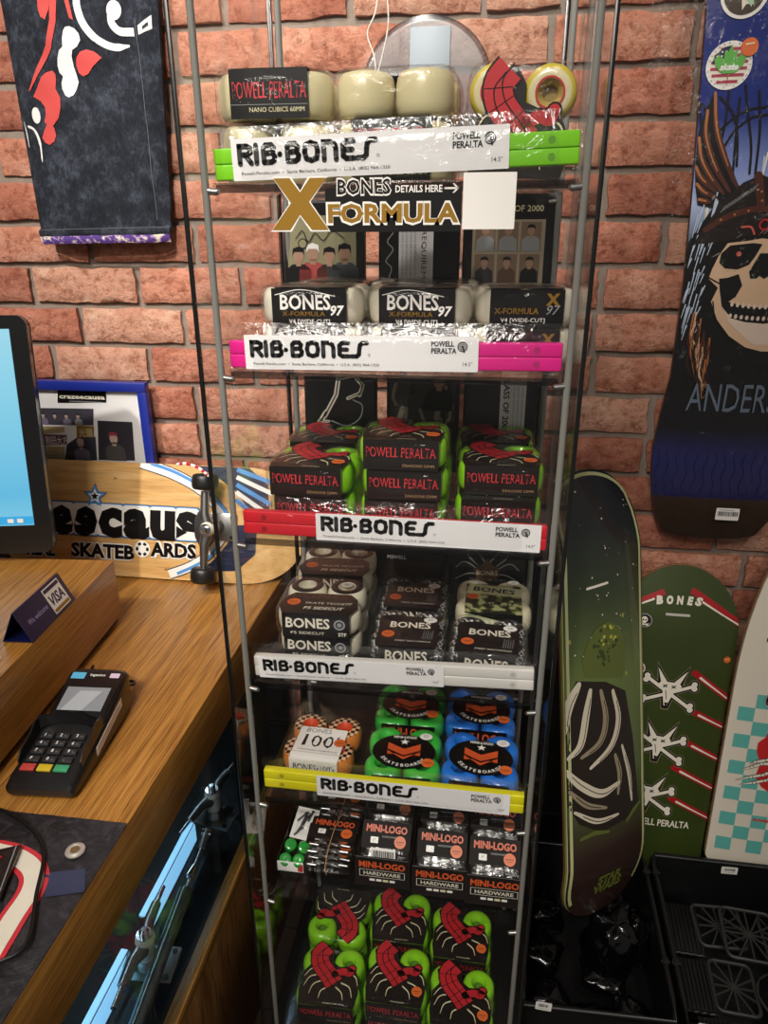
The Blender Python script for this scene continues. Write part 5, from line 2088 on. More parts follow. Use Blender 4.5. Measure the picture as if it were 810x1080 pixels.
mb.poly([(-0.7511,1.762),(-0.7627,1.7592),(-0.772,1.7536),(-0.7832,1.7382),(-0.7941,1.7249),(-0.7814,1.7178),(-0.7746,1.7086),(-0.775,1.6971),(-0.7799,1.6857),(-0.7728,1.6809),(-0.7637,1.6808),(-0.7522,1.6921),(-0.7455,1.708),(-0.7437,1.7216),(-0.7503,1.7353),(-0.7472,1.7464),(-0.7466,1.7561)], JR, fj, 1, sub=SB)
mb.poly([(-0.7742,1.6856),(-0.7835,1.6717),(-0.7887,1.6624),(-0.7844,1.6544),(-0.7764,1.6509),(-0.7669,1.656),(-0.7619,1.6653),(-0.7634,1.6761),(-0.7669,1.6822)], JR, fj, 1, sub=SB)
mb.poly([(-0.7197,1.8174),(-0.7152,1.822),(-0.7081,1.8226),(-0.6995,1.8189),(-0.6936,1.8124),(-0.692,1.8025),(-0.6994,1.7933),(-0.7082,1.7892),(-0.7112,1.7806),(-0.7104,1.7654),(-0.7079,1.7543),(-0.7058,1.7432),(-0.7114,1.7322),(-0.7188,1.7242),(-0.7276,1.7217),(-0.7337,1.7246),(-0.7381,1.735),(-0.7377,1.7439),(-0.7334,1.7527),(-0.739,1.7586),(-0.7401,1.7683),(-0.7377,1.7792),(-0.7325,1.7899),(-0.7252,1.7949),(-0.7237,1.8069)], JW, fj, 1, sub=SB)
mb.poly([(-0.6587,1.777),(-0.6708,1.786),(-0.6838,1.7894),(-0.6951,1.7863),(-0.7029,1.7782),(-0.7057,1.7674),(-0.7031,1.7564),(-0.6963,1.7514),(-0.6865,1.7546),(-0.6768,1.7645)], JR, fj, 1, sub=SB)
mb.stroke(curve([(-0.6899,1.8686),(-0.6906,1.848),(-0.6836,1.8247),(-0.6654,1.8043),(-0.6379,1.7915),(-0.6086,1.792)], 5), [0.012] * 15 + [0.011] * 4 + [0.0105] * 4 + [0.007, 0.005, 0.003], JW, fj, 1, cap=False, sub=SB)
mb.disc([(-0.6282,1.8417)][0], 0.0125, JW, fj, 1, 0.014, sub=SB)
mb.stroke(curve([(-0.6343,1.8357),(-0.6334,1.8231),(-0.6217,1.8123),(-0.5982,1.8107)], 5), [0.012] * 8 + [0.0115] * 8, JW, fj, 1, cap=False, sub=SB)
mb.poly([(-0.5918,1.8197),(-0.5701,1.8356),(-0.5707,1.8169),(-0.5918,1.8071)], JW, fj, 1, sub=SB)
mb.poly([(-0.5851,1.8187),(-0.5759,1.8259),(-0.5755,1.8208),(-0.5846,1.8145)], flat('print_jean_dark', '23262e', 0.8), fj, 2, sub=SB)
mb.disc([(-0.7938,1.6965)][0], 0.0085, JW, fj, 1, 0.0125, sub=SB)
mb.stroke(curve([(-0.8166,1.6816),(-0.8025,1.6744),(-0.795,1.6531),(-0.7956,1.6244)], 5), [0.0015] + [0.004] * 5 + [0.005] * 5 + [0.003] * 4 + [0.001], JW, fj, 1, cap=False, sub=SB)
mb.stroke([(-0.8238,1.6887),(-0.8217,1.67),(-0.8212,1.6487)], [0.001, 0.0028, 0.001], JW, fj, 1, cap=False, sub=SB)
seam = flat('denim_stitch', '55585f', 0.8)
mb.stroke([(-0.596 + 0.0002 * k, 1.53 + 0.06 * k) for k in range(6)], 0.0008, seam, fj, 1, sub=SB)
local(mb, 'leg', t)
mb = MB()
mb.grid(46, 5, lambda u, v: (-0.831 + 0.2535 * u, jy(-0.829 + 0.25 * u, 1.512) - 0.003 - 0.002 * math.sin(PI * v) + (0.004 if v > 0.98 else 0), 1.504 + 0.014 * v + 0.007 * (u - 0.5) * 0.6), DENIM)
mb.stroke([(-0.829 + 0.025 * k, 1.5155 + 0.0042 * (k / 10 - 0.5)) for k in range(11)], 0.0009, seam, lambda x, z, l=0: Vector((x, jy(x, 1.512) - 0.0056, z)), 1)
local(mb, 'hem', t)
mb = MB()
mb.grid(40, 4, lambda u, v: (-0.829 + 0.2505 * u, jy(-0.829 + 0.25 * u, 1.512) - 0.006 + 0.006 * (1 - v) ** 2, 1.491 + 0.013 * v + 0.005 * (u - 0.5) * 0.6 + 0.0015 * noise.noise((u * 12, 0, 1))), FLORAL)
o = local(mb, 'lining', t)
o['label'] = 'purple floral turned-up lining'

# framed press cutting
t = thing('picture_frame', 'blue framed press cutting leaning behind the wooden skateboard', 'picture frame', (-0.83, 1.312, 0.853))
FB = flat('frame_blue', '1a2a86', 0.35, coat=0.3)
mb = MB()
fx0, fx1, fz0, fz1, bw = -1.0, -0.6645, 0.853, 1.236, 0.019
for a, b, c, d in ((fx0, fz1 - bw, fx1, fz1), (fx0, fz0, fx1, fz0 + bw), (fx0, fz0 + bw, fx0 + bw, fz1 - bw), (fx1 - bw, fz0 + bw, fx1, fz1 - bw)):
    mb.box(((a + c) / 2, 1.306, (b + d) / 2), (c - a, 0.018, d - b), FB, 0.002)
local(mb, 'moulding', t)
mb = MB()
mb.box(((fx0 + fx1) / 2, 1.309, (fz0 + fz1) / 2), (fx1 - fx0 - 0.01, 0.004, fz1 - fz0 - 0.01), PAPER)
ff = plane((0, 1.3068, 0), (1, 0, 0), (0, 0, 1), 0.0003)
FR = lambda pts: pts
mb.poly([(-0.8609,1.1894),(-0.7552,1.1932),(-0.7516,1.2176),(-0.8561,1.2165)], BLK, ff, 1)
q = [(-0.8547,1.2004),(-0.7569,1.2016)]
mb.text('crazeecausa', q[0][0], q[0][1] - 0.001, 0.0088, BWHT, ff, 2, 'l', w=q[1][0] - q[0][0], bold=0.03)
mb.text('SKATE AND STREET WEAR', q[0][0] + 0.022, q[0][1] - 0.0075, 0.003, GREYI, ff, 2, 'l', w=0.075) if False else mb.stroke([(q[0][0] + 0.02, q[0][1] - 0.0065), (q[0][0] + 0.09, q[0][1] - 0.0068)], 0.0014, GREYI, ff, 2)
PD = flat('cutting_dark', '3a3640', 0.5)
PL = flat('cutting_lilac', '6d6577', 0.5)
PY = flat('cutting_sand', 'b39f74', 0.5)
PM = flat('cutting_maroon', '6d3f4c', 0.5)
a = [(-0.9086,1.1431),(-0.7902,1.1454),(-0.7848,1.1798),(-0.9021,1.178)]
mb.poly(a, PD, ff, 1)
for k in range(4):
    figure(mb, ff, a[0][0] + 0.011 + 0.0255 * k, a[0][1] + 0.001, 0.021, (PL, PD, PL, GREYI)[k], 2, flat('cutting_skin', 'b59a8c', 0.5))
mb.poly([(-0.9114,1.1229),(-0.8566,1.1285),(-0.8546,1.1403),(-0.9081,1.1406)], PY, ff, 1)
mb.poly([(-0.8316,1.1184),(-0.7931,1.1201),(-0.7894,1.1439),(-0.8275,1.1433)], GOLD, ff, 1)
mb.poly([(-0.9142,1.0986),(-0.856,1.1029),(-0.8525,1.1232),(-0.9097,1.123)], PM, ff, 1)
mb.poly([(-0.9169,1.0658),(-0.867,1.0682),(-0.8619,1.0978),(-0.9126,1.0981)], PY, ff, 1)
for k in range(5):
    mb.stroke([(a[0][0] + 0.004, a[0][1] - 0.05 - 0.005 * k), (a[0][0] + 0.03, a[0][1] - 0.05 - 0.005 * k)], 0.0009, flat('cutting_ink', '6b5f48', 0.5), ff, 2)
b = [(-0.867,1.0682),(-0.794,1.0718),(-0.7896,1.1218),(-0.8316,1.1184),(-0.856,1.1029)]
mb.poly(b, PD, ff, 2)
figure(mb, ff, (b[0][0] + b[1][0]) / 2 + 0.006, b[0][1], 0.042, PL, 3, flat('cutting_skin', 'b59a8c', 0.5), hair=flat('cutting_skin', 'b59a8c', 0.5))
c = [(-0.9015,1.1031),(-0.8523,1.1047),(-0.8244,1.1219),(-0.7944,1.1225)]
mb.text('\u5272\u7530\u5927\u65b9', c[0][0], c[0][1], 0.0145, WHT, ff, 3, 'l', w=c[1][0] - c[0][0])
mb.text('\u5149\u982d', c[2][0], c[2][1], 0.0145, CREAM, ff, 3, 'l', w=c[3][0] - c[2][0])
d_ = [(-0.7905,1.0726),(-0.7106,1.0742),(-0.7054,1.1551),(-0.78,1.1558)]
mb.poly(d_, flat('cutting_night', '2c2930', 0.5), ff, 1)
figure(mb, ff, (d_[0][0] + d_[1][0]) / 2, d_[0][1], 0.052, flat('cutting_coat', '4a4444', 0.5), 2, flat('cutting_skin', 'b59a8c', 0.5), cap=flat('cutting_cap', '8c3038', 0.5))
local(mb, 'cutting', t)
mb = MB()
mb.box(((fx0 + fx1) / 2, 1.3035, (fz0 + fz1) / 2), (fx1 - fx0 - 2 * bw, 0.0015, fz1 - fz0 - 2 * bw), GLASS)
local(mb, 'glass', t)


# ------------------------------------------------------------------ skateboard decks
def frame_matrix(o, ux, uy):
    ux, uy = Vector(ux), Vector(uy)
    n = ux.cross(uy)
    m = Matrix((ux, uy, n)).transposed().to_4x4()
    m.translation = Vector(o)
    return m


class Deck:
    def __init__(s, name, label, cat, pl, L, Wd, mat, plies, top_mat=None, rt=0.1, rb=0.1, kt=0.15, kb=0.15, ang=19, conc=0.0055, hw=None, x0=0.0, group=None, sq_=2.3):
        s.L, s.W, s.rt, s.rb, s.kt, s.kb, s.ang, s.conc, s.hwf, s.x0, s.sq = L, Wd, rt, rb, kt, kb, math.tan(R(ang)), conc, hw, x0, sq_
        s.root = thing(name, label, cat, (0, 0, 0), 0, group)
        s.root.matrix_world = frame_matrix(*pl)
        s.mb = MB()
        t = 0.0115
        ys = []
        for k in range(13):
            a = 1 - math.cos(PI / 2 * k / 12)
            ys.append(rb * a)
        nmid = 26
        ys += [rb + (L - rb - rt) * k / nmid for k in range(1, nmid)]
        ys += [L - rt * (1 - math.cos(PI / 2 * k / 12)) for k in range(12, -1, -1)]
        nx = 14
        vs, fs = [], []
        for y in ys:
            h = max(0.002, s.hw(y))
            for i in range(nx + 1):
                x = h * (2 * i / nx - 1)
                vs.append((s.x0 + x, y, s.surf(s.x0 + x, y)))
        ny = len(ys)
        for j in range(ny - 1):
            for i in range(nx):
                a = j * (nx + 1) + i
                fs.append((a, a + 1, a + nx + 2, a + nx + 1))
        s.mb.raw(vs, fs, mat)
        s.mb.raw([(x, y, z - t) for x, y, z in vs], [f[::-1] for f in fs], top_mat or BLKM)
        border = [i for i in range(nx + 1)] + [j * (nx + 1) + nx for j in range(1, ny)] + [(ny - 1) * (nx + 1) + i for i in range(nx - 1, -1, -1)] + [j * (nx + 1) for j in range(ny - 2, 0, -1)]
        nb = len(border)
        npl = len(plies)
        for p, pm in enumerate(plies):
            v2, f2 = [], []
            for b in border:
                x, y, z = vs[b]
                v2 += [(x, y, z - t * p / npl), (x, y, z - t * (p + 1) / npl)]
            for q in range(nb):
                w = (q + 1) % nb
                f2.append((2 * q, 2 * q + 1, 2 * w + 1, 2 * w))
            s.mb.raw(v2, f2, pm)
        s.mb.clip = lambda x, y: 0.0008 < y < s.L - 0.0008 and abs(x - s.x0) < s.hw(y) - 0.0006

    def hw(s, y):
        h = s.hwf(y) if s.hwf else s.W / 2
        e = s.sq
        if y < s.rb:
            h *= max(0, 1 - (1 - y / s.rb) ** e) ** (1 / e)
        if y > s.L - s.rt:
            h *= max(0, 1 - (1 - (s.L - y) / s.rt) ** e) ** (1 / e)
        return h

    def surf(s, x, y):
        z = 0
        for d in (s.kb - y, y - (s.L - s.kt)):
            if d > 0:
                z -= s.ang * (math.sqrt(d * d + 0.0016) - 0.04)
        return z - s.conc * ((x - s.x0) / (s.W / 2)) ** 2

    def f(s, x, y, l=0):
        return Vector((x, y, s.surf(x, y) + 0.0004 + 0.0003 * l))

    def done(s):
        s.mb.build('deck', s.root, sharp=40)
        return s.root

    def sticker(s, c, r, ring=WHT, base=None, ry=None):
        mb = MB()
        f = lambda x, y, l=0: s.f(x, y, l + 3)
        mb.disc(c, r, ring, f, 1, ry, 32)
        if base:
            mb.disc(c, r * 0.86, base, f, 2, (ry or r) * 0.86, 28)
        return mb, f


BSUB = 0.016
PLYW = flat('ply_maple', 'a9885a', 0.5)
PLYD = flat('ply_brown', '5d3a24', 0.5)
PLYG = flat('ply_green', '74803c', 0.5)
PLYP = flat('ply_pale', 'c8c190', 0.5)


def boneskull(mb, c, s, f, l=1, lean=0.0):
    """beaked horned skull with two crossed bones behind it"""
    ca, sa = math.cos(lean), math.sin(lean)
    T = lambda p: (c[0] + (p[0] * ca - p[1] * sa) * s, c[1] + (p[0] * sa + p[1] * ca) * s)
    ends = [(-0.95, 0.42), (0.95, 0.3), (-0.95, -0.62), (0.95, -0.72)]
    glow = flat('bone_shadow', '6e6a52', 0.45)
    for m, ex, k in ((glow, 0.2, 0), (BLK, 0.13, 1), (BWHT, 0.0, 2)):
        for a, b in ((0, 3), (1, 2)):
            mb.stroke([T(ends[a]), T(ends[b])], (0.15 + ex) * s, m, f, l + k, sub=0.02)
        for e in ends:
            sx, sy = math.copysign(1, e[0]), math.copysign(1, e[1])
            for dx, dy in ((0.05, 0.1), (0.08, -0.1)):
                mb.disc(T((e[0] + sx * dx, e[1] + dy)), (0.125 + ex / 2) * s, m, f, l + k, n=14)
        for sx in (-1, 1):
            mb.poly([T((sx * (0.1 - ex / 2), 0.3)), T((sx * (0.62 + ex * 0.4), 0.98 + ex * 1.4)), T((sx * (0.36 + ex), 0.2))], m, f, l + k)
        mb.poly([T(p) for p in ((-0.5 - ex / 2, 0.2), (-0.38, 0.36 + ex / 2), (0.38, 0.36 + ex / 2), (0.5 + ex / 2, 0.2), (0.22 + ex / 2, -0.1), (0.02 + ex / 2, -0.78 - ex), (-0.1 - ex / 2, -0.78 - ex), (-0.26 - ex / 2, -0.1))], m, f, l + k, sub=0.02)
    for sx in (-0.2, 0.16):
        mb.stroke([T((sx - 0.07, 0.2)), T((sx + 0.07, 0.12))], 0.05 * s, BLK, f, l + 3)
        mb.stroke([T((sx - 0.06, 0.1)), T((sx + 0.06, 0.22))], 0.05 * s, BLK, f, l + 3)
    mb.poly([T(p) for p in ((-0.1, -0.62), (0.06, -0.62), (-0.02, -0.86))], BLK, f, l + 3)
    mb.stroke([T((-0.14, -0.05)), T((-0.04, -0.45))], 0.03 * s, BLK, f, l + 3)


# --- green deck leaning on the wall
dk = Deck('skateboard_deck', 'dark green skateboard deck with skulls and red stripes leaning on the bricks', 'skateboard deck', ((0.372,1.175,0.115),(0.9998,-0.0025228,-0.01993),(0.020089,0.12555,0.99188)), 0.805, 0.213, OLIVE, [OLIVE, PLYW, PLYD], rt=0.115, rb=0.115, kt=0.13, kb=0.14, group=None, sq_=2.0)
mb, f = dk.mb, dk.f
Q = lambda pts: pts
mb.stroke([(-0.1055,0.7076),(-0.0865,0.7286),(-0.0338,0.7545)], 0.0115, DRED, f, 1, cap=False, sub=BSUB)
mb.stroke([(0.0153,0.7611),(0.038,0.7487),(0.1106,0.7033)], 0.0125, DRED, f, 1, cap=False, sub=BSUB)
mb.stroke([(-0.1057,0.7094),(-0.0833,0.7248),(-0.0515,0.7398)], [0.003, 0.0028, 0.004], BWHT, f, 2, cap=False, sub=BSUB)
mb.stroke([(0.0365,0.741),(0.0736,0.7201),(0.11,0.7003)], [0.004, 0.0028, 0.003], BWHT, f, 2, cap=False, sub=BSUB)
for k, ch in enumerate('BONES'):
    x, y = [(-0.0477,0.7313),(-0.0294,0.7332),(-0.011,0.7344),(0.008,0.7352),(0.022,0.736)][k]
    mb.text(ch, x, y, 0.0145, BWHT, f, 3, 'l', w=0.0125 if k != 3 else 0.0105, bold=0.07, rot=(0.12, 0.04, 0.0, -0.1, -0.22)[k], shear=0.1)
mb.poly([(-0.029,0.7107),(-0.0296,0.7154),(0.0153,0.7164),(0.016,0.7117)], flat('slot_grey', 'b5b3aa', 0.5), f, 1)
for px in ([(0.0384,0.5987),(0.1223,0.5392)], [(0.0475,0.5153),(0.1203,0.482)], [(0.0433,0.4473),(0.1215,0.4097)], [(0.0262,0.3891),(0.1204,0.3433)], [(0.0284,0.3188),(0.1169,0.2763)]):
    (xa, ya), (xb, yb) = px
    mb.stroke(px, 0.0125, DRED, f, 1, sub=BSUB)
    mb.stroke([(xa + (xb - xa) * 0.14, ya + (yb - ya) * 0.14 - 0.001), (xa + (xb - xa) * 0.5, ya + (yb - ya) * 0.5 - 0.001), (xb, yb - 0.001)], [0.0048, 0.0032, 0.0022], BWHT, f, 2, sub=BSUB)
for c in [(-0.005,0.5593),(-0.0102,0.4401),(-0.0179,0.3242)]:
    boneskull(mb, c, 0.045, f, 3, -0.06)
q = [(0.0734,0.2516)][0]
mb.text('POWELL PERALTA', q[0], q[1], 0.0155, BWHT, f, 1, 'r', w=0.128, bold=0.02)
dk.done()
c = [(-0.0665,0.6978)][0]
s_, f2 = dk.sticker(c, 0.0135, GREYI, BLK)
s_.disc((c[0] - 0.001, c[1] + 0.002), 0.006, BWHT, f2, 3)
s_.poly(rect(c[0] - 0.0042, c[1] - 0.0055, c[0] + 0.002, c[1] - 0.001), BWHT, f2, 3)
for dx in (-0.0032, 0.0016):
    s_.disc((c[0] + dx, c[1] + 0.0015), 0.0016, BLK, f2, 4)
s_.stroke([(c[0] - 0.007, c[1] - 0.006), (c[0] + 0.007, c[1] - 0.0095)], 0.0018, BWHT, f2, 3)
s_.stroke([(c[0] - 0.007, c[1] - 0.0095), (c[0] + 0.007, c[1] - 0.006)], 0.0018, BWHT, f2, 3)
o = s_.build('sticker', dk.root)
o['label'] = 'round black sticker with a white skull and crossed bones'
c = [(-0.0671,0.5988)][0]
s_, f2 = dk.sticker(c, 0.0125, WHT, DRED)
for k in range(4):
    s_.stroke([(c[0] - 0.008, c[1] + 0.006 - 0.004 * k), (c[0] + 0.008, c[1] + 0.006 - 0.004 * k)], 0.0014, BWHT, f2, 3)
o = s_.build('sticker', dk.root)
o['label'] = 'round striped red and white sticker'
c = [(0.0939,0.6314)][0]
s_, f2 = dk.sticker(c, 0.0066, ORG, None)
s_.stroke([(c[0] - 0.004, c[1] + 0.001), (c[0] + 0.003, c[1] + 0.0012)], 0.0012, CREAM, f2, 2)
o = s_.build('sticker', dk.root)
o['label'] = 'small orange price dot'

# --- starry deck standing in the bin, nearest to the case
dk = Deck('skateboard_deck', 'starry black and olive skateboard deck standing beside the case in a black bin', 'skateboard deck', ((0.262,0.985,0.335),(0.77486,0.62177,-0.11399),(-0.080143,0.27549,0.95796)), 0.825, 0.2, STARD, [PLYP, PLYG, PLYG, PLYD, PLYD], rt=0.10, rb=0.10, kt=0.15, kb=0.13, ang=20, conc=0.008, x0=0.012)
mb, f = dk.mb, dk.f
edge = flat('rim_pale_green', 'b3b683', 0.35, coat=0.3)
loop = []
for k in range(41):
    y = 0.045 + (dk.L - 0.06 - 0.045) * k / 40
    loop.append((dk.x0 - (dk.hw(y) - 0.0075), y))
top = [(dk.x0 - (dk.hw(dk.L - 0.06) - 0.0075) * math.cos(PI * k / 16), dk.L - 0.06 + 0.052 * math.sin(PI * k / 16)) for k in range(1, 16)]
right = [(2 * dk.x0 - x, y) for x, y in loop[::-1]]
mb.stroke(loop + top + right, 0.0062, edge, f, 1, cap=False, sub=0.03)
rnd = random.Random(12)
for k in range(46):
    x, y = dk.x0 + rnd.uniform(-0.082, 0.082), rnd.uniform(0.5, 0.79)
    mb.disc((x, y), rnd.choice((0.0006, 0.0008, 0.0011, 0.0016)), BWHT, f, 1, n=8)
YG = flat('print_yellow_green', '9a9a3c', 0.4)
for p in [(-0.0753,0.5322),(0.0515,0.5607),(0.0587,0.4532)]:
    mb.disc(p, 0.0025, YG, f, 1, 0.0042, 12)
mb.stroke([(-0.0356,0.62),(0.0127,0.6251)], 0.0045, BWHT, f, 1)
# stand-in drapery: pale folds over dark, with a speckled mound above
DK = flat('print_umber', '221913', 0.4)
FOLD = flat('print_linen', 'c9bfa9', 0.4)
FOLD2 = flat('print_linen_shade', '8d8069', 0.4)
mb.poly([(-0.0636,0.4622),(0.0033,0.449),(0.0559,0.4217),(0.0756,0.3319),(0.0916,0.1968),(0.0532,0.182),(-0.0123,0.1763),(-0.0628,0.2047),(-0.0978,0.2603),(-0.1074,0.3116),(-0.1015,0.3903)], DK, f, 1, sub=BSUB)
for px, wd, m_ in (([(-0.0583,0.4548),(-0.0818,0.4179),(-0.0912,0.3719)], 0.020, FOLD), ([(-0.0331,0.4399),(-0.0427,0.4012),(-0.0569,0.3473),(-0.0835,0.3279)], 0.016, FOLD),
                   ([(-0.0083,0.4348),(0.0024,0.3828),(-0.012,0.3429),(-0.0551,0.3239)], 0.014, FOLD2), ([(0.0216,0.4287),(0.035,0.3754),(0.0156,0.3294),(-0.0354,0.3006)], 0.014, FOLD),
                   ([(-0.0904,0.307),(-0.056,0.2731),(-0.0112,0.248),(0.0359,0.2561)], 0.017, FOLD), ([(-0.0825,0.2682),(-0.0455,0.2353),(-0,0.2185)], 0.011, FOLD2),
                   ([(0.0439,0.3224),(0.0626,0.2661),(0.0694,0.2121)], 0.010, FOLD), ([(0.0247,0.3102),(0.0361,0.2732),(0.0309,0.2361)], 0.012, FOLD2),
                   ([(-0.0723,0.2283),(-0.0234,0.2001),(0.0304,0.1975)], 0.010, FOLD)):
    q = curve(px, 6)
    n_ = len(q)
    mb.stroke(q, [wd * (0.25 + 0.75 * math.sin(PI * (0.12 + 0.8 * i / (n_ - 1)))) for i in range(n_)], m_, f, 2, sub=BSUB)
    mb.stroke([Vector((p.x + wd * 0.2, p.y - wd * 0.1)) for p in q[2:-2]], 0.0016, DK, f, 3, sub=BSUB)
mound = [(-0.0438,0.4664),(-0.0499,0.4958),(-0.0384,0.5219),(-0.0179,0.5468),(0.0106,0.5562),(0.0372,0.5455),(0.0534,0.5188),(0.0578,0.4845),(0.0478,0.4486)]
mb.poly(mound, flat('print_moss', '55602a', 0.4), f, 2, sub=BSUB)
cx_ = sum(p[0] for p in mound) / 9
cy_ = sum(p[1] for p in mound) / 9
for k in range(40):
    a, r_ = rnd.uniform(0, 2 * PI), rnd.uniform(0, 1) ** 0.5
    mb.disc((cx_ + 0.030 * r_ * math.cos(a), cy_ + 0.006 + 0.038 * r_ * math.sin(a)), rnd.uniform(0.0015, 0.0042), (YG, flat('print_moss_dark', '333b1c', 0.4), flat('print_moss_lit', 'b0ad48', 0.4))[k % 3 if math.sin(a) > -0.3 else 1], f, 3 + k % 2, n=10)
for px in ([(-0.06,0.1763),(-0.0295,0.18),(0.0052,0.1726)], [(0.0543,0.1773),(0.0766,0.1924),(0.0942,0.2005)]):
    mb.stroke(px, [0.006, 0.009, 0.005], flat('print_moss', '55602a', 0.4), f, 2)
q = [(-0.0488,0.0441),(0.0533,0.0838),(0.0529,0.0548)]
gm = flat('print_word_green', '6f7a2e', 0.4)
ang_ = math.atan2(q[1][1] - q[0][1], q[1][0] - q[0][0])
q = [(-0.0139,0.0699),(-0.0511,0.0424)]
mb.text('STAR', q[0][0], q[0][1] + 0.002, 0.0165, gm, f, 2, 'l', w=0.062, bold=0.05, sub=0.02)
mb.text('STAR', q[0][0] + 0.001, q[0][1] + 0.003, 0.0145, DK, f, 3, 'l', w=0.060, bold=-0.015, sub=0.02)
mb.text('WARS', q[0][0] - 0.008, q[0][1] - 0.017, 0.0165, gm, f, 2, 'l', w=0.074, bold=0.05, sub=0.02)
mb.text('WARS', q[0][0] - 0.007, q[0][1] - 0.016, 0.0145, DK, f, 3, 'l', w=0.072, bold=-0.015, sub=0.02)
dk.done()

# --- checkered deck at the right edge
dk = Deck('skateboard_deck', 'cream and teal checkered skateboard deck leaning at the right edge', 'skateboard deck', ((0.575,1.181,0.29),(0.99986,-0.0018833,-0.016668),(0.016774,0.11226,0.99354)), 0.755, 0.205, OFFW, [OFFW, PLYW, PLYW], rt=0.34, rb=0.03, kt=0.1, kb=0.02, x0=0.012, sq_=2.0)
mb, f = dk.mb, dk.f
row = 0
cs = 0.0292
for j in range(12):
    for i in range(7):
        if (i + j) % 2 == 0:
            x0_, y0_ = dk.x0 - 0.0985 + 0.02 + cs * (i - 0.35) , 0.048 + cs * j
            xa, xb = max(x0_, dk.x0 - 0.098), min(x0_ + cs, dk.x0 + 0.098)
            if xb - xa > 0.004 and not (j == 11 and i == 0):
                mb.poly(rect(xa, y0_, xb, y0_ + cs), TEAL, f, 1, sub=0.03)
c = [(-0.0153,0.389)][0]
q = [(-0.0166,0.3254),(-0.0201,0.3106),(-0.0319,0.2971),(-0.0316,0.2778),(-0.0214,0.2524),(-0.0259,0.2222),(-0.0116,0.2019),(0.0056,0.191),(0.0284,0.2003),(0.0392,0.2315),(0.0239,0.2973),(0.0036,0.3233)]
mb.poly(q, flat('print_scarlet', 'c22a2c', 0.38), f, 2, sub=0.02)
for px in ([(0.0069,0.2563),(-0.0187,0.2528),(-0.0353,0.2431),(-0.0522,0.2343)], [(0.0128,0.2449),(-0.0128,0.229),(-0.0338,0.2211),(-0.0587,0.2101)], [(0.0156,0.2281),(-0.0068,0.2175),(-0.0259,0.2098),(-0.0511,0.2012)],
           [(0.0053,0.2658),(-0.0102,0.2627),(-0.0311,0.255),(-0.0384,0.25)]):
    mb.stroke(px, [0.009, 0.008, 0.0075, 0.002], BLK, f, 3)
    mb.stroke(px, [0.0062, 0.0055, 0.005, 0.0008], BWHT, f, 4)
    for k in (1, 2):
        mb.disc(px[k], 0.004, BLK, f, 4, n=12)
        mb.disc(px[k], 0.003, BWHT, f, 5, n=12)
mb.disc([(0.0152,0.2428)][0], 0.014, BLK, f, 3)
mb.disc([(0.0152,0.2428)][0], 0.0115, BWHT, f, 4)
q = [(-0.0153,0.1231)][0]
mb.text('POWELL', q[0], q[1], 0.0062, flat('print_scarlet', 'c22a2c', 0.38), f, 2, 'l', w=0.035, bold=0.06)
q = [(-0.0494,0.5078)][0]
mb.text('BONES', q[0], q[1], 0.007, DGREY, f, 2, 'l', bold=0.04)
dk.done()
s_, f2 = dk.sticker(c, 0.0195, GREYI, BLK)
s_.disc((c[0], c[1] + 0.003), 0.009, BWHT, f2, 3)
s_.poly(rect(c[0] - 0.0055, c[1] - 0.0085, c[0] + 0.0055, c[1]), BWHT, f2, 3)
for dx in (-0.0035, 0.0035):
    s_.disc((c[0] + dx, c[1] + 0.002), 0.0023, BLK, f2, 4)
s_.stroke([(c[0] - 0.012, c[1] - 0.005), (c[0] + 0.012, c[1] - 0.012)], 0.0026, BWHT, f2, 2)
s_.stroke([(c[0] - 0.012, c[1] - 0.012), (c[0] + 0.012, c[1] - 0.005)], 0.0026, BWHT, f2, 2)
o = s_.build('sticker', dk.root)
o['label'] = 'round black sticker with a white skull'

# --- big wrapped deck hung on the wall
HWT = [(0, 0.075), (0.02, 0.088), (0.05, 0.102), (0.09, 0.114), (0.165, 0.121), (0.23, 0.116), (0.3, 0.1075), (0.45, 0.108), (0.6, 0.115), (0.85, 0.131), (0.95, 0.131)]
dk = Deck('skateboard_deck', 'large wrapped skateboard deck with a helmeted skull hung on the bricks', 'skateboard deck', ((0.415,1.275,0.975),(1,0,0),(0,0,1)), 0.95, 0.23, NIGHT, [flat('ply_dark', '15130f', 0.5), PLYD, PLYD], rt=0.11, rb=0.012, kt=0.12, kb=0.1, ang=14, conc=0.006, hw=lambda y: lerp(y, HWT))
mb, f = dk.mb, dk.f
HD = flat('print_helmet', '1a110d', 0.38)
HB = flat('print_helmet_brown', '4a2417', 0.38)
WO = flat('print_wing_orange', 'a5673a', 0.4)
BN = flat('print_bone_tan', 'd2b090', 0.4)
BNP = flat('print_bone_pale', 'd9c3b2', 0.4)
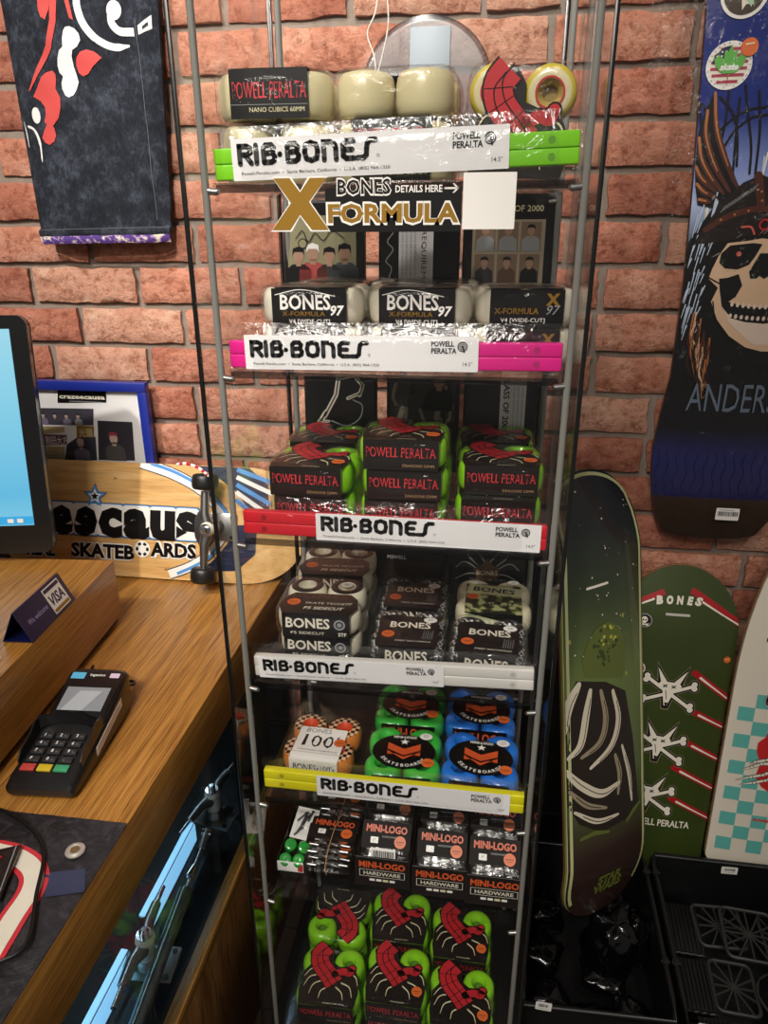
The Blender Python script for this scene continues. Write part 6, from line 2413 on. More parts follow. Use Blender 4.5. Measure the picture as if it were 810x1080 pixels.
# reeds
rnd = random.Random(21)
for px in ([(-0.1275,0.7269),(-0.1143,0.6728),(-0.1214,0.6331),(-0.1272,0.5476)], [(-0.0834,0.7247),(-0.0822,0.6853),(-0.0854,0.6461)], [(-0.0618,0.733),(-0.0528,0.6976),(-0.0403,0.6508),(-0.0364,0.6136)], [(-0.0947,0.7187),(-0.0747,0.698),(-0.0625,0.6668),(-0.0565,0.6245)],
           [(-0.0802,0.6487),(-0.0675,0.6721),(-0.0459,0.6898),(-0.0248,0.6933)], [(-0.0874,0.675),(-0.0683,0.6927),(-0.048,0.7013),(-0.0267,0.7034)], [(-0.1319,0.7194),(-0.1111,0.7012),(-0.1037,0.6726)], [(-0.1365,0.6861),(-0.1311,0.6413),(-0.1322,0.5813),(-0.1297,0.5247)],
           [(-0.0415,0.7251),(-0.0317,0.6716),(-0.028,0.6135)], [(-0.0669,0.7156),(-0.0648,0.672),(-0.0603,0.6138)]):
    mb.stroke(curve(px, 6), 0.0034, BLK, f, 2, sub=BSUB)
for k in range(60):
    x = -0.105 + 0.215 * rnd.random()
    y = rnd.uniform(0.47, 0.60) if x > -0.03 else rnd.uniform(0.40, 0.58)
    L_ = rnd.uniform(0.012, 0.045)
    mb.stroke([(x, y), (x + rnd.uniform(-0.002, 0.006), y + L_)], [0.0012, 0.003], (BWHT, flat('print_ice', 'b7c4d8', 0.4))[k % 2], f, 1, sub=BSUB)
for k in range(44):
    x, y = -0.107 + 0.03 * rnd.random(), rnd.uniform(0.36, 0.56)
    mb.stroke([(x, y), (x + 0.004, y + rnd.uniform(0.012, 0.035))], [0.0008, 0.002], flat('print_ice', 'b7c4d8', 0.4), f, 3, sub=BSUB)
# dark ground of the head
mb.poly([(-0.12,0.4946),(-0.1054,0.5255),(-0.0838,0.5624),(-0.0644,0.5886),(0.0116,0.5915),(0.0635,0.5623),(0.0925,0.455),(0.0914,0.3249),(-0.0802,0.2889),(-0.1004,0.3499)], BLK, f, 2, sub=BSUB)
# wings (left from the photo, right mirrored)
wing = [(-0.103,0.7277),(-0.1062,0.7189),(-0.1115,0.7037),(-0.1155,0.6858),(-0.1193,0.665),(-0.1178,0.6411),(-0.1156,0.6196),(-0.1122,0.5978),(-0.105,0.5701),(-0.0805,0.5645),(-0.0433,0.581),(-0.0433,0.5892),(-0.0565,0.6083),(-0.0756,0.646),(-0.0906,0.6776),(-0.0999,0.7086)]
feath = [[(-0.1024,0.7239),(-0.0934,0.6777),(-0.0733,0.6327),(-0.0476,0.5892)], [(-0.1097,0.7011),(-0.107,0.6674),(-0.0875,0.6248),(-0.0617,0.5893)], [(-0.1164,0.6649),(-0.1085,0.6357),(-0.0905,0.6086),(-0.0698,0.5866)], [(-0.1153,0.625),(-0.1048,0.6087),(-0.0817,0.5894)], [(-0.1103,0.6005),(-0.0989,0.5895),(-0.0803,0.5811)], [(-0.1043,0.5784),(-0.0878,0.5742)]]
for sg in (1, -1):
    cxm = 0.004
    mir = (lambda p: p) if sg == 1 else (lambda p: (2 * cxm - p[0], p[1]))
    wp = [mir(p) for p in wing]
    mb.poly(wp, BLK, f, 3, sub=BSUB)
    for k, ln in enumerate(feath):
        q = curve([mir(p) for p in ln], 6)
        n_ = len(q)
        mb.stroke(q, [0.009 * (0.5 + 0.5 * math.sin(PI * i / (n_ - 1))) for i in range(n_)], HB, f, 4, sub=BSUB)
        mb.stroke(q[: max(4, int(n_ * 0.75))], [0.0035 * (1 - i / n_) + 0.0006 for i in range(max(4, int(n_ * 0.75)))], WO, f, 5, sub=BSUB)
# helmet
dome = [(-0.1033,0.5119),(-0.0903,0.5391),(-0.0741,0.5657),(-0.0605,0.5853),(-0.0432,0.6014),(-0.0187,0.6124),(0.0098,0.6011),(0.0399,0.5817),(0.0642,0.559),(0.0887,0.5129),(0.0454,0.521),(-0.0064,0.5276),(-0.0523,0.5173)]
mb.poly(dome, HD, f, 5, sub=BSUB)
mb.stroke(curve([(-0.0878,0.5341),(-0.0583,0.5525),(-0.0131,0.564),(0.0391,0.5525),(0.0696,0.5328)], 6), 0.009, HB, f, 6, sub=BSUB)
mb.stroke(curve([(-0.0233,0.6109),(-0.0163,0.5852),(-0.0114,0.564)], 6), 0.012, HB, f, 6, sub=BSUB)
for k in range(11):
    a = [(-0.0696,0.5591),(-0.0616,0.5723)]
    mb.stroke([(a[0][0] + 0.0042 * k, a[0][1] + 0.003 * k), (a[0][0] + 0.0042 * k + 0.006, a[0][1] + 0.003 * k + 0.010)], 0.0008, GREYI, f, 6)
for p in [(-0.0678,0.5485),(-0.0487,0.5558),(-0.0293,0.5611),(-0.0118,0.5754),(-0.0149,0.5884),(0.0111,0.5597),(0.0319,0.5551)]:
    mb.disc(p, 0.0018, WO, f, 7, n=10)
mb.ring([(-0.0021,0.5409)][0], 0.006, 0.0085, RED, f, 7)
mb.stroke(curve([(-0.0353,0.5375),(-0.0218,0.5376),(-0.0149,0.5275)], 5), 0.003, flat('print_salmon', 'c0594a', 0.4), f, 7)
# skull
mb.poly([(-0.0624,0.495),(-0.0517,0.5139),(-0.0215,0.5174),(-0.0018,0.5209),(0.0259,0.5176),(0.0537,0.5127),(0.0746,0.4926),(0.0846,0.4687),(0.0823,0.4549),(0.0861,0.4198),(0.081,0.3765),(0.0585,0.3483),(0.0307,0.345),(0.0007,0.3524),(-0.0275,0.3704),(-0.0496,0.3957),(-0.0632,0.4245),(-0.0561,0.4461),(-0.0724,0.46),(-0.0694,0.4741)], BN, f, 6, sub=BSUB)
mb.poly([(-0.0473,0.4248),(-0.0312,0.3924),(-0.0061,0.3709),(0.0143,0.3565),(0.0426,0.3572),(0.0609,0.3724),(0.0705,0.3944),(0.071,0.4266),(0.0476,0.4048),(0.0224,0.3898),(-0.0147,0.4)], BNP, f, 7, sub=BSUB)
mb.poly([(-0.0595,0.4984),(-0.0477,0.5105),(-0.0141,0.5141),(-0.0002,0.5124),(-0.0073,0.4954),(-0.0151,0.4816),(-0.0312,0.4745),(-0.0506,0.476),(-0.06,0.4846)], BLK, f, 8, sub=BSUB)
mb.poly([(0.0631,0.4993),(0.0473,0.511),(0.0198,0.5142),(0.0099,0.5125),(0.0199,0.4956),(0.0327,0.482),(0.0477,0.4752),(0.0626,0.4771),(0.0686,0.4857)], BLK, f, 8, sub=BSUB)
mb.disc([(-0.0332,0.4979)][0], 0.0038, flat('print_salmon', 'c0594a', 0.4), f, 9)
mb.disc([(0.0397,0.4984)][0], 0.0038, flat('print_salmon', 'c0594a', 0.4), f, 9)
mb.poly([(-0.0011,0.4988),(-0.0133,0.4712),(-0.0097,0.4608),(-0.0009,0.4602),(0.0033,0.4651),(0.0111,0.4603),(0.0172,0.4645),(0.0214,0.4604),(0.0299,0.4612),(0.0306,0.4716),(0.0108,0.4989)], BLK, f, 8, sub=BSUB)
mb.poly([(-0.0567,0.4602),(-0.043,0.4621),(-0.0282,0.4675),(-0.02,0.4501),(-0.0274,0.4322),(-0.0367,0.4249),(-0.033,0.4033),(-0.0461,0.4176),(-0.053,0.4426)], BLK, f, 8, sub=BSUB)
mb.poly([(0.0775,0.4617),(0.0636,0.4633),(0.049,0.4684),(0.0473,0.4509),(0.0593,0.4335),(0.071,0.4266),(0.0753,0.4053),(0.0827,0.4197),(0.0804,0.4444)], BLK, f, 8, sub=BSUB)
mb.poly([(-0.0385,0.4249),(-0.0109,0.4182),(0.0176,0.4158),(0.0448,0.4191),(0.0727,0.4267),(0.0753,0.4053),(0.0497,0.394),(0.0223,0.3906),(-0.0064,0.3929),(-0.0324,0.3997)], BLK, f, 8, sub=BSUB)
for k in range(12):
    a = [(-0.0308,0.4214),(0.0648,0.423),(-0.0276,0.4027),(0.0685,0.4045)]
    t_ = k / 11
    x_ = a[0][0] + (a[1][0] - a[0][0]) * t_
    dz = -0.004 * math.sin(PI * t_)
    mb.disc((x_, a[0][1] + dz), 0.0026, BNP, f, 9, 0.0042, 12)
    mb.disc((x_, a[2][1] + dz), 0.0026, BNP, f, 9, 0.0036, 12)
for px in ([(-0.0727,0.4618),(-0.0555,0.4532),(-0.0406,0.4481)], [(-0.0607,0.4246),(-0.0514,0.3957),(-0.0268,0.3667),(0.0051,0.3481),(0.0307,0.345),(0.0585,0.3483),(0.0818,0.3729)]):
    mb.stroke(curve(px, 6), 0.0022, BLK, f, 8, sub=BSUB)
for k in range(84):
    sg = 1 if k % 2 else -1
    x_ = -0.088 + 0.034 * rnd.random()
    y_ = 0.418 - 0.05 * rnd.random() - (x_ + 0.088) * 1.5
    L_ = rnd.uniform(0.05, 0.095)
    w_ = rnd.uniform(-0.004, 0.004)
    q = curve([(x_, y_), (x_ + w_, y_ - L_ * 0.35), (x_ - w_ + 0.003, y_ - L_ * 0.7), (x_ + 0.012 + w_, max(0.278, y_ - L_))], 4)
    if sg < 0:
        q = [Vector((0.012 - p.x, p.y)) for p in q]
    n_ = len(q)
    mb.stroke(q, [0.0026 * (1 - 0.8 * i / (n_ - 1)) for i in range(n_)], (WO, HB, BN, HB, BLK)[k % 5], f, 5 + k % 3, cap=False, sub=BSUB)
for k in range(60):
    a_ = rnd.uniform(0.15, 0.85)
    r_ = rnd.uniform(0.055, 0.098)
    x_, y_ = 0.006 - r_ * math.cos(PI * a_), 0.43 + r_ * math.sin(PI * a_) * 1.15
    mb.stroke([(x_, y_), (x_ + 0.010 * math.cos(PI * a_ * 0.6), y_ + 0.006)], [0.0004, 0.0008], GREYI if k % 3 else WO, f, 6, sub=BSUB)
q = [(-0.0779,0.2433)][0]
mb.text('ANDERSON', q[0], q[1], 0.05, flat('print_steel_blue', '5f6c7c', 0.4), f, 8, 'l', w=0.206, bold=0.0, jag=0.0006, sub=BSUB)
for k in range(14):
    x_ = -0.11 + 0.016 * k
    mb.stroke(curve([(x_ + 0.003 * math.sin(i * 1.7 + k), 0.095 + 0.012 * i) for i in range(7)], 3), 0.0012, flat('print_wave', '0c0c22', 0.4), f, 1, sub=BSUB)
dk.done()
c = [(-0.0891,0.7591)][0]
s_, f2 = dk.sticker(c, 0.0315, WHT, None)
s_.disc(c, 0.0258, BWHT, f2, 2)
fred = flat('flag_red', 'a8324a', 0.4)
for k in range(6):
    y_ = c[1] + 0.021 - 0.0084 * k
    h_ = math.sqrt(max(0, 0.0255 ** 2 - (y_ - c[1]) ** 2))
    s_.stroke([(c[0] - h_, y_), (c[0] + h_, y_)], 0.004, fred, f2, 3, cap=False)
s_.poly([(c[0] - 0.024, c[1] + 0.003), (c[0] - 0.021, c[1] + 0.014), (c[0] - 0.01, c[1] + 0.0235), (c[0] + 0.001, c[1] + 0.0255), (c[0] + 0.001, c[1] + 0.003)], NAVY, f2, 4)
for k in range(9):
    s_.disc((c[0] - 0.018 + 0.006 * (k % 3), c[1] + 0.0065 + 0.0055 * (k // 3)), 0.0013, WHT, f2, 5, n=8)
leaf = [(0, 0.026), (0.004, 0.017), (0.009, 0.019), (0.0085, 0.008), (0.015, 0.014), (0.022, 0.009), (0.0195, 0.001), (0.014, -0.006), (0.006, -0.011), (0.0008, -0.010), (0.0006, -0.018)]
lf = [(c[0] + x, c[1] + y) for x, y in leaf] + [(c[0] - x, c[1] + y) for x, y in leaf[::-1][:-1]]
s_.poly(lf, flat('leaf_green', '5fae4a', 0.4), f2, 6)
s_.text('skate', c[0], c[1] - 0.006, 0.0085, WHT, f2, 7, 'c', w=0.026, bold=0.04, shear=0.25)
s_.stroke([(c[0], c[1] - 0.01), (c[0], c[1] - 0.025)], 0.0008, fred, f2, 7)
for k in range(26):
    a = 2 * PI * k / 26
    if k % 7 != 6:
        s_.text('SKATEBOARDCLOTHING EQUIPMEN'[k], c[0] + 0.0275 * math.cos(a), c[1] + 0.0275 * math.sin(a), 0.0026, DGREY, f2, 3, 'c', rot=a - PI / 2)
o = s_.build('sticker', dk.root)
o['label'] = 'round white sticker with a green leaf over a striped flag'
c = [(-0.0653,0.7811)][0]
s_, f2 = dk.sticker(c, 0.0118, ORG, None)
f3 = lambda x, y, l=0: f2(x, y, l + 9)
s_.disc(c, 0.0118, ORG, f3, 0, n=28)
s_.text('USED', c[0], c[1] + 0.002, 0.0035, CREAM, f3, 1, 'c') if False else s_.stroke([(c[0] - 0.005, c[1] + 0.0035), (c[0] + 0.005, c[1] + 0.0045)], 0.0022, CREAM, f3, 1)
o = s_.build('sticker', dk.root)
o['label'] = 'orange round price dot'
c = [(-0.0819,0.8492)][0]
s_, f2 = dk.sticker(c, 0.0325, WHT, flat('badge_brown', '3a2a1a', 0.4))
for k in range(8):
    a = rnd.uniform(0, 2 * PI)
    s_.poly([(c[0] + r_ * math.cos(a + t_), c[1] + r_ * math.sin(a + t_)) for t_, r_ in ((0, 0.008), (0.4, 0.022), (0.7, 0.015), (1.1, 0.020), (1.3, 0.006))], (BWHT, flat('badge_mint', 'a8c8a4', 0.4))[k % 2], f2, 3 + k % 2)
o = s_.build('sticker', dk.root)
o['label'] = 'round white rimmed badge sticker at the top'
s_ = MB()
q = [(0.0006,0.0447),(0.0404,0.0447),(0.0407,0.0687),(-0.0011,0.0686)]
fz = lambda x, y, l=0: Vector((x, y, 0.0035 + 0.0003 * l))
c = ((q[0][0] + q[2][0]) / 2, (q[0][1] + q[2][1]) / 2)
hw_, hh_ = (q[1][0] - q[0][0]) / 2, 0.0115
s_.prism(rrect(c[0] - hw_, c[1] - hh_, c[0] + hw_, c[1] + hh_, 0.002), 0.0003, WHT, fz, WHT)
fz = lambda x, y, l=0: Vector((x, y, 0.0041 + 0.0003 * l))
x = c[0] - hw_ * 0.85
while x < c[0] + hw_ * 0.8:
    wd = rnd.choice((0.0006, 0.001, 0.0016))
    s_.poly(rect(x, c[1] - hh_ * 0.3, x + wd, c[1] + hh_ * 0.45), BLK, fz, 1)
    x += wd + rnd.choice((0.0006, 0.0011))
s_.stroke([(c[0] - hw_ * 0.7, c[1] + hh_ * 0.7), (c[0] + hw_ * 0.5, c[1] + hh_ * 0.7)], 0.001, GREYI, fz, 1)
o = s_.build('price_tag', dk.root)
o['label'] = 'white barcode tag'
# clear bag around the wrapped deck
wb = MB()
BAGW = clear('deck_bag_film', (0.95, 0.95, 0.95), 0.7, 0.015, 0.12, 0.9, 30, 0.01, (1.6, 0.7, 1))


def bagz(x, y):
    e = max(0.0, 1 - abs(x) / 0.16)
    return 0.006 + 0.004 * noise.noise((x * 22, y * 12, 3)) + 0.0035 * noise.noise((x * 60, y * 26, 9)) - 0.022 * max(0, (abs(x) - 0.11) / 0.1)


wb.grid(60, 130, lambda u, v: (lambda y: (lambda wl: ((-wl + (wl + 0.15) * u), y, bagz(-wl + (wl + 0.15) * u, y)))(lerp(y, [(0, 0.085), (0.06, 0.115), (0.17, 0.132), (0.3, 0.128), (0.5, 0.155), (0.65, 0.195), (0.95, 0.215)])))(-0.006 + 0.955 * v), BAGW)
wb.build('shrink_wrap', dk.root, sharp=180)

# --- wooden skateboard lying on its edge on the counter
DM = frame_matrix((-0.6,1.215,0.8545),(1,0,0),(0,0.28,0.96))
root = thing('skateboard', 'maple skateboard with black lettering standing on its edge on the counter', 'skateboard', (0, 0, 0))
root.matrix_world = DM
BX0, BX1, BH = -0.56, 0.252, 0.233
YC = BH / 2 + 0.0


def dhw(x):
    h = BH / 2
    for d in (x - BX0, BX1 - x):
        if d < 0.12:
            h *= max(0.0, 1 - (1 - max(0, d) / 0.12) ** 2.2) ** (1 / 2.2)
    return max(h, 0.002)


def dsurf(x, y):
    z = -0.004 * ((y - YC) / (BH / 2)) ** 2
    for d in (BX0 + 0.15 - x, x - (BX1 - 0.15)):
        if d > 0:
            z -= 0.3 * (math.sqrt(d * d + 0.0016) - 0.04)
    return z


mb = MB()
xs = [BX0 + 0.12 * (1 - math.cos(PI / 2 * k / 12)) for k in range(13)] + [BX0 + 0.12 + (BX1 - BX0 - 0.24) * k / 24 for k in range(1, 24)] + [BX1 - 0.12 * (1 - math.cos(PI / 2 * k / 12)) for k in range(12, -1, -1)]
ny_ = 12
vs = [(x, YC + dhw(x) * (2 * j / ny_ - 1), dsurf(x, YC + dhw(x) * (2 * j / ny_ - 1))) for x in xs for j in range(ny_ + 1)]
fs = [(i * (ny_ + 1) + j, (i + 1) * (ny_ + 1) + j, (i + 1) * (ny_ + 1) + j + 1, i * (ny_ + 1) + j + 1) for i in range(len(xs) - 1) for j in range(ny_)]
mb.raw(vs, fs, MAPLE)
mb.raw([(x, y, z - 0.011) for x, y, z in vs], [q[::-1] for q in fs], BLKM)
nX = len(xs)
bd = [i * (ny_ + 1) for i in range(nX)] + [(nX - 1) * (ny_ + 1) + j for j in range(1, ny_ + 1)] + [i * (ny_ + 1) + ny_ for i in range(nX - 2, -1, -1)] + [j for j in range(ny_ - 1, 0, -1)]
for p, pm in enumerate((PLYW, PLYD, PLYW)):
    v2 = []
    for b in bd:
        x, y, z = vs[b]
        v2 += [(x, y, z - 0.011 * p / 3), (x, y, z - 0.011 * (p + 1) / 3)]
    mb.raw(v2, [(2 * q, 2 * ((q + 1) % len(bd)), 2 * ((q + 1) % len(bd)) + 1, 2 * q + 1) for q in range(len(bd))][:], pm)
f = lambda x, y, l=0: Vector((x, y, dsurf(x, y) + 0.0004 + 0.0003 * l))
mb.clip = lambda x, y: BX0 + 0.001 < x < BX1 - 0.001 and abs(y - YC) < dhw(x) - 0.0006
# swooshes at the right end
for px, wd, m_, l in (([(-0.0861,0.2336),(-0.0268,0.2173),(0.0238,0.1961),(0.0575,0.174),(0.0872,0.142),(0.1003,0.1169)], 0.0235, NAVY, 1), ([(-0.0861,0.2336),(-0.0268,0.2173),(0.0238,0.1961),(0.0575,0.174),(0.0872,0.142),(0.1003,0.1169)], 0.0195, WHT, 2), ([(-0.065,0.233),(-0.0185,0.2197),(0.0279,0.1994),(0.0616,0.1774),(0.0933,0.1463),(0.1064,0.1173)], 0.0065, SKY, 3),
                      ([(-0.0228,0.0104),(0.0191,0.0275),(0.0522,0.0491),(0.0765,0.0756),(0.0965,0.1048)], 0.0215, NAVY, 1), ([(-0.0228,0.0104),(0.0191,0.0275),(0.0522,0.0491),(0.0765,0.0756),(0.0965,0.1048)], 0.0175, WHT, 2), ([(-0.0059,0.0128),(0.0275,0.0289),(0.0605,0.0496),(0.0827,0.076)], 0.006, SKY, 3)):
    mb.stroke(curve(px, 6), wd, m_, f, l, cap=False, sub=BSUB)
mb.poly([(0.0063,0.234),(0.0439,0.2247),(0.0772,0.2106),(0.1148,0.185),(0.1573,0.1282),(0.1816,0.1296),(0.1754,0.1999),(0.1379,0.2332),(0.0724,0.2387)], NAVY, f, 1, sub=BSUB)
mb.poly([(0.0361,0.0185),(0.069,0.043),(0.0972,0.0769),(0.1208,0.1181),(0.1575,0.1203),(0.1552,0.0607),(0.1192,0.0263)], NAVY, f, 1, sub=BSUB)
for k in range(5):
    a = [(0.1157,0.2282),(0.1894,0.2026),(0.1153,0.1692),(0.1738,0.1213)]
    t_ = k / 4
    p0 = (a[0][0] + (a[2][0] - a[0][0]) * t_, a[0][1] + (a[2][1] - a[0][1]) * t_)
    p1 = (a[1][0] + (a[3][0] - a[1][0]) * t_, a[1][1] + (a[3][1] - a[1][1]) * t_)
    mb.stroke([p0, p1], 0.0085, (SKY, WHT)[k % 2], f, 3, cap=False, sub=BSUB)
# lettering with outlines
q = [(-0.3,0.0869),(0.0384,0.1032)]
xw0, xw1, yb = q[0][0], q[1][0], q[0][1] - 0.001
letters = [('r', 0), ('e', 0), ('e', 1), ('c', 0), ('a', 0), ('u', 0), ('s', 0)]
px = [(-0.338,0.0846),(-0.28,0.0881),(-0.2279,0.0912),(-0.1746,0.0944),(-0.1205,0.0965),(-0.0627,0.0983),(-0.0077,0.1004),(0.0401,0.1021)]
for k, (ch, mir) in enumerate(letters):
    x_ = px[k][0]
    wd = px[k + 1][0] - x_ - 0.002
    for m_, l, ex in ((NAVY, 2, 0.0062), (SKY, 3, 0.0052), (WHT, 4, 0.0032)):
        mb.poly(rrect(x_ - ex, yb - ex - 0.0005, x_ + wd + ex, yb + 0.0575 + ex, 0.0085 + ex * 0.3), m_, f, l, sub=BSUB)
    mb.text(ch, x_, yb, 0.077, BLK, f, 6, 'l', w=wd, bold=0.06, mirror=bool(mir), sub=BSUB)
q = [(-0.1826,0.1612)][0]
for m_, l, r_ in ((NAVY, 4, 0.0275), (SKY, 5, 0.0252), (WHT, 6, 0.0155), (BLK, 7, 0.009)):
    mb.poly([(q[0] + (r_ if k % 2 == 0 else r_ * 0.45) * math.sin(2 * PI * k / 10), q[1] + 0.0005 + (r_ if k % 2 == 0 else r_ * 0.45) * math.cos(2 * PI * k / 10)) for k in range(10)], m_, f, l)
a = [(-0.2941,0.0354),(-0.2354,0.0371),(-0.0969,0.0449),(-0.092,0.0587),(-0.0627,0.0464),(0.0346,0.0503),(-0.08,0.0591)]
for m_, l, bd_ in ((WHT, 2, 0.11), (BLK, 3, 0.045)):
    mb.text('REAL', a[0][0] + 0.022, a[0][1] - 0.001, 0.0275, m_, f, l, 'r', bold=bd_, w=0.062)
    mb.text('SKATEB', a[1][0], a[1][1], 0.0280, m_, f, l, 'l', w=a[2][0] - a[1][0], bold=bd_)
    mb.text('ARDS', a[4][0], a[4][1] + 0.0005, 0.0280, m_, f, l, 'l', w=a[5][0] - a[4][0], bold=bd_)
mb.disc(a[6], 0.0172, WHT, f, 2)
for k in range(6):
    b = 2 * PI * k / 6
    mb.stroke([(a[6][0] + 0.0112 * math.cos(b + t_), a[6][1] + 0.0118 * math.sin(b + t_)) for t_ in (-0.3, 0, 0.3)], 0.0055, BLK, f, 3, cap=False)
for p in ((-0.03, 0.02), (-0.14, 0.2), (-0.02, 0.225)):
    mb.disc(p, 0.003, flat('knot_brown', '8a6236', 0.5), f, 1, 0.002)
mb.build('deck', root, sharp=40)
# trucks and wheels on the visible end
tp = truck_parts(0.205)
for (tx, nm) in ((0.078, 'right'), (-0.36, 'left')):
    grp = link('truck', tp[0][1], root)
    grp.matrix_local = Matrix.Translation((tx, YC - 0.003, 0.001)) @ Matrix.Rotation(R(90), 4, 'Z')
    for n, me in tp[1:]:
        link(n, me, grp)
    w1 = wheel(0.0255, 0.031, RUB, flat('tyre_face', '1b1b1c', 0.4), HOLE, RUB)
    for sy in (-1, 1):
        o = link('wheel', w1, grp)
        o.matrix_local = Matrix.Translation((sy * 0.0905 - (0.0155 if sy > 0 else -0.0155), 0.008, 0.045)) @ Matrix.Rotation(R(90 * sy), 4, 'Y')
# small red and white cord on the top wheel
t = thing('striped_cord', 'short red and white striped cord lying over the upper skateboard wheel', 'cord', (-0.52, 1.19, 1.105))
mb = MB()
pts = curve([(-0.05, 0.012, -0.0005), (-0.03, 0.004, 0.004), (-0.005, -0.004, 0.001), (0.012, -0.012, -0.006), (0.02, -0.012, -0.012)], 8)
for k in range(len(pts) - 1):
    mb.tube([pts[k], pts[k + 1]], 0.0028, (WHT, RED)[(k // 3) % 2], 8)
mb.build('cord', t)

# ------------------------------------------------------------------ black bins on the right
pl = thing('display_plinth', 'low black plinth under the two black bins at bottom right', 'plinth', (0.42, 1.0, 0))
mb = MB()
mb.box((0.42, 0.998, 0.084), (0.64, 0.33, 0.168), BLKM, 0.003)
mb.box((0.42, 0.832, 0.085), (0.62, 0.006, 0.14), BLKP, 0.002)
local(mb, 'plinth_box', pl)
mb = MB()
mb.box((0.42, 1.213, 0.049), (0.6, 0.092, 0.098), BLKM, 0.003)
mb.box((0.597, 1.215, 0.199), (0.2, 0.07, 0.176), BLKM, 0.003)
local(mb, 'rear_ledge', pl)


def bin_(label, x0, x1, tags, y0=0.845, y1=1.175, z0=0.170, z1=0.320):
    t = thing('black_bin', label, 'bin', ((x0 + x1) / 2, (y0 + y1) / 2, z0), 0, 'black plastic bins')
    mb = MB()
    th = 0.004
    cx, cy = (x0 + x1) / 2, (y0 + y1) / 2
    mb.box((cx, cy, z0 + 0.002), (x1 - x0 - 0.01, y1 - y0 - 0.01, 0.004), BLKP)
    for s_ in (-1, 1):
        mb.prism([(y0 + 0.005, z0), (y1 - 0.005, z0), (y1 - 0.005, z1), (y0 + 0.04, 0.300), (y0 + 0.005, 0.288)], th, BLKP, plane((cx + s_ * ((x1 - x0) / 2 - 0.006) - th / 2, 0, 0), (0, 1, 0), (0, 0, 1)))
        mb.box((cx, cy + s_ * ((y1 - y0) / 2 - 0.006), (z0 + (0.288 if s_ < 0 else z1)) / 2), (x1 - x0 - 0.01, th, (0.288 if s_ < 0 else z1) - z0), BLKP, 0.001)
    local(mb, 'tub', t)
    mb = MB()
    rim = [(x0 + 0.005, y0 + 0.004, 0.290), (x0 + 0.005, y0 + 0.04, 0.300), (x0 + 0.005, y1 - 0.03, z1), (x0 + 0.012, y1 - 0.004, z1), (x1 - 0.012, y1 - 0.004, z1), (x1 - 0.005, y1 - 0.03, z1), (x1 - 0.005, y0 + 0.04, 0.300), (x1 - 0.005, y0 + 0.004, 0.290)]
    mb.tube(rim, 0.0055, BLKP, 10, closed=True)
    for x in (x0 + 0.005, x1 - 0.005):
        for y in (y0 + 0.1, y1 - 0.05):
            zr = 0.300 + (z1 - 0.300) * (y - y0 - 0.04) / (y1 - y0 - 0.07)
            mb.box((x, y, zr + 0.001), (0.012, 0.014, 0.012), BLKP, 0.002)
            mb.cyl((x - 0.007, y, zr + 0.003), (x + 0.007, y, zr + 0.003), 0.003, BLKM, 10)
    local(mb, 'rim', t)
    for (px_, py_, pz_, w_, h_, rz_, back) in tags:
        tm = MB()
        f = plane((px_, py_, pz_), Vector((math.cos(R(rz_)), 0, math.sin(R(rz_)))), Vector((-math.sin(R(rz_)), 0, math.cos(R(rz_)))), 0.0003)
        tm.prism(rrect(-w_ / 2, -h_ / 2, w_ / 2, h_ / 2, 0.002), 0.0004, WHT, f)
        f = plane((px_, py_ - 0.0007, pz_), Vector((math.cos(R(rz_)), 0, math.sin(R(rz_)))), Vector((-math.sin(R(rz_)), 0, math.cos(R(rz_)))), 0.0003)
        x = -w_ * 0.3
        while x < w_ * 0.3:
            wd = rnd.choice((0.0006, 0.001, 0.0014))
            tm.poly(rect(x, -h_ * 0.05, x + wd, h_ * 0.32), DGREY, f, 1)
            x += wd + rnd.choice((0.0006, 0.001))
        tm.stroke([(-w_ * 0.3, -h_ * 0.25), (w_ * 0.3, -h_ * 0.25)], 0.0008, GREYI, f, 1)
        o = local(tm, 'price_tag', t)
        o['label'] = 'white barcode tag'
    return t


bin_('left black bin with bagged black parts and the starry deck inside', 0.105, 0.362, [(0.1415, 0.8425, 0.2965, 0.0265, 0.019, -3, 0)])
bin_('right black bin holding flat black plastic pads, white tag at its back', 0.37, 0.66, [(0.4, 0.8425, 0.299, 0.027, 0.02, -4, 0), (0.527, 1.1655, 0.307, 0.031, 0.018, 2, 1)])


def pouch(label, loc, rot, sx, sy, sz, seed, mat=None):
    mb = MB()

    def fn(u, v):
        a, b = 2 * PI * u, PI * (v - 0.5)
        cb = math.copysign(abs(math.cos(b)) ** 0.45, math.cos(b))
        x = math.copysign(abs(math.cos(a)) ** 0.55, math.cos(a)) * cb
        y = math.copysign(abs(math.sin(a)) ** 0.55, math.sin(a)) * cb
        z = math.copysign(abs(math.sin(b)) ** 0.8, math.sin(b))
        n = 1 + 0.22 * noise.noise((x * 2.2 + seed, y * 2.2, z * 2)) + 0.12 * noise.noise((x * 6 + seed, y * 6, z * 5))
        return (x * sx * n, y * sy * n, z * sz * n)
    mb.grid(36, 19, fn, mat or BLKG, wrapu=True)
    o = mb.build('black_pouch', None, loc, sharp=180)
    o.rotation_euler = rot
    return tag(o, label, 'bagged part', 'bagged black parts in the left bin')


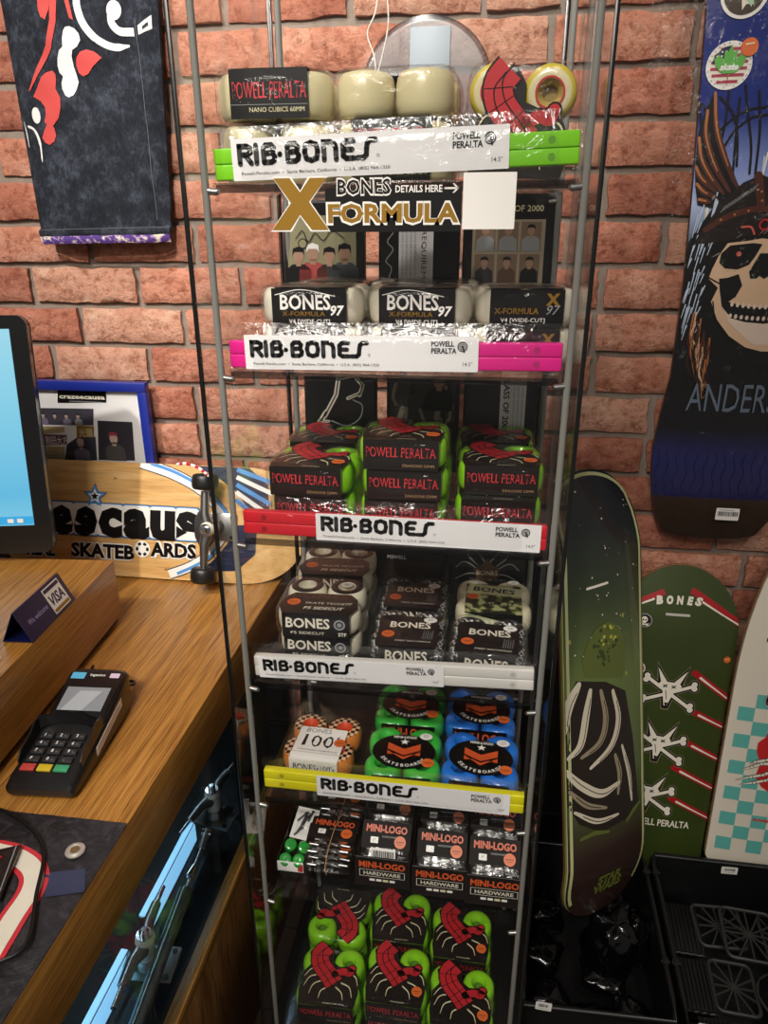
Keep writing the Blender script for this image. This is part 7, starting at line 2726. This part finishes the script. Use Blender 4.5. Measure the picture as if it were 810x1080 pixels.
for a in (('tall crumpled black bag under the tip of the starry deck', (0.272, 1.0, 0.248), (R(4), R(6), R(20)), 0.04, 0.042, 0.072, 11.0),
          ('shiny black bag standing at the right side of the left bin', (0.333, 1.03, 0.245), (R(60), R(10), R(8)), 0.02, 0.045, 0.014, 1.0),
          ('shiny black bag lying in front of the starry deck tip', (0.262, 0.955, 0.222), (R(8), R(4), R(-8)), 0.038, 0.02, 0.014, 2.0),
          ('crumpled black bag in the front left corner of the left bin', (0.158, 0.905, 0.212), (R(10), R(-5), R(30)), 0.036, 0.036, 0.026, 3.0),
          ('crumpled black bag at the front right of the left bin', (0.305, 0.905, 0.206), (R(14), R(6), R(-20)), 0.034, 0.03, 0.022, 4.0),
          ('crumpled black bag behind the corner bag in left bin', (0.152, 0.995, 0.215), (R(10), R(12), R(70)), 0.042, 0.034, 0.028, 5.0),
          ('crumpled black bag in the rear left of the left bin', (0.158, 1.09, 0.216), (R(-10), R(4), R(15)), 0.036, 0.04, 0.03, 6.0),
          ('crumpled black bag in the rear right of the left bin', (0.31, 1.115, 0.213), (R(-6), R(-8), R(50)), 0.034, 0.034, 0.026, 7.0),
          ('small black bag in the middle front of the left bin', (0.232, 0.893, 0.203), (R(4), R(8), R(100)), 0.028, 0.03, 0.018, 8.0)):
    pouch(*a)


def ribbed_pad(label, x, y, z, w, d, rx=0, n=11):
    t = thing('ribbed_pad', label, 'plastic pad', (x, y, z), 0, None)
    t.rotation_euler = (R(rx), 0, R(-2))
    mb = MB()
    mb.box((0, 0, 0.004), (w, d, 0.008), BLKP, 0.002)
    mb.build('pad', t)
    mb = MB()
    for k in range(n):
        mb.box((-w / 2 + w * (k + 0.5) / n, 0, 0.0095), (w / n * 0.55, d * 0.94, 0.004), BLKP, 0.001)
    mb.build('ribs', t)
    mb = MB()
    mb.tube([(-w / 2 + w * k / 12, -d / 2, 0.006 + 0.0025 * (k % 2)) for k in range(13)], 0.0032, BLKP, 8)
    mb.build('edge_bead', t)


def lattice_pad(label, x, y, z, w, d, rx=0, rz=0):
    t = thing('lattice_pad', label, 'plastic lattice', (x, y, z), 0, None)
    t.rotation_euler = (R(rx), 0, R(rz))
    m_ = flat('lattice_grey', '2c2b2a', 0.42)
    mb = MB()
    fr = [(px_, py_, 0.005) for px_, py_ in rrect(-w / 2, -d / 2, w / 2, d / 2, 0.012, 4)]
    mb.tube(fr, 0.0038, m_, 8, closed=True)
    mb.build('frame', t)
    mb = MB()
    for k in range(12):
        a = 2 * PI * k / 12
        r1 = min(w / 2 / max(abs(math.cos(a)), 1e-3), d / 2 / max(abs(math.sin(a)), 1e-3)) - 0.003
        mb.tube([(0, 0, 0.005), (r1 * math.cos(a), r1 * math.sin(a), 0.005)], 0.0022, m_, 6)
    mb.lathe([(0.006, 0.002), (0.008, 0.005), (0.006, 0.008), (0.001, 0.008)], m_, 14)
    mb.build('spokes', t)


ribbed_pad('ribbed black pad in the rear left of the right bin', 0.428, 1.105, 0.20, 0.085, 0.105, 6)
ribbed_pad('ribbed black pad in the middle left of the right bin', 0.422, 0.99, 0.196, 0.08, 0.10, 4)
ribbed_pad('wide ribbed black pad at the front of the right bin', 0.475, 0.893, 0.192, 0.11, 0.075, 3, 16)
ribbed_pad('ribbed black pad at the front right of the right bin', 0.595, 0.893, 0.192, 0.10, 0.075, 3, 15)
lattice_pad('grey lattice panel with radial spokes in the rear of the right bin', 0.555, 1.09, 0.222, 0.095, 0.10, 8, -4)
lattice_pad('grey lattice panel under the spoked one, rear of right bin', 0.508, 1.115, 0.205, 0.09, 0.085, 6, 2)
lattice_pad('grey lattice panel at the far right of the right bin', 0.617, 1.1, 0.205, 0.06, 0.10, 6, 0)
lattice_pad('grey lattice panel in the middle of the right bin', 0.503, 0.995, 0.196, 0.075, 0.095, 4, -3)
t = thing('black_dome', 'black faceted plastic dome lying in the right bin', 'plastic dome', (0.588, 0.98, 0.205))
mb = MB()
mb.lathe([(0.046, 0.0), (0.048, 0.004), (0.044, 0.012), (0.03, 0.028), (0.012, 0.036), (0.001, 0.037)], BLKP, 10)
mb.build('dome', t, sharp=20)
mb = MB()
mb.tube([(0.047 * math.cos(2 * PI * k / 30), 0.047 * math.sin(2 * PI * k / 30), 0.003) for k in range(30)], 0.003, flat('lattice_grey', '2c2b2a', 0.42), 8, closed=True)
mb.build('rim', t)
